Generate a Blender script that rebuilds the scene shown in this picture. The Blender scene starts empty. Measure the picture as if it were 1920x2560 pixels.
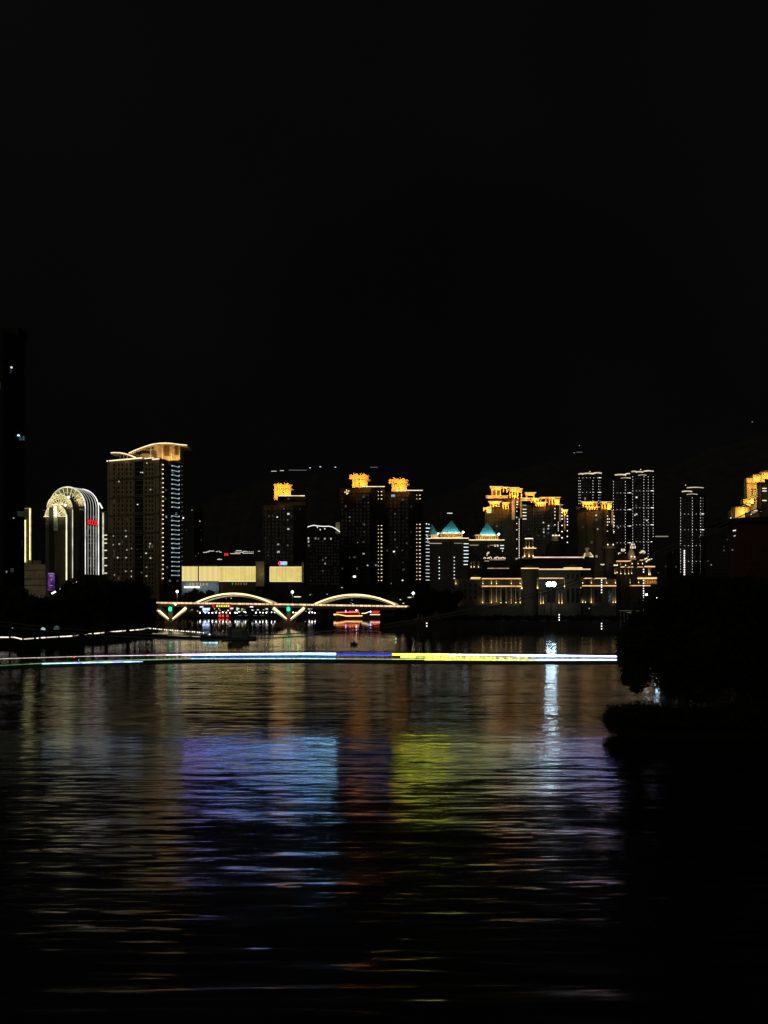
import bpy, math, random
import numpy as np
from mathutils import Vector
random.seed(7)
rng = np.random.default_rng(11)
scene = bpy.context.scene
COL = scene.collection

# ------------------------------------------------------------------ camera
EYE = 14.0          # lens height above the river, metres
F = 3600.0          # focal length in photograph pixels (photo 1920 x 2560)
HOR = 1500.0        # horizon row of the photograph
cam_d = bpy.data.cameras.new('camera')
cam = bpy.data.objects.new('camera', cam_d)
COL.objects.link(cam)
cam.location = (0, 0, EYE)
cam.rotation_euler = (math.radians(90), 0, 0)
cam_d.sensor_fit = 'VERTICAL'
cam_d.sensor_height = 24.0
cam_d.lens = 24.0 * F / 2560.0
cam_d.shift_y = (HOR - 1280.0) / 2560.0
cam_d.clip_start = 0.5
cam_d.clip_end = 20000
scene.camera = cam

# ------------------------------------------------------------------ night sky
world = bpy.data.worlds.new('World')
scene.world = world
world.use_nodes = True
wn = world.node_tree
wn.nodes.clear()
wo = wn.nodes.new('ShaderNodeOutputWorld')
wb = wn.nodes.new('ShaderNodeBackground')
wt = wn.nodes.new('ShaderNodeTexCoord')
wz = wn.nodes.new('ShaderNodeTexNoise')
wz.inputs['Scale'].default_value = 2.2
wz.inputs['Detail'].default_value = 3
wr = wn.nodes.new('ShaderNodeValToRGB')
wr.color_ramp.elements[0].position = 0.35
wr.color_ramp.elements[0].color = (0.0014, 0.0014, 0.0015, 1)
wr.color_ramp.elements[1].position = 0.75
wr.color_ramp.elements[1].color = (0.0031, 0.0030, 0.0030, 1)
wn.links.new(wt.outputs['Generated'], wz.inputs['Vector'])
wn.links.new(wz.outputs['Fac'], wr.inputs['Fac'])
wn.links.new(wr.outputs['Color'], wb.inputs['Color'])
wb.inputs['Strength'].default_value = 1.0
wn.links.new(wb.outputs['Background'], wo.inputs['Surface'])

# weak warm skyglow of the city behind the viewer, very soft
sd = bpy.data.lights.new('city_glow', 'SUN')
sd.energy = 0.26
sd.angle = math.radians(50)
sd.color = (1.0, 0.90, 0.66)
so = bpy.data.objects.new('city_glow', sd)
COL.objects.link(so)
so.rotation_euler = Vector((0.45, 1.0, -0.35)).to_track_quat('-Z', 'Y').to_euler()

scene.view_settings.view_transform = 'Standard'
scene.view_settings.look = 'None'
scene.view_settings.exposure = 0.0
scene.view_settings.gamma = 1.0
scene.view_settings.use_curve_mapping = False
scene.render.engine = 'CYCLES'
cy = scene.cycles
cy.use_denoising = True
cy.max_bounces = 5
cy.glossy_bounces = 3
cy.diffuse_bounces = 2
cy.sample_clamp_direct = 0
cy.sample_clamp_indirect = 6
cy.use_light_tree = True
cy.use_adaptive_sampling = False
cy.filter_width = 1.5


# ------------------------------------------------------------------ helpers
def X(px, D):
    return (px - 960.0) / F * D


def Z(py, D):
    return EYE - (py - HOR) / F * D


def P(px, py, D):
    return Vector((X(px, D), D, Z(py, D)))


MATS = {}


def surf(name, rgb, rough=0.8, noise=0.25, scale=0.6, metal=0.0):
    k = ('s', name)
    if k in MATS:
        return MATS[k]
    m = bpy.data.materials.new(name)
    m.use_nodes = True
    nt = m.node_tree
    b = nt.nodes['Principled BSDF']
    b.inputs['Roughness'].default_value = rough
    b.inputs['Metallic'].default_value = metal
    b.inputs['Specular IOR Level'].default_value = 0.5 if rough < 0.4 else 0.12
    tc = nt.nodes.new('ShaderNodeTexCoord')
    nz = nt.nodes.new('ShaderNodeTexNoise')
    nz.inputs['Scale'].default_value = scale
    nz.inputs['Detail'].default_value = 5
    nt.links.new(tc.outputs['Object'], nz.inputs['Vector'])
    r = nt.nodes.new('ShaderNodeValToRGB')
    r.color_ramp.elements[0].position = 0.3
    r.color_ramp.elements[1].position = 0.7
    r.color_ramp.elements[0].color = tuple(c * (1 - noise) for c in rgb) + (1,)
    r.color_ramp.elements[1].color = tuple(min(1, c * (1 + noise)) for c in rgb) + (1,)
    nt.links.new(nz.outputs['Fac'], r.inputs['Fac'])
    nt.links.new(r.outputs['Color'], b.inputs['Base Color'])
    MATS[k] = m
    return m


def glow(rgb, strength, sample=False, flick=0.0, fscale=1.0):
    """a lamp material; flick varies its output along the lamp like separate diodes"""
    k = ('g', rgb, strength, sample, flick, fscale)
    if k in MATS:
        return MATS[k]
    m = bpy.data.materials.new('lamp_light')
    m.use_nodes = True
    nt = m.node_tree
    nt.nodes.clear()
    o = nt.nodes.new('ShaderNodeOutputMaterial')
    e = nt.nodes.new('ShaderNodeEmission')
    e.inputs['Color'].default_value = tuple(rgb) + (1,)
    e.inputs['Strength'].default_value = strength
    if flick > 0:
        tc = nt.nodes.new('ShaderNodeTexCoord')
        nz = nt.nodes.new('ShaderNodeTexNoise')
        nz.inputs['Scale'].default_value = fscale
        mr = nt.nodes.new('ShaderNodeMapRange')
        mr.inputs['From Min'].default_value = 0.3
        mr.inputs['From Max'].default_value = 0.7
        mr.inputs['To Min'].default_value = strength * (1 - flick)
        mr.inputs['To Max'].default_value = strength * (1 + flick)
        nt.links.new(tc.outputs['Object'], nz.inputs['Vector'])
        nt.links.new(nz.outputs['Fac'], mr.inputs['Value'])
        nt.links.new(mr.outputs['Result'], e.inputs['Strength'])
    nt.links.new(e.outputs['Emission'], o.inputs['Surface'])
    m.cycles.emission_sampling = 'FRONT_BACK' if sample else 'NONE'
    MATS[k] = m
    return m


BEIGE = surf('beige_render', (0.25, 0.205, 0.13), scale=0.25)
BEIGE2 = surf('beige_tile', (0.40, 0.34, 0.22), scale=0.3)
OLIVE = surf('olive_render', (0.10, 0.092, 0.062), scale=0.2)
GREYW = surf('grey_render', (0.048, 0.048, 0.042), scale=0.2)
DARKW = surf('dark_render', (0.022, 0.022, 0.022), scale=0.2)
DARKER = surf('darkest_render', (0.014, 0.014, 0.014), scale=0.2)  # even near-black tone for the darkest walls
BROWNW = surf('brown_render', (0.09, 0.06, 0.04), scale=0.2)
REDW = surf('red_brown_render', (0.05, 0.016, 0.010), scale=0.2)
STONE = surf('pale_stone', (0.30, 0.26, 0.19), scale=0.4)
STONED = surf('dark_stone', (0.05, 0.045, 0.036), scale=0.4)  # even dark base tone for the stone walls
GLASS = surf('dark_glass', (0.012, 0.013, 0.015), rough=0.15, noise=0.1)
TEAL = surf('teal_metal_roof', (0.12, 0.38, 0.40), rough=0.45, scale=0.5)
ROOF = surf('dark_slate', (0.025, 0.025, 0.028), rough=0.7)
STEEL = surf('dark_steel', (0.03, 0.03, 0.032), rough=0.5)
CONC = surf('concrete', (0.14, 0.135, 0.12), scale=0.5)
PALECONC = surf('painted_concrete', (0.5, 0.47, 0.38), scale=0.5)
BARK = surf('bark', (0.02, 0.016, 0.012), scale=3)
LEAF = surf('leaf_green', (0.012, 0.016, 0.008), scale=0.8, noise=0.5)
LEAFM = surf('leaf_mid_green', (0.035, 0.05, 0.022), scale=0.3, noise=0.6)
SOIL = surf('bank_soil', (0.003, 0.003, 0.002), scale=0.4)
BOATW = surf('boat_paint', (0.05, 0.055, 0.05), rough=0.5)
BOATG = surf('boat_grey_green_paint', (0.10, 0.12, 0.11), rough=0.5)

C_WARM = (1.0, 0.66, 0.34)
C_GOLD = (1.0, 0.38, 0.03)
C_WHITE = (0.85, 0.95, 1.0)
C_YEL = (1.0, 0.86, 0.42)


class MB:
    def __init__(self):
        self.v = []
        self.f = []

    def add(self, vs, fs):
        n = len(self.v)
        self.v += [tuple(a) for a in vs]
        self.f += [tuple(n + i for i in f) for f in fs]
        return self

    def hexa(self, b, t):
        """b, t: four bottom and four top points, same winding"""
        return self.add(list(b) + list(t), [(3, 2, 1, 0), (4, 5, 6, 7), (0, 1, 5, 4), (1, 2, 6, 5), (2, 3, 7, 6), (3, 0, 4, 7)])

    def box(self, x0, x1, y0, y1, z0, z1):
        return self.hexa([(x0, y0, z0), (x1, y0, z0), (x1, y1, z0), (x0, y1, z0)], [(x0, y0, z1), (x1, y0, z1), (x1, y1, z1), (x0, y1, z1)])

    def cbox(self, c, sx, sy, sz):
        return self.box(c[0] - sx / 2, c[0] + sx / 2, c[1] - sy / 2, c[1] + sy / 2, c[2] - sz / 2, c[2] + sz / 2)

    def prism(self, poly, z0, z1):
        n = len(poly)
        vs = [(p[0], p[1], z0) for p in poly] + [(p[0], p[1], z1) for p in poly]
        fs = [tuple(range(n - 1, -1, -1)), tuple(range(n, 2 * n))]
        fs += [(i, (i + 1) % n, n + (i + 1) % n, n + i) for i in range(n)]
        return self.add(vs, fs)

    def frustum(self, c, hx0, hy0, z0, hx1, hy1, z1):
        b = [(c[0] - hx0, c[1] - hy0, z0), (c[0] + hx0, c[1] - hy0, z0), (c[0] + hx0, c[1] + hy0, z0), (c[0] - hx0, c[1] + hy0, z0)]
        t = [(c[0] - hx1, c[1] - hy1, z1), (c[0] + hx1, c[1] - hy1, z1), (c[0] + hx1, c[1] + hy1, z1), (c[0] - hx1, c[1] + hy1, z1)]
        return self.hexa(b, t)

    def octa(self, c, r, rz=None):
        rz = rz or r
        x, y, z = c
        return self.add([(x + r, y, z), (x, y + r, z), (x - r, y, z), (x, y - r, z), (x, y, z + rz), (x, y, z - rz)],
                        [(0, 1, 4), (1, 2, 4), (2, 3, 4), (3, 0, 4), (1, 0, 5), (2, 1, 5), (3, 2, 5), (0, 3, 5)])

    def tube(self, pts, r, n=6):
        pts = [Vector(p) for p in pts]
        k = len(pts)
        base = len(self.v)
        for i, p in enumerate(pts):
            d = (pts[min(i + 1, k - 1)] - pts[max(i - 1, 0)]).normalized()
            a = d.cross(Vector((0, 0, 1)))
            if a.length < 1e-3:
                a = d.cross(Vector((0, 1, 0)))
            a.normalize()
            b = a.cross(d).normalized()
            rr = r[i] if isinstance(r, (list, tuple)) else r
            for j in range(n):
                t = 2 * math.pi * j / n
                self.v.append(tuple(p + a * (rr * math.cos(t)) + b * (rr * math.sin(t))))
        for i in range(k - 1):
            for j in range(n):
                j2 = (j + 1) % n
                self.f.append((base + i * n + j, base + i * n + j2, base + (i + 1) * n + j2, base + (i + 1) * n + j))
        self.f.append(tuple(base + j for j in range(n - 1, -1, -1)))
        self.f.append(tuple(base + (k - 1) * n + j for j in range(n)))
        return self

    def lathe(self, c, prof, n=16):
        """prof: list of (radius, z)"""
        base = len(self.v)
        for r, z in prof:
            for j in range(n):
                t = 2 * math.pi * j / n
                self.v.append((c[0] + r * math.cos(t), c[1] + r * math.sin(t), z))
        for i in range(len(prof) - 1):
            for j in range(n):
                j2 = (j + 1) % n
                self.f.append((base + i * n + j, base + i * n + j2, base + (i + 1) * n + j2, base + (i + 1) * n + j))
        self.f.append(tuple(base + j for j in range(n - 1, -1, -1)))
        self.f.append(tuple(base + (len(prof) - 1) * n + j for j in range(n)))
        return self

    def obj(self, name, mat, root=None, **props):
        org = Vector((0, 0, 0))
        if root is not None:
            r = root
            while r is not None:
                org += r.location
                r = r.parent
        me = bpy.data.meshes.new(name)
        me.from_pydata([(a[0] - org.x, a[1] - org.y, a[2] - org.z) for a in self.v], [], self.f)
        me.materials.append(mat)
        me.update()
        o = bpy.data.objects.new(name, me)
        COL.objects.link(o)
        if root is not None:
            o.parent = root
        for k, v in props.items():
            o[k] = v
        return o


def thing(name, label, cat, loc, group=None):
    o = bpy.data.objects.new(name, None)
    o.empty_display_size = 2
    COL.objects.link(o)
    o.location = loc
    o['label'] = label
    o['category'] = cat
    if group:
        o['group'] = group
    return o


def lamp(root, pos, power, color=C_GOLD, r=0.3):
    ld = bpy.data.lights.new('flood_lamp', 'SPOT')   # shielded flood, throws its light up the wall behind it
    ld.energy = power
    ld.spot_size = math.radians(165)
    ld.spot_blend = 0.25
    ld.color = color
    ld.shadow_soft_size = r
    lo = bpy.data.objects.new('flood_lamp', ld)
    COL.objects.link(lo)
    lo.parent = root
    lo.location = Vector(pos) - root.location
    lo.rotation_euler = Vector((0, 1, 0.3)).to_track_quat('-Z', 'Y').to_euler()
    if color == C_GOLD:
        ld.energy *= 3.8
    return lo


class Fac:
    """one upright facade plane between two ground points given by photo column and distance"""
    def __init__(s, a, b):
        s.a = Vector((X(*a), a[1], 0))
        s.b = Vector((X(*b), b[1], 0))
        s.set()

    @classmethod
    def xy(cls, a, b):
        s = cls.__new__(cls)
        s.a = Vector((a[0], a[1], 0))
        s.b = Vector((b[0], b[1], 0))
        s.set()
        return s

    def set(s):
        s.d = (s.b - s.a).normalized()
        s.L = (s.b - s.a).length
        n = Vector((s.d.y, -s.d.x, 0))
        if n.dot(s.a) > 0:
            n = -n
        s.n = n
        s.D = (s.a.y + s.b.y) / 2

    def u(s, px):
        k = (px - 960.0) / F          # x = k*y on that sight line
        return (k * s.a.y - s.a.x) / (s.d.x - k * s.d.y)

    def p(s, u, z, o=0):
        q = s.a + s.d * u + s.n * o
        return Vector((q.x, q.y, z))

    def z(s, py, u=None):
        D = s.D if u is None else s.p(u, 0).y
        return Z(py, D)

    def box(s, mb, u0, u1, z0, z1, o0, o1):
        mb.hexa([s.p(u0, z0, o1), s.p(u1, z0, o1), s.p(u1, z0, o0), s.p(u0, z0, o0)],
                [s.p(u0, z1, o1), s.p(u1, z1, o1), s.p(u1, z1, o0), s.p(u0, z1, o0)])
        return mb

    def pbox(s, mb, px0, px1, py0, py1, o0, o1):
        u0, u1 = s.u(px0), s.u(px1)
        um = (u0 + u1) / 2
        return s.box(mb, u0, u1, s.z(py1, um), s.z(py0, um), o0, o1)


def chain_block(root, chain, depth, z0, z1, mat, name='wall', **props):
    """building body from a front chain of (column, distance); returns its front facades"""
    pts = [(X(a, d), d) for a, d in chain]
    far = max(p[1] for p in pts) + depth
    mx, my = (pts[0][0] + pts[-1][0]) / 2, (pts[0][1] + pts[-1][1]) / 2
    k = mx / my          # the block turns its front to the river bend
    back = [(pts[-1][0] + k * (far - pts[-1][1]), far), (pts[0][0] + k * (far - pts[0][1]), far)]
    mb = MB().prism(pts + back, z0, z1)
    mb.obj(name, mat, root, **props)
    return [Fac(chain[i], chain[i + 1]) for i in range(len(chain) - 1)]


WIN_CACHE = {}


def window_meshes(w, h, lit):
    k = (round(w, 2), round(h, 2), lit)
    if k in WIN_CACHE:
        return WIN_CACHE[k]
    fr = MB()
    t = 0.14
    fr.box(-w / 2, w / 2, -0.12, 0.0, h / 2 - t, h / 2)
    fr.box(-w / 2, w / 2, -0.12, 0.0, -h / 2, -h / 2 + t)
    fr.box(-w / 2, -w / 2 + t, -0.12, 0.0, -h / 2 + t, h / 2 - t)
    fr.box(w / 2 - t, w / 2, -0.12, 0.0, -h / 2 + t, h / 2 - t)
    fr.box(-0.05, 0.05, -0.10, 0.0, -h / 2 + t, h / 2 - t)
    pm = MB().box(-w / 2 + t, w / 2 - t, -0.04, 0.0, -h / 2 + t, h / 2 - t)
    me = []
    for m, mt, nm in ((fr, OLIVE, 'window'), (pm, GLASS if lit is None else lit, 'pane')):
        d = bpy.data.meshes.new(nm)
        d.from_pydata(m.v, [], m.f)
        d.materials.append(mt)
        me.append(d)
    WIN_CACHE[k] = me
    return me


LITS = [glow((1.0, 0.72, 0.42), 0.10, flick=0.6, fscale=1.2), glow((1.0, 0.9, 0.7), 0.05, flick=0.6, fscale=1.2),
        glow((0.8, 0.95, 1.0), 0.22, flick=0.8, fscale=1.2), glow((0.9, 0.9, 0.8), 0.04, flick=0.7, fscale=1.2), glow((1.0, 0.8, 0.5), 0.03, flick=0.7, fscale=1.2)]


def window_part(root, fac, u, z, w, h, lit=None):
    """a window of its own: frame with its pane under it"""
    fm, pm = window_meshes(w, h, lit)
    ang = math.atan2(fac.d.y, fac.d.x)
    o = bpy.data.objects.new('window', fm)
    COL.objects.link(o)
    o.parent = root
    o.location = fac.p(u, z, 0.0) - root.location
    o.rotation_euler = (0, 0, ang)
    c = bpy.data.objects.new('pane', pm)
    COL.objects.link(c)
    c.parent = o
    return o


CURT = surf('curtained_window', (0.022, 0.021, 0.019), rough=0.35)


def windows(root, fac, pxs, pys, wpx, hpx, lit_p=0.06, mat=CURT, big=False):
    """a grid of windows: dark ones joined, lit ones each a part; big=True makes every one a part"""
    dark = MB()
    for px in pxs:
        for py in pys:
            u = fac.u(px)
            z = fac.z(py, u)
            s = fac.p(u, 0).y / F
            w, h = wpx * s, hpx * s
            r = random.random()
            lit = None
            if r < lit_p:
                lit = random.choice(LITS)
            if big:
                window_part(root, fac, u, z, w, h, lit)
            elif lit is None and random.random() < 0.22:
                continue
            elif lit is not None:
                m = MB()
                k = random.uniform(0.5, 1.0)
                fac.box(m, u - w / 2 * k, u + w / 2 * k, z - h / 2 * k, z + h / 2 * k, 0.0, 0.09)
                m.obj('lit_window', lit, root)
            else:
                j = random.uniform(0.7, 1.05)
                fac.box(dark, u - w / 2 * j, u + w / 2 * random.uniform(0.8, 1.05), z - h / 2 * random.uniform(0.6, 1), z + h / 2, 0.0, 0.06)
    if dark.v:
        dark.obj('dark_windows', mat, root, kind='stuff')


def piers(root, fac, pxs, py0, py1, w, mat, out=0.5, name='pier'):
    for a in pxs:
        m = MB()
        fac.pbox(m, a - w / 2, a + w / 2, py0, py1, 0.0, out)
        m.obj(name, mat, root)


def bands(root, fac, px0, px1, pys, hpx, mat, out=0.35, name='floor_band'):
    for py in pys:
        m = MB()
        fac.pbox(m, px0, px1, py - hpx / 2, py + hpx / 2, 0.0, out)
        m.obj(name, mat, root)


def strip(root, fac, px0, px1, py0, py1, mat, o0=0.5, o1=0.8, name='light_strip'):
    m = MB()
    fac.pbox(m, px0, px1, py0, py1, o0, o1)
    return m.obj(name, mat, root)


def bulbs(root, fac, px, pys, r_px, mat, out=0.7, name='light_string', jit=0.0):
    m = MB()
    for py in pys:
        u = fac.u(px)
        q = fac.p(u, fac.z(py, u), out)
        m.octa(q, r_px * q.y / F * random.uniform(0.85, 1.15))
    return m.obj(name, mat, root)


def frange(a, b, st):
    return list(np.arange(a, b + 1e-6, st))


# ================================================================== WATER
def water_material():
    m = bpy.data.materials.new('river_water')
    m.use_nodes = True
    nt = m.node_tree
    b = nt.nodes['Principled BSDF']
    b.inputs['Base Color'].default_value = (0.002, 0.003, 0.003, 1)
    b.inputs['IOR'].default_value = 1.333
    geo = nt.nodes.new('ShaderNodeNewGeometry')

    def octave(sx, sy, amp_x, amp_y, detail, off, dist=0.0):
        mp = nt.nodes.new('ShaderNodeMapping')
        mp.inputs['Scale'].default_value = (sx, sy, 1)
        mp.inputs['Location'].default_value = (off, off * 1.7, off)
        mp.inputs['Rotation'].default_value = (0, 0, math.radians(off % 7 - 3))
        nt.links.new(geo.outputs['Position'], mp.inputs['Vector'])
        nz = nt.nodes.new('ShaderNodeTexNoise')
        nz.inputs['Scale'].default_value = 1.0
        nz.inputs['Detail'].default_value = detail
        nz.inputs['Roughness'].default_value = 0.55
        nz.inputs['Distortion'].default_value = dist
        nt.links.new(mp.outputs['Vector'], nz.inputs['Vector'])
        s = nt.nodes.new('ShaderNodeVectorMath')
        s.operation = 'SUBTRACT'
        s.inputs[1].default_value = (0.5, 0.5, 0.5)
        nt.links.new(nz.outputs['Color'], s.inputs[0])
        q = nt.nodes.new('ShaderNodeVectorMath')
        q.operation = 'MULTIPLY'
        q.inputs[1].default_value = (amp_x, amp_y, 0)
        nt.links.new(s.outputs['Vector'], q.inputs[0])
        return q

    def patch(sx, sy, lo, hi, off, p0=0.35, p1=0.65):
        mp = nt.nodes.new('ShaderNodeMapping')
        mp.inputs['Scale'].default_value = (sx, sy, 1)
        mp.inputs['Location'].default_value = (off, off, off)
        mp.inputs['Rotation'].default_value = (0, 0, math.radians(6))
        nt.links.new(geo.outputs['Position'], mp.inputs['Vector'])
        nz = nt.nodes.new('ShaderNodeTexNoise')
        nz.inputs['Scale'].default_value = 1.0
        nz.inputs['Detail'].default_value = 2.5
        nt.links.new(mp.outputs['Vector'], nz.inputs['Vector'])
        r = nt.nodes.new('ShaderNodeMapRange')
        r.inputs['From Min'].default_value = p0
        r.inputs['From Max'].default_value = p1
        r.inputs['To Min'].default_value = lo
        r.inputs['To Max'].default_value = hi
        nt.links.new(nz.outputs['Fac'], r.inputs['Value'])
        return r

    def mul(v, f):
        q = nt.nodes.new('ShaderNodeVectorMath')
        q.operation = 'SCALE'
        nt.links.new(v.outputs['Vector'], q.inputs[0])
        nt.links.new(f.outputs[0], q.inputs['Scale'])
        return q

    def add(a, c):
        q = nt.nodes.new('ShaderNodeVectorMath')
        q.operation = 'ADD'
        nt.links.new(a.outputs['Vector'], q.inputs[0])
        nt.links.new(c.outputs['Vector'], q.inputs[1])
        return q

    swell = octave(1 / 14.0, 1 / 3.6, 0.04, 0.06, 1.0, 3.1, 0.5)
    chop = octave(1 / 8.0, 1 / 1.2, 0.10, 0.24, 2.0, 12.3, 0.9)
    rip = octave(1 / 2.0, 1 / 0.5, 0.18, 0.15, 1.0, 41.9, 0.4)
    p1 = patch(1 / 70.0, 1 / 26.0, 0.55, 1.25, 5.0)
    p2 = patch(1 / 45.0, 1 / 14.0, 0.25, 1.3, 77.0)
    tot = add(swell, add(mul(chop, p1), mul(rip, p2)))
    # the reach above the footbridge lies sheltered and smooth
    sp = nt.nodes.new('ShaderNodeSeparateXYZ')
    nt.links.new(geo.outputs['Position'], sp.inputs[0])

    def along(lo, hi, y0=90.0, y1=760.0):
        q = nt.nodes.new('ShaderNodeMapRange')
        q.interpolation_type = 'SMOOTHSTEP'
        q.inputs['From Min'].default_value = y0
        q.inputs['From Max'].default_value = y1
        q.inputs['To Min'].default_value = lo
        q.inputs['To Max'].default_value = hi
        nt.links.new(sp.outputs['Y'], q.inputs['Value'])
        return q
    tot = mul(tot, along(1.0, 0.04))
    tot = mul(tot, along(1.25, 1.0, 45.0, 100.0))
    fin = nt.nodes.new('ShaderNodeVectorMath')
    fin.operation = 'ADD'
    fin.inputs[1].default_value = (0, 0, 1)
    nt.links.new(tot.outputs['Vector'], fin.inputs[0])
    nm = nt.nodes.new('ShaderNodeVectorMath')
    nm.operation = 'NORMALIZE'
    nt.links.new(fin.outputs['Vector'], nm.inputs[0])
    nt.links.new(nm.outputs['Vector'], b.inputs['Normal'])
    nt.links.new(along(0.125, 0.03).outputs[0], b.inputs['Roughness'])
    return m


wm = MB()
wm.add([(-9000, -200, 0), (9000, -200, 0), (9000, 9000, 0), (-9000, 9000, 0)], [(0, 1, 2, 3)])
wo_ = wm.obj('river_water', water_material(), None, kind='structure')


# ================================================================== GROUND
def bank(name, pts, z1, mat=SOIL):
    m = MB().prism(pts, -1.0, z1)
    return m.obj(name, mat, None, kind='structure')


LB = [(-20, 432), (60, 446), (150, 456), (250, 480), (330, 520), (372, 570), (392, 640), (398, 800), (385, 1185)]
lb = [(X(a, d), d) for a, d in LB]
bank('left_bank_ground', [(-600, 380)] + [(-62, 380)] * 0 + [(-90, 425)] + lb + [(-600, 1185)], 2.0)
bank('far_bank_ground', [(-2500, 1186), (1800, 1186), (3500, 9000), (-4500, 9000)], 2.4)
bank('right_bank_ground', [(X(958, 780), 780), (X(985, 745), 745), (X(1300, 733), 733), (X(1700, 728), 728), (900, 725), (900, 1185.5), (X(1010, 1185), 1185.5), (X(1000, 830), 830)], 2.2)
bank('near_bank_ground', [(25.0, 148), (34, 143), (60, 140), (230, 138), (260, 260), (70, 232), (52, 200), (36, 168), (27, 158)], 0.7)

# low stone embankments along the water's edge
def embankment(label, pts, z0, z1, w, mat, seglen=14):
    root = thing('embankment_wall', label, 'river wall', (pts[0][0], pts[0][1], 0))
    for i in range(len(pts) - 1):
        a, b = Vector(pts[i] + (0,)), Vector(pts[i + 1] + (0,))
        d = (b - a)
        L = d.length
        d.normalize()
        n = Vector((d.y, -d.x, 0))
        k = max(1, int(L / seglen))
        for j in range(k):
            p = a + d * (L * j / k + 0.06)
            q = a + d * (L * (j + 1) / k - 0.06)
            m = MB().hexa([p - n * w, q - n * w, q + n * w, p + n * w], [Vector(v) + Vector((0, 0, z1 - z0)) for v in (p - n * w, q - n * w, q + n * w, p + n * w)])
            m.v = [(v[0], v[1], v[2] + z0) for v in m.v]
            m.obj('wall_panel', mat, root)
    return root


embankment('long dark stone embankment below the columned riverside halls', [(X(985, 744), 744), (X(1300, 732), 732), (X(1720, 727), 727)], -0.5, 3.2, 0.4, DARKW, 22)
embankment('dark embankment wall under the trees of the left bank', [lb[0], lb[1], lb[2], lb[3], lb[4], lb[5], lb[6]], -0.5, 2.05, 0.3, DARKER, 20)
embankment('far quay wall seen beneath the arch bridge', [(X(380, 1184), 1184), (X(1015, 1184), 1184)], -0.5, 3.0, 0.4, DARKW, 30)


# ================================================================== HILLS
def ridge(name, pts, D, depth, mat, n=160):
    xs = np.linspace(pts[0][0], pts[-1][0], n)
    ys = np.interp(xs, [p[0] for p in pts], [p[1] for p in pts])
    ys = ys + 4 * np.sin(xs * 0.045) + 2.5 * np.sin(xs * 0.13 + 1)
    v, f = [], []
    for i, (a, b) in enumerate(zip(xs, ys)):
        x = X(a, D)
        v += [(x * 0.92, D - depth, 0), (x, D, Z(b, D)), (x * 1.05, D + depth, 0)]
        if i:
            k = 3 * i
            f += [(k - 3, k, k + 1, k - 2), (k - 2, k + 1, k + 2, k - 1)]
    m = MB()
    m.add(v, f)
    return m.obj(name, mat, None, kind='structure')


HILL = surf('wooded_hill', (0.036, 0.037, 0.034), scale=0.02)
ridge('hill', [(-900, 1430), (300, 1400), (560, 1230), (700, 1196), (860, 1186), (1050, 1260), (1250, 1180), (1450, 1142), (1650, 1170), (1880, 1090), (2200, 1120), (2900, 1400)], 6000, 1500, HILL)
ridge('low_hill', [(300, 1480), (430, 1400), (520, 1384), (650, 1384), (800, 1330), (960, 1300), (1130, 1296), (1300, 1340), (1700, 1420), (2300, 1470)], 3200, 500, HILL)


def hill_lamp(px0, px1, py, D, label, mat, h=1.2, group='lamps along the dark hill'):
    r = thing('hill_lamp', label, 'lamp', P((px0 + px1) / 2, py, D), group)
    s = D / F
    g = MB().box(X(px0, D), X(px1, D), D - 1, D + 1, Z(py, D) - h * s / 2, Z(py, D) + h * s / 2)
    g.obj('lamp_head', mat, r)
    q = MB().box(X((px0 + px1) / 2, D) - 0.4, X((px0 + px1) / 2, D) + 0.4, D - 0.4, D + 0.4, Z(py, D) - 26, Z(py, D) - h * s / 2)
    q.obj('post', STEEL, r)


ORD = ['first', 'second', 'third', 'fourth', 'fifth', 'sixth', 'seventh', 'eighth', 'ninth', 'tenth', 'eleventh', 'twelfth', 'thirteenth', 'fourteenth', 'fifteenth', 'sixteenth',
       'seventeenth', 'eighteenth', 'nineteenth', 'twentieth', 'twenty-first', 'twenty-second', 'twenty-third', 'twenty-fourth', 'twenty-fifth']
W1 = glow((1.0, 0.93, 0.8), 0.8)
W2 = glow((0.85, 0.95, 1.0), 1.6)
W0 = glow((1.0, 0.95, 0.9), 0.16)
WD = glow((0.8, 0.8, 0.75), 0.45)
hl = [(678, 691, 1178, W1, 'long pale lamp at the left end of the hilltop row'),
      (700, 710, 1176.5, W1, 'second pale bar lamp of the hilltop row'),
      (722, 766, 1175.5, W0, 'faint long line of light in the hilltop row'),
      (773.5, 776.5, 1169.5, W2, 'bright white point lamp above the faint hilltop line'),
      (799, 802.5, 1167, W2, 'brightest white point lamp in the hilltop row'),
      (837, 840, 1168, W2, 'bright white point lamp at the right end of the hilltop row'),
      (926, 944, 1168.3, W0, 'faint dash of light over the hill between two gold-topped towers'),
      (1118, 1131, 1283, glow((0.9, 0.93, 1.0), 1.5), 'short white bar lamp hanging over the teal roofed tower'),
      (1447.5, 1449.5, 1114, WD, 'small point lamp on top of the dark hill pavilion'),
      (1441, 1456, 1130.5, W0, 'faint lamp bar under the highest hill lamp'),
      (1434, 1437, 1132, WD, 'tiny lamp left of the faint hill bar'),
      (1879.5, 1882, 1054.5, WD, 'lone tiny lamp high in the dark above the golden terraces')]
for a, b, y, m, l in hl:
    hill_lamp(a, b, y, 5000, l, m)
k = 0
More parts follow.
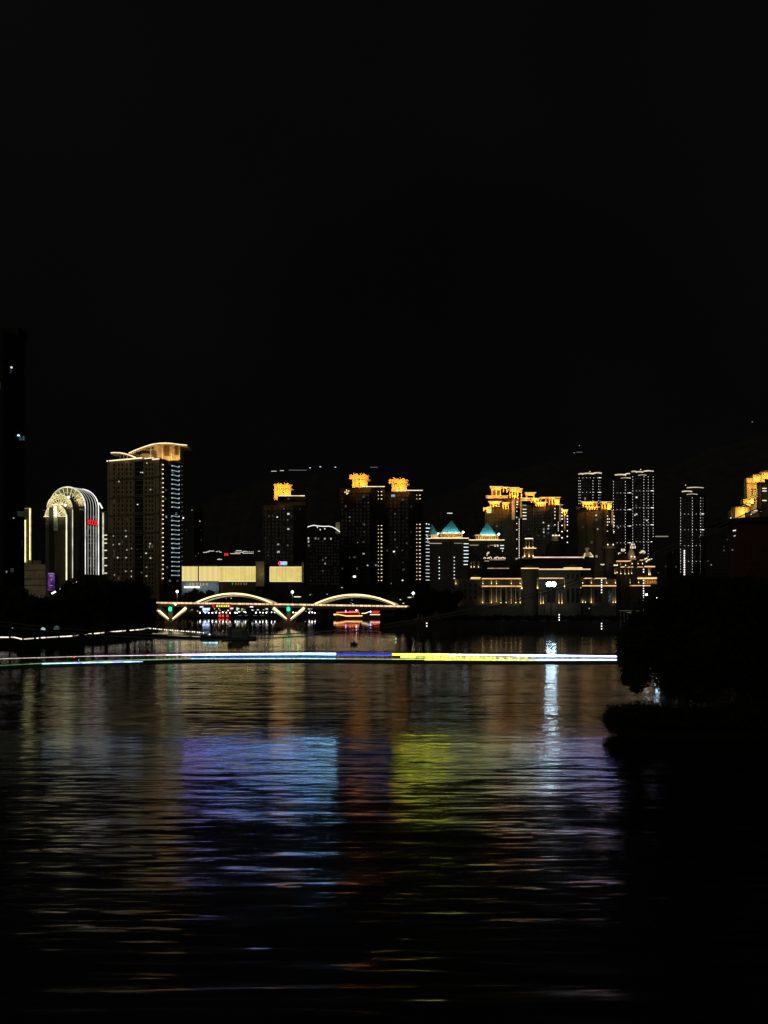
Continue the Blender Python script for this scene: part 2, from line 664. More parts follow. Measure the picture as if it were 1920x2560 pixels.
for a, b, y in sorted([(507, 517, 1381), (516, 523, 1379.5), (521, 535, 1377.5), (540, 544, 1379), (546, 549, 1378), (549, 554, 1380.5), (576, 601, 1384), (587, 596, 1380.5), (590, 604, 1376.5), (597, 609, 1380.5), (607, 617, 1378.5), (606, 634, 1383), (618, 620, 1379.5), (622, 624, 1379), (627, 629, 1379.5), (632, 633.5, 1379), (645, 650, 1378), (543, 555, 1398.5), (547, 549, 1397)]):
    hill_lamp(a, b, y, 2600, ORD[k] + ' pale roof-edge lamp from the left on the slope behind the glowing hall', W1, 1.3, 'roof lamps on the slope behind the glowing hall')
    k += 1

# ================================================================== BUILDINGS, LEFT
# -- far left dark tower, close to the viewer
D = 520
r = thing('apartment_tower', 'tall unlit apartment tower filling the left edge with two cold points of light', 'building', (X(10, D), D, 2))
fc = chain_block(r, [(-60, 540), (8, 515), (61, 524)], 24, 2, Z(835, D), DARKER)
MB().box(X(-30, D), X(40, D), D + 4, D + 16, Z(835, D), Z(812, D)).obj('roof_house', DARKER, r)
for i, y in enumerate(frange(865, 1430, 21)):
    m = MB()
    for f, x0, x1 in ((fc[0], -40, -4), (fc[1], 14, 30), (fc[1], 40, 54)):
        f.pbox(m, x0, x1, y - 5, y + 5, 0, 0.08)
    m.obj('window_band', GLASS, r)
    m = MB()
    fc[1].pbox(m, 10, 36, y + 6, y + 8.5, 0, 1.1)
    m.obj('balcony', DARKER, r)
strip(r, fc[1], 24, 27, 917, 921, glow(C_WHITE, 1.2), 0.5, 0.8, 'lit_window')
strip(r, fc[1], 41, 45, 1087, 1090.5, glow((0.6, 0.95, 1.0), 2.0), 0.5, 0.8, 'lit_window')
strip(r, fc[1], 46, 49, 1090, 1101, glow((0.3, 0.7, 0.85), 0.09), 0.5, 0.8, 'lit_window')
strip(r, fc[1], 54, 57, 1090, 1099, glow((0.3, 0.7, 0.85), 0.09), 0.5, 0.8, 'lit_window')
strip(r, fc[1], 46, 57, 1098, 1100.5, glow((0.3, 0.7, 0.85), 0.09), 0.9, 1.0, 'lit_window')
strip(r, fc[1], 24, 27, 924, 934, glow((0.8, 0.9, 1), 0.03), 0.3, 0.4, 'lit_window')
strip(r, fc[0], -1, 3, 956, 972, glow((0.7, 1, 0.9), 0.03), 0.3, 0.4, 'lit_window')
strip(r, fc[1], 31, 34, 1292, 1296, glow(C_WHITE, 0.7), 0.3, 0.4, 'lit_window')
strip(r, fc[1], 42, 58, 1278, 1291, glow((0.6, 0.9, 0.9), 0.022), 0.3, 0.4, 'lit_window')
strip(r, fc[1], 25, 32, 1421, 1430, glow((0.7, 1, 0.9), 0.03, flick=0.9, fscale=2), 0.3, 0.4, 'lit_window')
strip(r, fc[1], 13, 16, 1427, 1432, glow(C_WHITE, 0.2), 0.3, 0.4, 'lit_window')
strip(r, fc[1], 52.5, 54, 1350, 1366, glow(C_WHITE, 0.012), 0.3, 0.4, 'lit_window')

# -- slim slab with two yellow lines
D = 900
YL = glow((1.0, 0.92, 0.45), 1.5, flick=0.25, fscale=0.3)
YLS = glow((1.0, 0.88, 0.50), 1.1, flick=0.35, fscale=0.25)
WL = glow((1.0, 0.97, 0.86), 1.3, flick=0.35, fscale=0.25)
r = thing('slab_tower', 'slim pale slab outlined by two upright yellow light lines', 'building', (X(70, D), D, 2))
fc = chain_block(r, [(61, 905), (79, 900)], 30, 2, Z(1270, D), BEIGE)
f = fc[0]
bands(r, f, 62, 76, frange(1285, 1395, 12), 1.2, OLIVE, 0.25)
strip(r, f, 64.3, 66.2, 1300, 1406, YL)
strip(r, f, 75.8, 77.8, 1271, 1400, YL)
strip(r, f, 62, 78, 1270, 1271.2, glow((1.0, 0.9, 0.6), 0.25), 0.5, 0.9)

# -- low beige block and purple billboard
D = 840
r = thing('beige_block', 'low beige banded block beside the purple billboard', 'building', (X(95, D), D, 2))
fc = chain_block(r, [(60, 845), (119, 838)], 34, 2, Z(1411, D), BEIGE2)
f = fc[0]
MB().box(X(78, D), X(99, D), D + 4, D + 14, Z(1411, D), Z(1401, D)).obj('roof_house', BEIGE, r)
for y in (1425, 1447, 1463):
    m = MB()
    f.pbox(m, 61, 118.5, y - 0.6, y + 0.6, 0, 0.5)
    m.obj('ledge', OLIVE, r)
chain_block(r, [(119.3, 838), (137, 842)], 28, 2, Z(1411, D), DARKW, 'side_wall')

rb = thing('billboard', 'purple lit upright billboard with pale lettering', 'billboard', (X(128, 832), 832, 2))
f = Fac((119, 832), (137, 832))
m = MB()
f.pbox(m, 118.6, 137.4, 1431, 1479, -0.4, 0)
m.obj('frame', DARKW, rb)


def purple():
    m = bpy.data.materials.new('purple_screen')
    m.use_nodes = True
    nt = m.node_tree
    nt.nodes.clear()
    o = nt.nodes.new('ShaderNodeOutputMaterial')
    e = nt.nodes.new('ShaderNodeEmission')
    tc = nt.nodes.new('ShaderNodeTexCoord')
    nz = nt.nodes.new('ShaderNodeTexNoise')
    nz.inputs['Scale'].default_value = 0.35
    r = nt.nodes.new('ShaderNodeValToRGB')
    r.color_ramp.elements[0].position = 0.35
    r.color_ramp.elements[0].color = (0.025, 0.006, 0.06, 1)
    r.color_ramp.elements[1].position = 0.7
    r.color_ramp.elements[1].color = (0.14, 0.045, 0.22, 1)
    nt.links.new(tc.outputs['Object'], nz.inputs['Vector'])
    nt.links.new(nz.outputs['Fac'], r.inputs['Fac'])
    nt.links.new(r.outputs['Color'], e.inputs['Color'])
    nt.links.new(e.outputs['Emission'], o.inputs['Surface'])
    m.cycles.emission_sampling = 'NONE'
    return m


m = MB()
f.pbox(m, 119.4, 136.8, 1432, 1477, 0, 0.1)
m.obj('screen', purple(), rb)
PW = glow((0.75, 0.65, 1.0), 0.4)
m = MB()
for i in range(5):
    f.pbox(m, 121.5 + i * 2.6, 123.4 + i * 2.6, 1432.8, 1435.6, 0.1, 0.16)
for i in range(4):
    f.pbox(m, 123.5 + i * 2.5, 125.3 + i * 2.5, 1438.4, 1441.2, 0.1, 0.16)
f.pbox(m, 127.5, 129.3, 1447, 1452, 0.1, 0.16)
f.pbox(m, 123.5, 132.5, 1463, 1464.2, 0.1, 0.16)
m.obj('lettering', PW, rb)


# -- arched tower
def arch_tower():
    D0 = 850
    th = math.radians(13.5)
    wv = Vector((math.cos(th), -math.sin(th), 0))
    av = Vector((math.sin(th), math.cos(th), 0))
    c0 = Vector((X(168, D0), D0, 0))
    r = thing('arched_tower', 'round-topped office tower outlined in white arches with yellow fan gables', 'building', (c0.x, c0.y, 2))
    YW = surf('gable_stone', (0.5, 0.47, 0.33), scale=0.6)
    vols = [(0, 18.4, 11.3, 1266, 1.0, 'main'), (-9.6, -0.02, 7.9, 1271, 0.93, 'mid'), (-14.6, -9.62, 6.6, 1294, 1.03, 'low')]
    N = 22
    for t0, t1, hw, py, asp, tag in vols:
        zs = Z(py, D0)
        prof = [(-hw, 2.0)] + [(-hw * math.cos(math.pi * i / N), zs + hw * asp * math.sin(math.pi * i / N)) for i in range(N + 1)] + [(hw, 2.0)]
        m = MB()
        n = len(prof)
        vs = []
        for t in (t0, t1):
            for a, z in prof:
                q = c0 + av * t + wv * a
                vs.append((q.x, q.y, z))
        fs = [tuple(range(n)), tuple(range(2 * n - 1, n - 1, -1))]
        fs += [(i, n + i, n + (i + 1) % n, (i + 1) % n) for i in range(n)]
        m.add(vs, fs)
        m.obj('wall' if tag != 'main' else 'vault', DARKW if tag == 'main' else OLIVE, r)
        # pale gable lunette, proud of the front
        m = MB()
        g = []
        for o in (0.0, -0.25):
            for i in range(N + 1):
                q = c0 + av * (t0 + o) + wv * (-hw * 0.96 * math.cos(math.pi * i / N))
                g.append((q.x, q.y, zs + hw * 0.96 * asp * math.sin(math.pi * i / N)))
        k = N + 1
        m.add(g, [tuple(range(k)), tuple(range(2 * k - 1, k - 1, -1))] + [(i, k + i, k + (i + 1) % k, (i + 1) % k) for i in range(k)])
        m.obj('gable', YW, r)
        # rim light and fan spokes
        def gp(a, z, o):
            q = c0 + av * (t0 + o) + wv * a
            return Vector((q.x, q.y, z))
        YG = glow((1.0, 0.9, 0.48), 0.95, flick=0.45, fscale=0.5)
        arc = [gp(-hw * math.cos(math.pi * i / N), zs + hw * asp * math.sin(math.pi * i / N), -0.4) for i in range(N + 1)]
        MB().tube(arc, 0.26, 5).obj('arch_light', YG, r)
        arc = [gp(-hw * 0.72 * math.cos(math.pi * i / N), zs + hw * 0.72 * asp * math.sin(math.pi * i / N), -0.4) for i in range(N + 1)]
        MB().tube(arc, 0.16, 5).obj('arch_light', glow((1.0, 0.85, 0.42), 0.5, flick=0.6, fscale=0.5), r)
        ns = 12 if tag == 'main' else 9
        for i in range(1, ns):
            a = math.pi * i / ns + 0.03
            r0 = 0.18
            MB().tube([gp(-hw * r0 * math.cos(a), zs + hw * asp * r0 * math.sin(a), -0.4), gp(-hw * 0.97 * math.cos(a), zs + hw * asp * 0.97 * math.sin(a), -0.4)], 0.17, 4).obj('spoke_light', YG, r)
        # dark glazing panes between the spokes
        for i in range(ns):
            a0, a1 = math.pi * (i + 0.2) / ns + 0.03, math.pi * (i + 0.8) / ns + 0.03
            m = MB()
            pts = []
            for o in (-0.26, -0.34):
                pts += [gp(-hw * s_ * math.cos(a), zs + hw * asp * s_ * math.sin(a), o) for s_, a in ((0.42, a0), (0.64, a0), (0.64, a1), (0.42, a1))]
            m.hexa(pts[:4], pts[4:])
            m.obj('pane', OLIVE if i % 3 else GLASS, r)
        for i in range(4):
            lamp(r, gp(hw * (-0.75 + 0.5 * i), zs + 0.35 * hw, -4.2), 520 * hw / 8, (1.0, 0.86, 0.45), 0.3)
    # the two hard white floodlights
    for px, py in ((171.5, 1243), (163.5, 1263)):
        MB().octa(P(px, py, 829), 0.85).obj('flood_light', glow((0.95, 0.97, 1.0), 3.0), r)
        lamp(r, P(px, py, 826), 700, (0.9, 0.93, 1.0), 0.5)
    # ribs over the vault
    hw = 11.3
    zs = Z(1266, D0)
    for i, t in enumerate((0.1, 3.8, 7.5, 11.2, 14.9, 18.3)):
        pts = []
        for j in range(7, N + 1):
            a = math.pi * j / N
            q = c0 + av * t + wv * (-(hw + 0.25) * math.cos(a))
            pts.append((q.x, q.y, zs + (hw + 0.25) * math.sin(a)))
        q = c0 + av * t + wv * (hw + 0.25)
        pts.append((q.x, q.y, Z(1436, D0)))
        mat = glow((1.0, 0.98, 0.9), (1.0, 0.62, 0.6, 0.7, 0.75, 1.25)[i], flick=0.3, fscale=0.15)
        MB().tube(pts, (0.27, 0.13, 0.13, 0.13, 0.15, 0.32)[i], 5).obj('rib_light', mat, r)
    # side facade: floors, glass and the red sign
    sf = Fac.xy(((c0 + wv * (hw + 0.02)).x, (c0 + wv * (hw + 0.02)).y), ((c0 + wv * (hw + 0.02) + av * 18.4).x, (c0 + wv * (hw + 0.02) + av * 18.4).y))
    for i, y in enumerate(frange(1290, 1430, 9.5)):
        for j in range(5):
            m = MB()
            z = Z(y, 850)
            sf.box(m, j * 3.7 + 0.5, j * 3.7 + 3.2, z - 0.8, z + 0.8, 0, 0.08)
            lit = GLASS
            if (i, j) in ((3, 1), (4, 0), (4, 3), (5, 0), (5, 3)):
                lit = glow((0.8, 0.9, 0.9), 0.07, flick=0.9, fscale=2)
            m.obj('window', lit, r)
    RED = glow((1.0, 0.02, 0.03), 1.3)
    REDB = surf('red_sign_back', (0.12, 0.006, 0.006))
    s = MB()
    for j in range(3):
        u0 = 2.6 + j * 4.7
        z0, z1 = Z(1310, 850), Z(1299.5, 850)
        w = 3.6
        h = z1 - z0
        sf.box(s, u0, u0 + w, z1 - 0.35, z1, 0.5, 0.8)
        sf.box(s, u0, u0 + w, z0, z0 + 0.35, 0.5, 0.8)
        if j != 1:
            sf.box(s, u0, u0 + 0.5, z0 + 0.35, z1 - 0.35, 0.5, 0.8)
            sf.box(s, u0 + w - 0.5, u0 + w, z0 + 0.35, z1 - 0.35, 0.5, 0.8)
            sf.box(s, u0 + 1.1, u0 + w - 1.1, z0 + h * 0.45, z0 + h * 0.6, 0.5, 0.8)
        else:
            sf.box(s, u0 + 1.5, u0 + 2.1, z0 + 0.35, z1 - 0.35, 0.5, 0.8)
            sf.box(s, u0 + 0.8, u0 + 1.5, z0 + h * 0.5, z0 + h * 0.64, 0.5, 0.8)
    s.obj('red_sign', RED, r)
    s = MB()
    sf.box(s, 2.0, 16.2, Z(1312, 850), Z(1298, 850), 0.1, 0.4)
    s.obj('sign_back', REDB, r)
    lamp(r, sf.p(10, Z(1306, 850), 2.5), 60, (1, 0.02, 0.02), 0.4)
    # upright corner lines of the lower steps
    def vline(t, a, y0, y1, mat, rad):
        q = c0 + av * t + wv * a
        MB().tube([(q.x, q.y, Z(y1, D0)), (q.x, q.y, Z(y0, D0))], rad, 5).obj('corner_light', mat, r)
    vline(-14.9, 6.8, 1291, 1451, glow((1.0, 0.97, 0.55), 1.5, flick=0.3, fscale=0.2), 0.36)
    vline(-9.9, 8.2, 1277, 1446, glow((1.0, 0.93, 0.62), 0.75, flick=0.4, fscale=0.2), 0.28)
    # ledges under the gables, the dark slit and its uplight
    def fbox(t0, t1, a0, a1, z0, z1, name, mat):
        pts = [c0 + av * t + wv * a for t, a in ((t0, a0), (t0, a1), (t1, a1), (t1, a0))]
        MB().hexa([(p.x, p.y, z0) for p in pts], [(p.x, p.y, z1) for p in pts]).obj(name, mat, r)
    fbox(-15.3, -14.62, -7.6, 7.0, Z(1295.5, D0), Z(1294, D0), 'ledge_light', glow((1.0, 0.95, 0.6), 1.0))
    fbox(-10.3, -9.65, 4.5, 8.6, Z(1276, D0), Z(1272.5, D0), 'ledge', BEIGE)
    fbox(-0.6, -0.02, 7.9, 11.6, Z(1276, D0), Z(1273, D0), 'ledge', PALECONC)
    fbox(-15.4, -15.02, -4.0, -1.2, 2, Z(1272, D0), 'slit', ROOF)
    fbox(-15.8, -14.9, -0.9, 1.2, Z(1330, D0), Z(1266, D0), 'pilaster', PALECONC)
    q = c0 + av * -17.2 + wv * 0.2
    lamp(r, (q.x, q.y, Z(1288, D0)), 330, (1, 0.88, 0.5), 0.2)
    lamp(r, (q.x, q.y, Z(1274, D0)), 330, (1, 0.88, 0.5), 0.2)
    for y in (1305, 1315, 1325, 1341):
        fbox(-14.9, -14.63, -6.5, 6.4, Z(y + 0.8, D0), Z(y - 0.8, D0), 'floor_band', OLIVE)
    # annex with its lit edge and side ticks
    chain_block(r, [(251, 868), (270, 862)], 26, 2, Z(1281, 865), DARKER, 'annex')
    f = Fac((251, 868), (270, 862))
    strip(r, f, 258.5, 261.5, 1282, 1436, glow((1.0, 1.0, 0.72), 0.55, flick=0.6, fscale=0.4))
    m = MB()
    f.pbox(m, 250, 271, 1279.4, 1280.6, 0, 1)
    m.obj('ledge', CONC, r)
    for y in (1338, 1348, 1358, 1376, 1395, 1414, 1433):
        strip(r, f, 263.3, 269.3, y - 1.1, y + 1.1, glow((1.0, 0.92, 0.6), 1.1), 0.5, 0.8, 'lamp_bar')
    # tilted white bars on the right shoulder
    MB().tube([P(248, 1257, 851), P(256, 1271, 851)], 0.45, 5).obj('shoulder_light', glow((1, 0.98, 0.8), 1.3), r)
    MB().box(X(107, 845), X(117, 845), 843, 846, Z(1276.6, 845), Z(1275.4, 845)).obj('ledge', CONC, r)


arch_tower()

# road railing light rising over the trees
for (a, b, c, d, st) in ((129, 1484, 139, 1479, 2.5), (149, 1473, 161, 1467, 0.9), (182, 1458, 192, 1454.5, 1.0)):
    rr = thing('ramp_lamp', {129: 'thick bright slanting ramp lamp below the purple billboard', 149: 'thin slanting ramp lamp between two others above the trees', 182: 'short slanting ramp lamp at the upper end of the tree line ramp'}[a], 'lamp', P((a + c) / 2, (b + d) / 2, 700), 'slanting lamps of the ramp')
    MB().tube([P(a, b, 700), P(c, d, 700)], 0.42 if st > 1 else 0.22, 6).obj('tube_lamp', glow((1, 0.9, 0.68), st), rr)
    MB().tube([(X((a + c) / 2, 700), 700, 2), P((a + c) / 2, (b + d) / 2 + 2, 700)], 0.12, 5).obj('post', STEEL, rr)


# -- big left tower with curved roofs
def big_tower():
    DA, DM, DB = 962, 930, 975
    r = thing('residential_tower', 'tall olive residential tower with a lit swooping curved roof', 'building', (X(398, DM), DM, 2))
    fcs = chain_block(r, [(269, DA), (398, DM), (455, DB)], 26, 2, Z(1150, 945), BEIGE)
    f, g = fcs
    ys = frange(1162, 1480, 11.35)
    windows(r, f, [285.5, 297, 306, 317.5, 327], ys, 5.6, 7.4, 0.05, big=True)
    for a, w in ((339, 9),):
        pass
    # dark balcony bay
    m = MB()
    f.pbox(m, 337, 358, 1153, 1478, 0.0, 0.12)
    m.obj('balcony_bay', DARKER, r)
    bands(r, f, 338, 359, [y + 6.2 for y in ys], 2.2, OLIVE, 1.3, 'balcony')
    windows(r, f, [366, 374, 381], ys, 5.4, 7.2, 0.05, big=True)
    piers(r, f, [273.5, 291.5, 311.8, 333, 362, 388], 1152, 1486, 3.2, BEIGE, 0.7)
    for y in (1197, 1242, 1287, 1333):
        m = MB()
        f.pbox(m, 269.2, 397.5, y - 2, y + 2, 0.0, 0.85)
        m.obj('belt_course', OLIVE, r)
    # right, darker face
    m = MB()
    g.pbox(m, 408.5, 452, 1155, 1478, 0.0, 0.1)
    m.obj('glazed_side', DARKER, r)
    WARMDOT = glow((1.0, 0.82, 0.42), 1.9)
    for y in frange(1162, 1448, 11.35):
        q = g.p(g.u(404.5), g.z(y, g.u(404.5)), 0.8)
        MB().octa(q, 0.62, 0.38).obj('edge_lamp', WARMDOT, r)
    COLD = glow((0.60, 0.88, 0.95), 0.42)
    COLDB = glow((0.8, 1.0, 0.95), 0.9)
    for i, y in enumerate(frange(1166, 1440, 11.35)):
        b = MB()
        g.pbox(b, 421, 446, y + 2.4, y + 4.2, 0.1, 1.6)
        bo = b.obj('balcony', DARKW, r)
        if i == 10:
            continue
        m = MB()
        g.pbox(m, 424, 443.5, y - 0.8, y + 0.9, 1.2, 1.45)
        m.obj('tube_lamp', COLD, bo)
        m = MB()
        for e in (424.5, 442.5):
            u = g.u(e)
            m.octa(g.p(u, g.z(y, u), 1.5), 0.42)
        m.obj('lamp_end', COLDB, bo)
    for k, (e, y, st) in enumerate(((414, 1225, .05), (413, 1247, .04), (415, 1292, .22), (432, 1180, .25), (440, 1284, .25), (428, 1293, .1), (433, 1372, .5), (439, 1361, .1), (417, 1418, .08), (445, 1432, .03), (424, 1452, .12), (443, 1452, .04), (449, 1365, .05))):
        strip(r, g, e - 2.2, e + 2.2, y - 2.6, y + 2.6, glow((0.75, 0.95, 1.0), st, flick=0.8, fscale=1.5), 0.12, 0.2, 'lit_window')
    for y in frange(1166, 1470, 45):
        for dy, st in ((0, .35), (11, .12), (22, .12), (33, .1)):
            u = g.u(453.3)
            MB().octa(g.p(u, g.z(y + dy, u), 0.5), 0.33).obj('edge_lamp', glow((0.9, 0.9, 0.85), st), r)
    # roof edge lights
    EL = glow((1.0, 0.83, 0.52), 1.5, flick=0.2, fscale=0.3)
    strip(r, f, 268, 355, 1147.6, 1150.2, EL, 0.0, 0.6)
    strip(r, f, 360, 382, 1144.3, 1146.2, EL, -1, -0.4)
    strip(r, f, 382, 398.6, 1146.6, 1148.8, EL, 0.0, 0.6)
    strip(r, g, 447, 455.5, 1150.4, 1152.2, EL, 0.0, 0.6)
    # penthouse
    PH = surf('penthouse_render', (0.62, 0.50, 0.32), scale=0.3)
    def pbox(px0, px1, py0, py1, d0, d1, name, mat):
        MB().box(X(px0, d0), X(px1, d0), d0, d1, Z(py1, d0), Z(py0, d0)).obj(name, mat, r)
    pbox(384, 447, 1112, 1151, 951, 974, 'penthouse', PH)
    pbox(352, 383.6, 1122, 1148, 953, 972, 'penthouse', PH)
    pbox(329, 351.6, 1134, 1148, 955, 970, 'penthouse', BEIGE2)
    DWIN = surf('brown_louvre', (0.16, 0.10, 0.05))  # plain brown panel colour for louvres and doorway
    pbox(411, 423, 1115, 1139, 950.4, 950.98, 'louvre', DWIN)
    pbox(437, 445, 1116, 1138, 950.4, 950.98, 'louvre', DWIN)
    pbox(384.5, 391, 1128, 1145, 950.4, 950.98, 'doorway', DWIN)
    pbox(340, 347, 1130, 1135, 952, 954.9, 'opening', REDW)
    pbox(351, 378, 1127, 1134, 952.4, 952.96, 'opening', REDW)
    for a in (299, 308, 317):
        pbox(a, a + 1.5, 1134, 1148, 950, 951.5, 'column', PALECONC)
    for a in (375, 405, 427, 447.5):
        pbox(a, a + 2.5, 1116, 1149, 948.6, 950.2, 'column', PH)
    pbox(296, 329, 1139, 1148.5, 956, 968, 'penthouse', REDW)
    # swooping roofs
    def swoop(pts, th, d0, d1):
        n = len(pts)
        vs, fs = [], []
        for (a, b) in pts:
            for d in (d0, d1):
                x = X(a, d0)
                z = Z(b, d0)
                vs += [(x, d, z), (x, d, z - th)]
        for i in range(n - 1):
            k, l = 4 * i, 4 * i + 4
            fs += [(k, l, l + 2, k + 2), (k + 1, k + 3, l + 3, l + 1), (k, k + 1, l + 1, l), (k + 2, l + 2, l + 3, k + 3)]
        fs += [(0, 2, 3, 1), (4 * n - 4, 4 * n - 3, 4 * n - 1, 4 * n - 2)]
        MB().add(vs, fs).obj('curved_roof', PH, r)
        MB().tube([(X(a, d0), d0 - 0.3, Z(b, d0)) for a, b in pts], 0.3, 5).obj('roof_light', glow((1.0, 0.80, 0.46), 1.5, flick=0.25, fscale=0.2), r)
    swoop([(322, 1133), (335, 1127), (350, 1121), (365, 1115.5), (382, 1110.5), (400, 1108), (415, 1107.6), (430, 1108.6), (450, 1111.5), (468, 1113)], 0.9, 947, 978)
    swoop([(277, 1132), (288, 1131.4), (300, 1132), (312, 1134), (325, 1138), (340, 1144)], 0.7, 949, 972)
    for a, y, p in ((416, 1147, 900), (430, 1147, 900), (444, 1146, 700), (398, 1143, 700)):
        lamp(r, P(a, y, 945.5), p, (1.0, 0.62, 0.2), 0.35)
    lamp(r, P(388, 1124, 943), 500, (1.0, 0.72, 0.35))
    lamp(r, P(364, 1144, 945), 420, (1.0, 0.7, 0.35))
    lamp(r, P(338, 1143, 947), 260, (1.0, 0.66, 0.35))
    lamp(r, P(310, 1145, 946), 160, (1.0, 0.72, 0.4))
    # scattered lit rooms
    for e, y, st in ((353, 1180, 1.1), (357, 1181, 0.8), (368, 1158, 0.5), (298, 1204, 0.5), (377, 1224, 0.45), (345, 1260.5, 1.4), (284, 1340, .3), (315, 1327, .3), (316, 1341, .8), (299, 1360, .5), (284, 1362, .3), (376, 1359, .7), (366, 1383, .9), (295, 1394, .8), (331, 1371, .9), (316, 1394, .6), (377, 1395, .8), (330, 1428, .8), (315, 1428, .4), (330, 1441, .9), (367, 1440, .6), (367, 1418, .25), (353, 1393, .1), (355, 1431, .15), (318, 1375, .4), (344, 1373, .08), (287, 1437, .3)):
        strip(r, f, e - 1.5, e + 1.6, y - 1.5, y + 1.6, glow((0.95, 0.95, 0.88), st * 0.9), 0.3, 0.36, 'room_lamp')


big_tower()

# -- dim tower behind
D = 1300
r = thing('apartment_tower', 'dim apartment tower behind the curved roof tower', 'building', (X(480, D), D, 2))
fc = chain_block(r, [(452, 1305), (484, 1298), (508, 1310)], 30, 2, Z(1266, D), DARKW)
windows(r, fc[0], [459, 466, 473, 480], frange(1275, 1405, 8.3), 3.5, 4, 0.04)
windows(r, fc[1], [489, 496, 503], frange(1275, 1405, 8.3), 3.5, 4, 0.05)
piers(r, fc[0], [455, 484], 1266, 1410, 2, GREYW, 0.6)
strip(r, fc[0], 458, 460.5, 1293, 1297, W2, 0.6, 0.8, 'lit_window')
strip(r, fc[1], 497, 499, 1302, 1304, W1, 0.6, 0.8, 'lit_window')


# -- glowing slatted hall
def glow_hall():
    D = 1210
    r = thing('exhibition_hall', 'wide low hall with two bright yellow slatted wall panels', 'building', (X(600, D), D, 2.4))
    f = Fac((454, D), (775, D))
    MB().box(X(455, D), X(663, D), D, D + 16, 2.4, Z(1411, D)).obj('wall', DARKW, r)
    MB().box(X(663.2, D), X(775, D), D + 6, D + 18, 2.4, Z(1408, D)).obj('wall', DARKW, r)
    MB().box(X(640, D), X(661, D), D - 3, D - 0.05, Z(1466, D), Z(1404, D)).obj('pylon_wall', BEIGE2, r)
    MB().box(X(754, D), X(759, D), D + 0.5, D + 5.9, Z(1457, D), Z(1406, D)).obj('side_wall', BEIGE2, r)
    MB().box(X(475, D), X(510, D), D + 12, D + 24, Z(1411, D), Z(1403, D)).obj('roof_house', DARKW, r)
    # left, open slats
    S = glow((1.0, 0.78, 0.30), 1.2, sample=False)
    px = 455.6
    i = 0
    while px < 546:
        if not 492.5 < px < 497:
            m = MB()
            f.pbox(m, px, px + 1.75, 1416, 1453, 0.3, 0.9)
            m.obj('slat', S, r)
        px += 3.05
        i += 1
    BK = glow((1.0, 0.78, 0.4), 0.10)
    m = MB()
    f.pbox(m, 455, 547, 1416, 1453, 0.05, 0.15)
    m.obj('slat_backing', BK, r)
    # solid panels with finer slats
    for (a, b, y0, y1, n) in ((547.6, 646, 1417, 1453.5, 42), (673.5, 753.5, 1417, 1453.5, 34)):
        o = 0 if a < 600 else -6
        m = MB()
        f.pbox(m, a, b, y0, y1, o + 0.05, o + 0.3)
        m.obj('panel_backing', glow((1.0, 0.76, 0.22), 0.5), r)
        w = (b - a) / n
        for j in range(n):
            m = MB()
            k = random.choice((0, 0, 1, 2))
            f.pbox(m, a + j * w + 0.1, a + (j + 1) * w - 0.12 - 0.22 * (j % 5 == 2), y0 + 0.3, y1 - 0.3, o + 0.3, o + 0.6)
            m.obj('slat', (glow((1.0, 0.78, 0.24), 0.78, flick=0.12, fscale=0.15), glow((1.0, 0.77, 0.23), 0.70, flick=0.12, fscale=0.15), glow((1.0, 0.80, 0.26), 0.84, flick=0.12, fscale=0.15))[k], r)
        E = glow((1.0, 0.9, 0.55), 1.2)
        for (p0, p1, q0, q1) in ((a, b, y0 - 0.6, y0 + 0.4), (a, b, y1 - 0.4, y1 + 0.6), (a - 0.5, a + 0.3, y0 + 0.5, y1 - 0.5), (b - 0.3, b + 0.5, y0 + 0.5, y1 - 0.5)):
            m = MB()
            f.pbox(m, p0, p1, q0, q1, o + 0.35, o + 0.85)
            m.obj('edge_light', E, r)
    # grey blue front under the slats, brown foyer
    GB = surf('blue_grey_cladding', (0.30, 0.36, 0.42))
    MB().box(X(455, D), X(547.5, D), D - 2, D - 0.05, 2.4, Z(1454.5, D)).obj('foyer_wall', GB, r)
    MB().box(X(548, D), X(639.5, D), D - 1, D - 0.05, 2.4, Z(1455, D)).obj('foyer_wall', BROWNW, r)
    for a in (470, 500, 530):
        lamp(r, P(a, 1466, D - 9), 520, (0.8, 0.92, 1.0), 0.5)
    for a, pw in ((651, 300), (757, 250)):
        lamp(r, P(a, 1430, D - 9), pw, (1.0, 0.85, 0.45), 0.5)
    m = MB()
    f.pbox(m, 461, 500, 1466, 1470, 2.1, 2.6)
    m.obj('awning_light', glow((1.0, 0.9, 0.68), 1.8), r)
    # characters of the two name signs
    YT = glow((1.0, 0.78, 0.2), 0.7)
    TT = glow((0.2, 0.85, 0.7), 0.45)
    OT = glow((0.9, 0.6, 0.25), 0.32)

    def glyph(px, py, s, mat, seed, o):
        rr = random.Random(seed)
        m = MB()
        f.pbox(m, px, px + s, py, py + s * 0.16, o, o + 0.25)
        f.pbox(m, px + s * 0.42, px + s * 0.58, py + s * 0.2, py + s * 1.25, o, o + 0.25)
        f.pbox(m, px + s * 0.12, px + s * 0.4, py + s * 0.55, py + s * 0.7, o, o + 0.25)
        if rr.random() < 0.6:
            f.pbox(m, px + s * 0.6, px + s * 0.9, py + s * 0.55, py + s * 0.7, o, o + 0.25)
        if rr.random() < 0.6:
            f.pbox(m, px, px + s * 0.4, py + s * 1.1, py + s * 1.25, o, o + 0.25)
        else:
            f.pbox(m, px + s * 0.6, px + s, py + s * 1.1, py + s * 1.25, o, o + 0.25)
        m.obj('sign_character', mat, r)
    glyph(466, 1459, 3.6, TT, 1, 2.1)
    for j, a in enumerate((474, 481.5, 491, 500, 507.5, 516)):
        glyph(a, 1458.5, 4.4, YT, j + 3, 2.1)
    glyph(580, 1457, 4.0, TT, 41, 1.1)
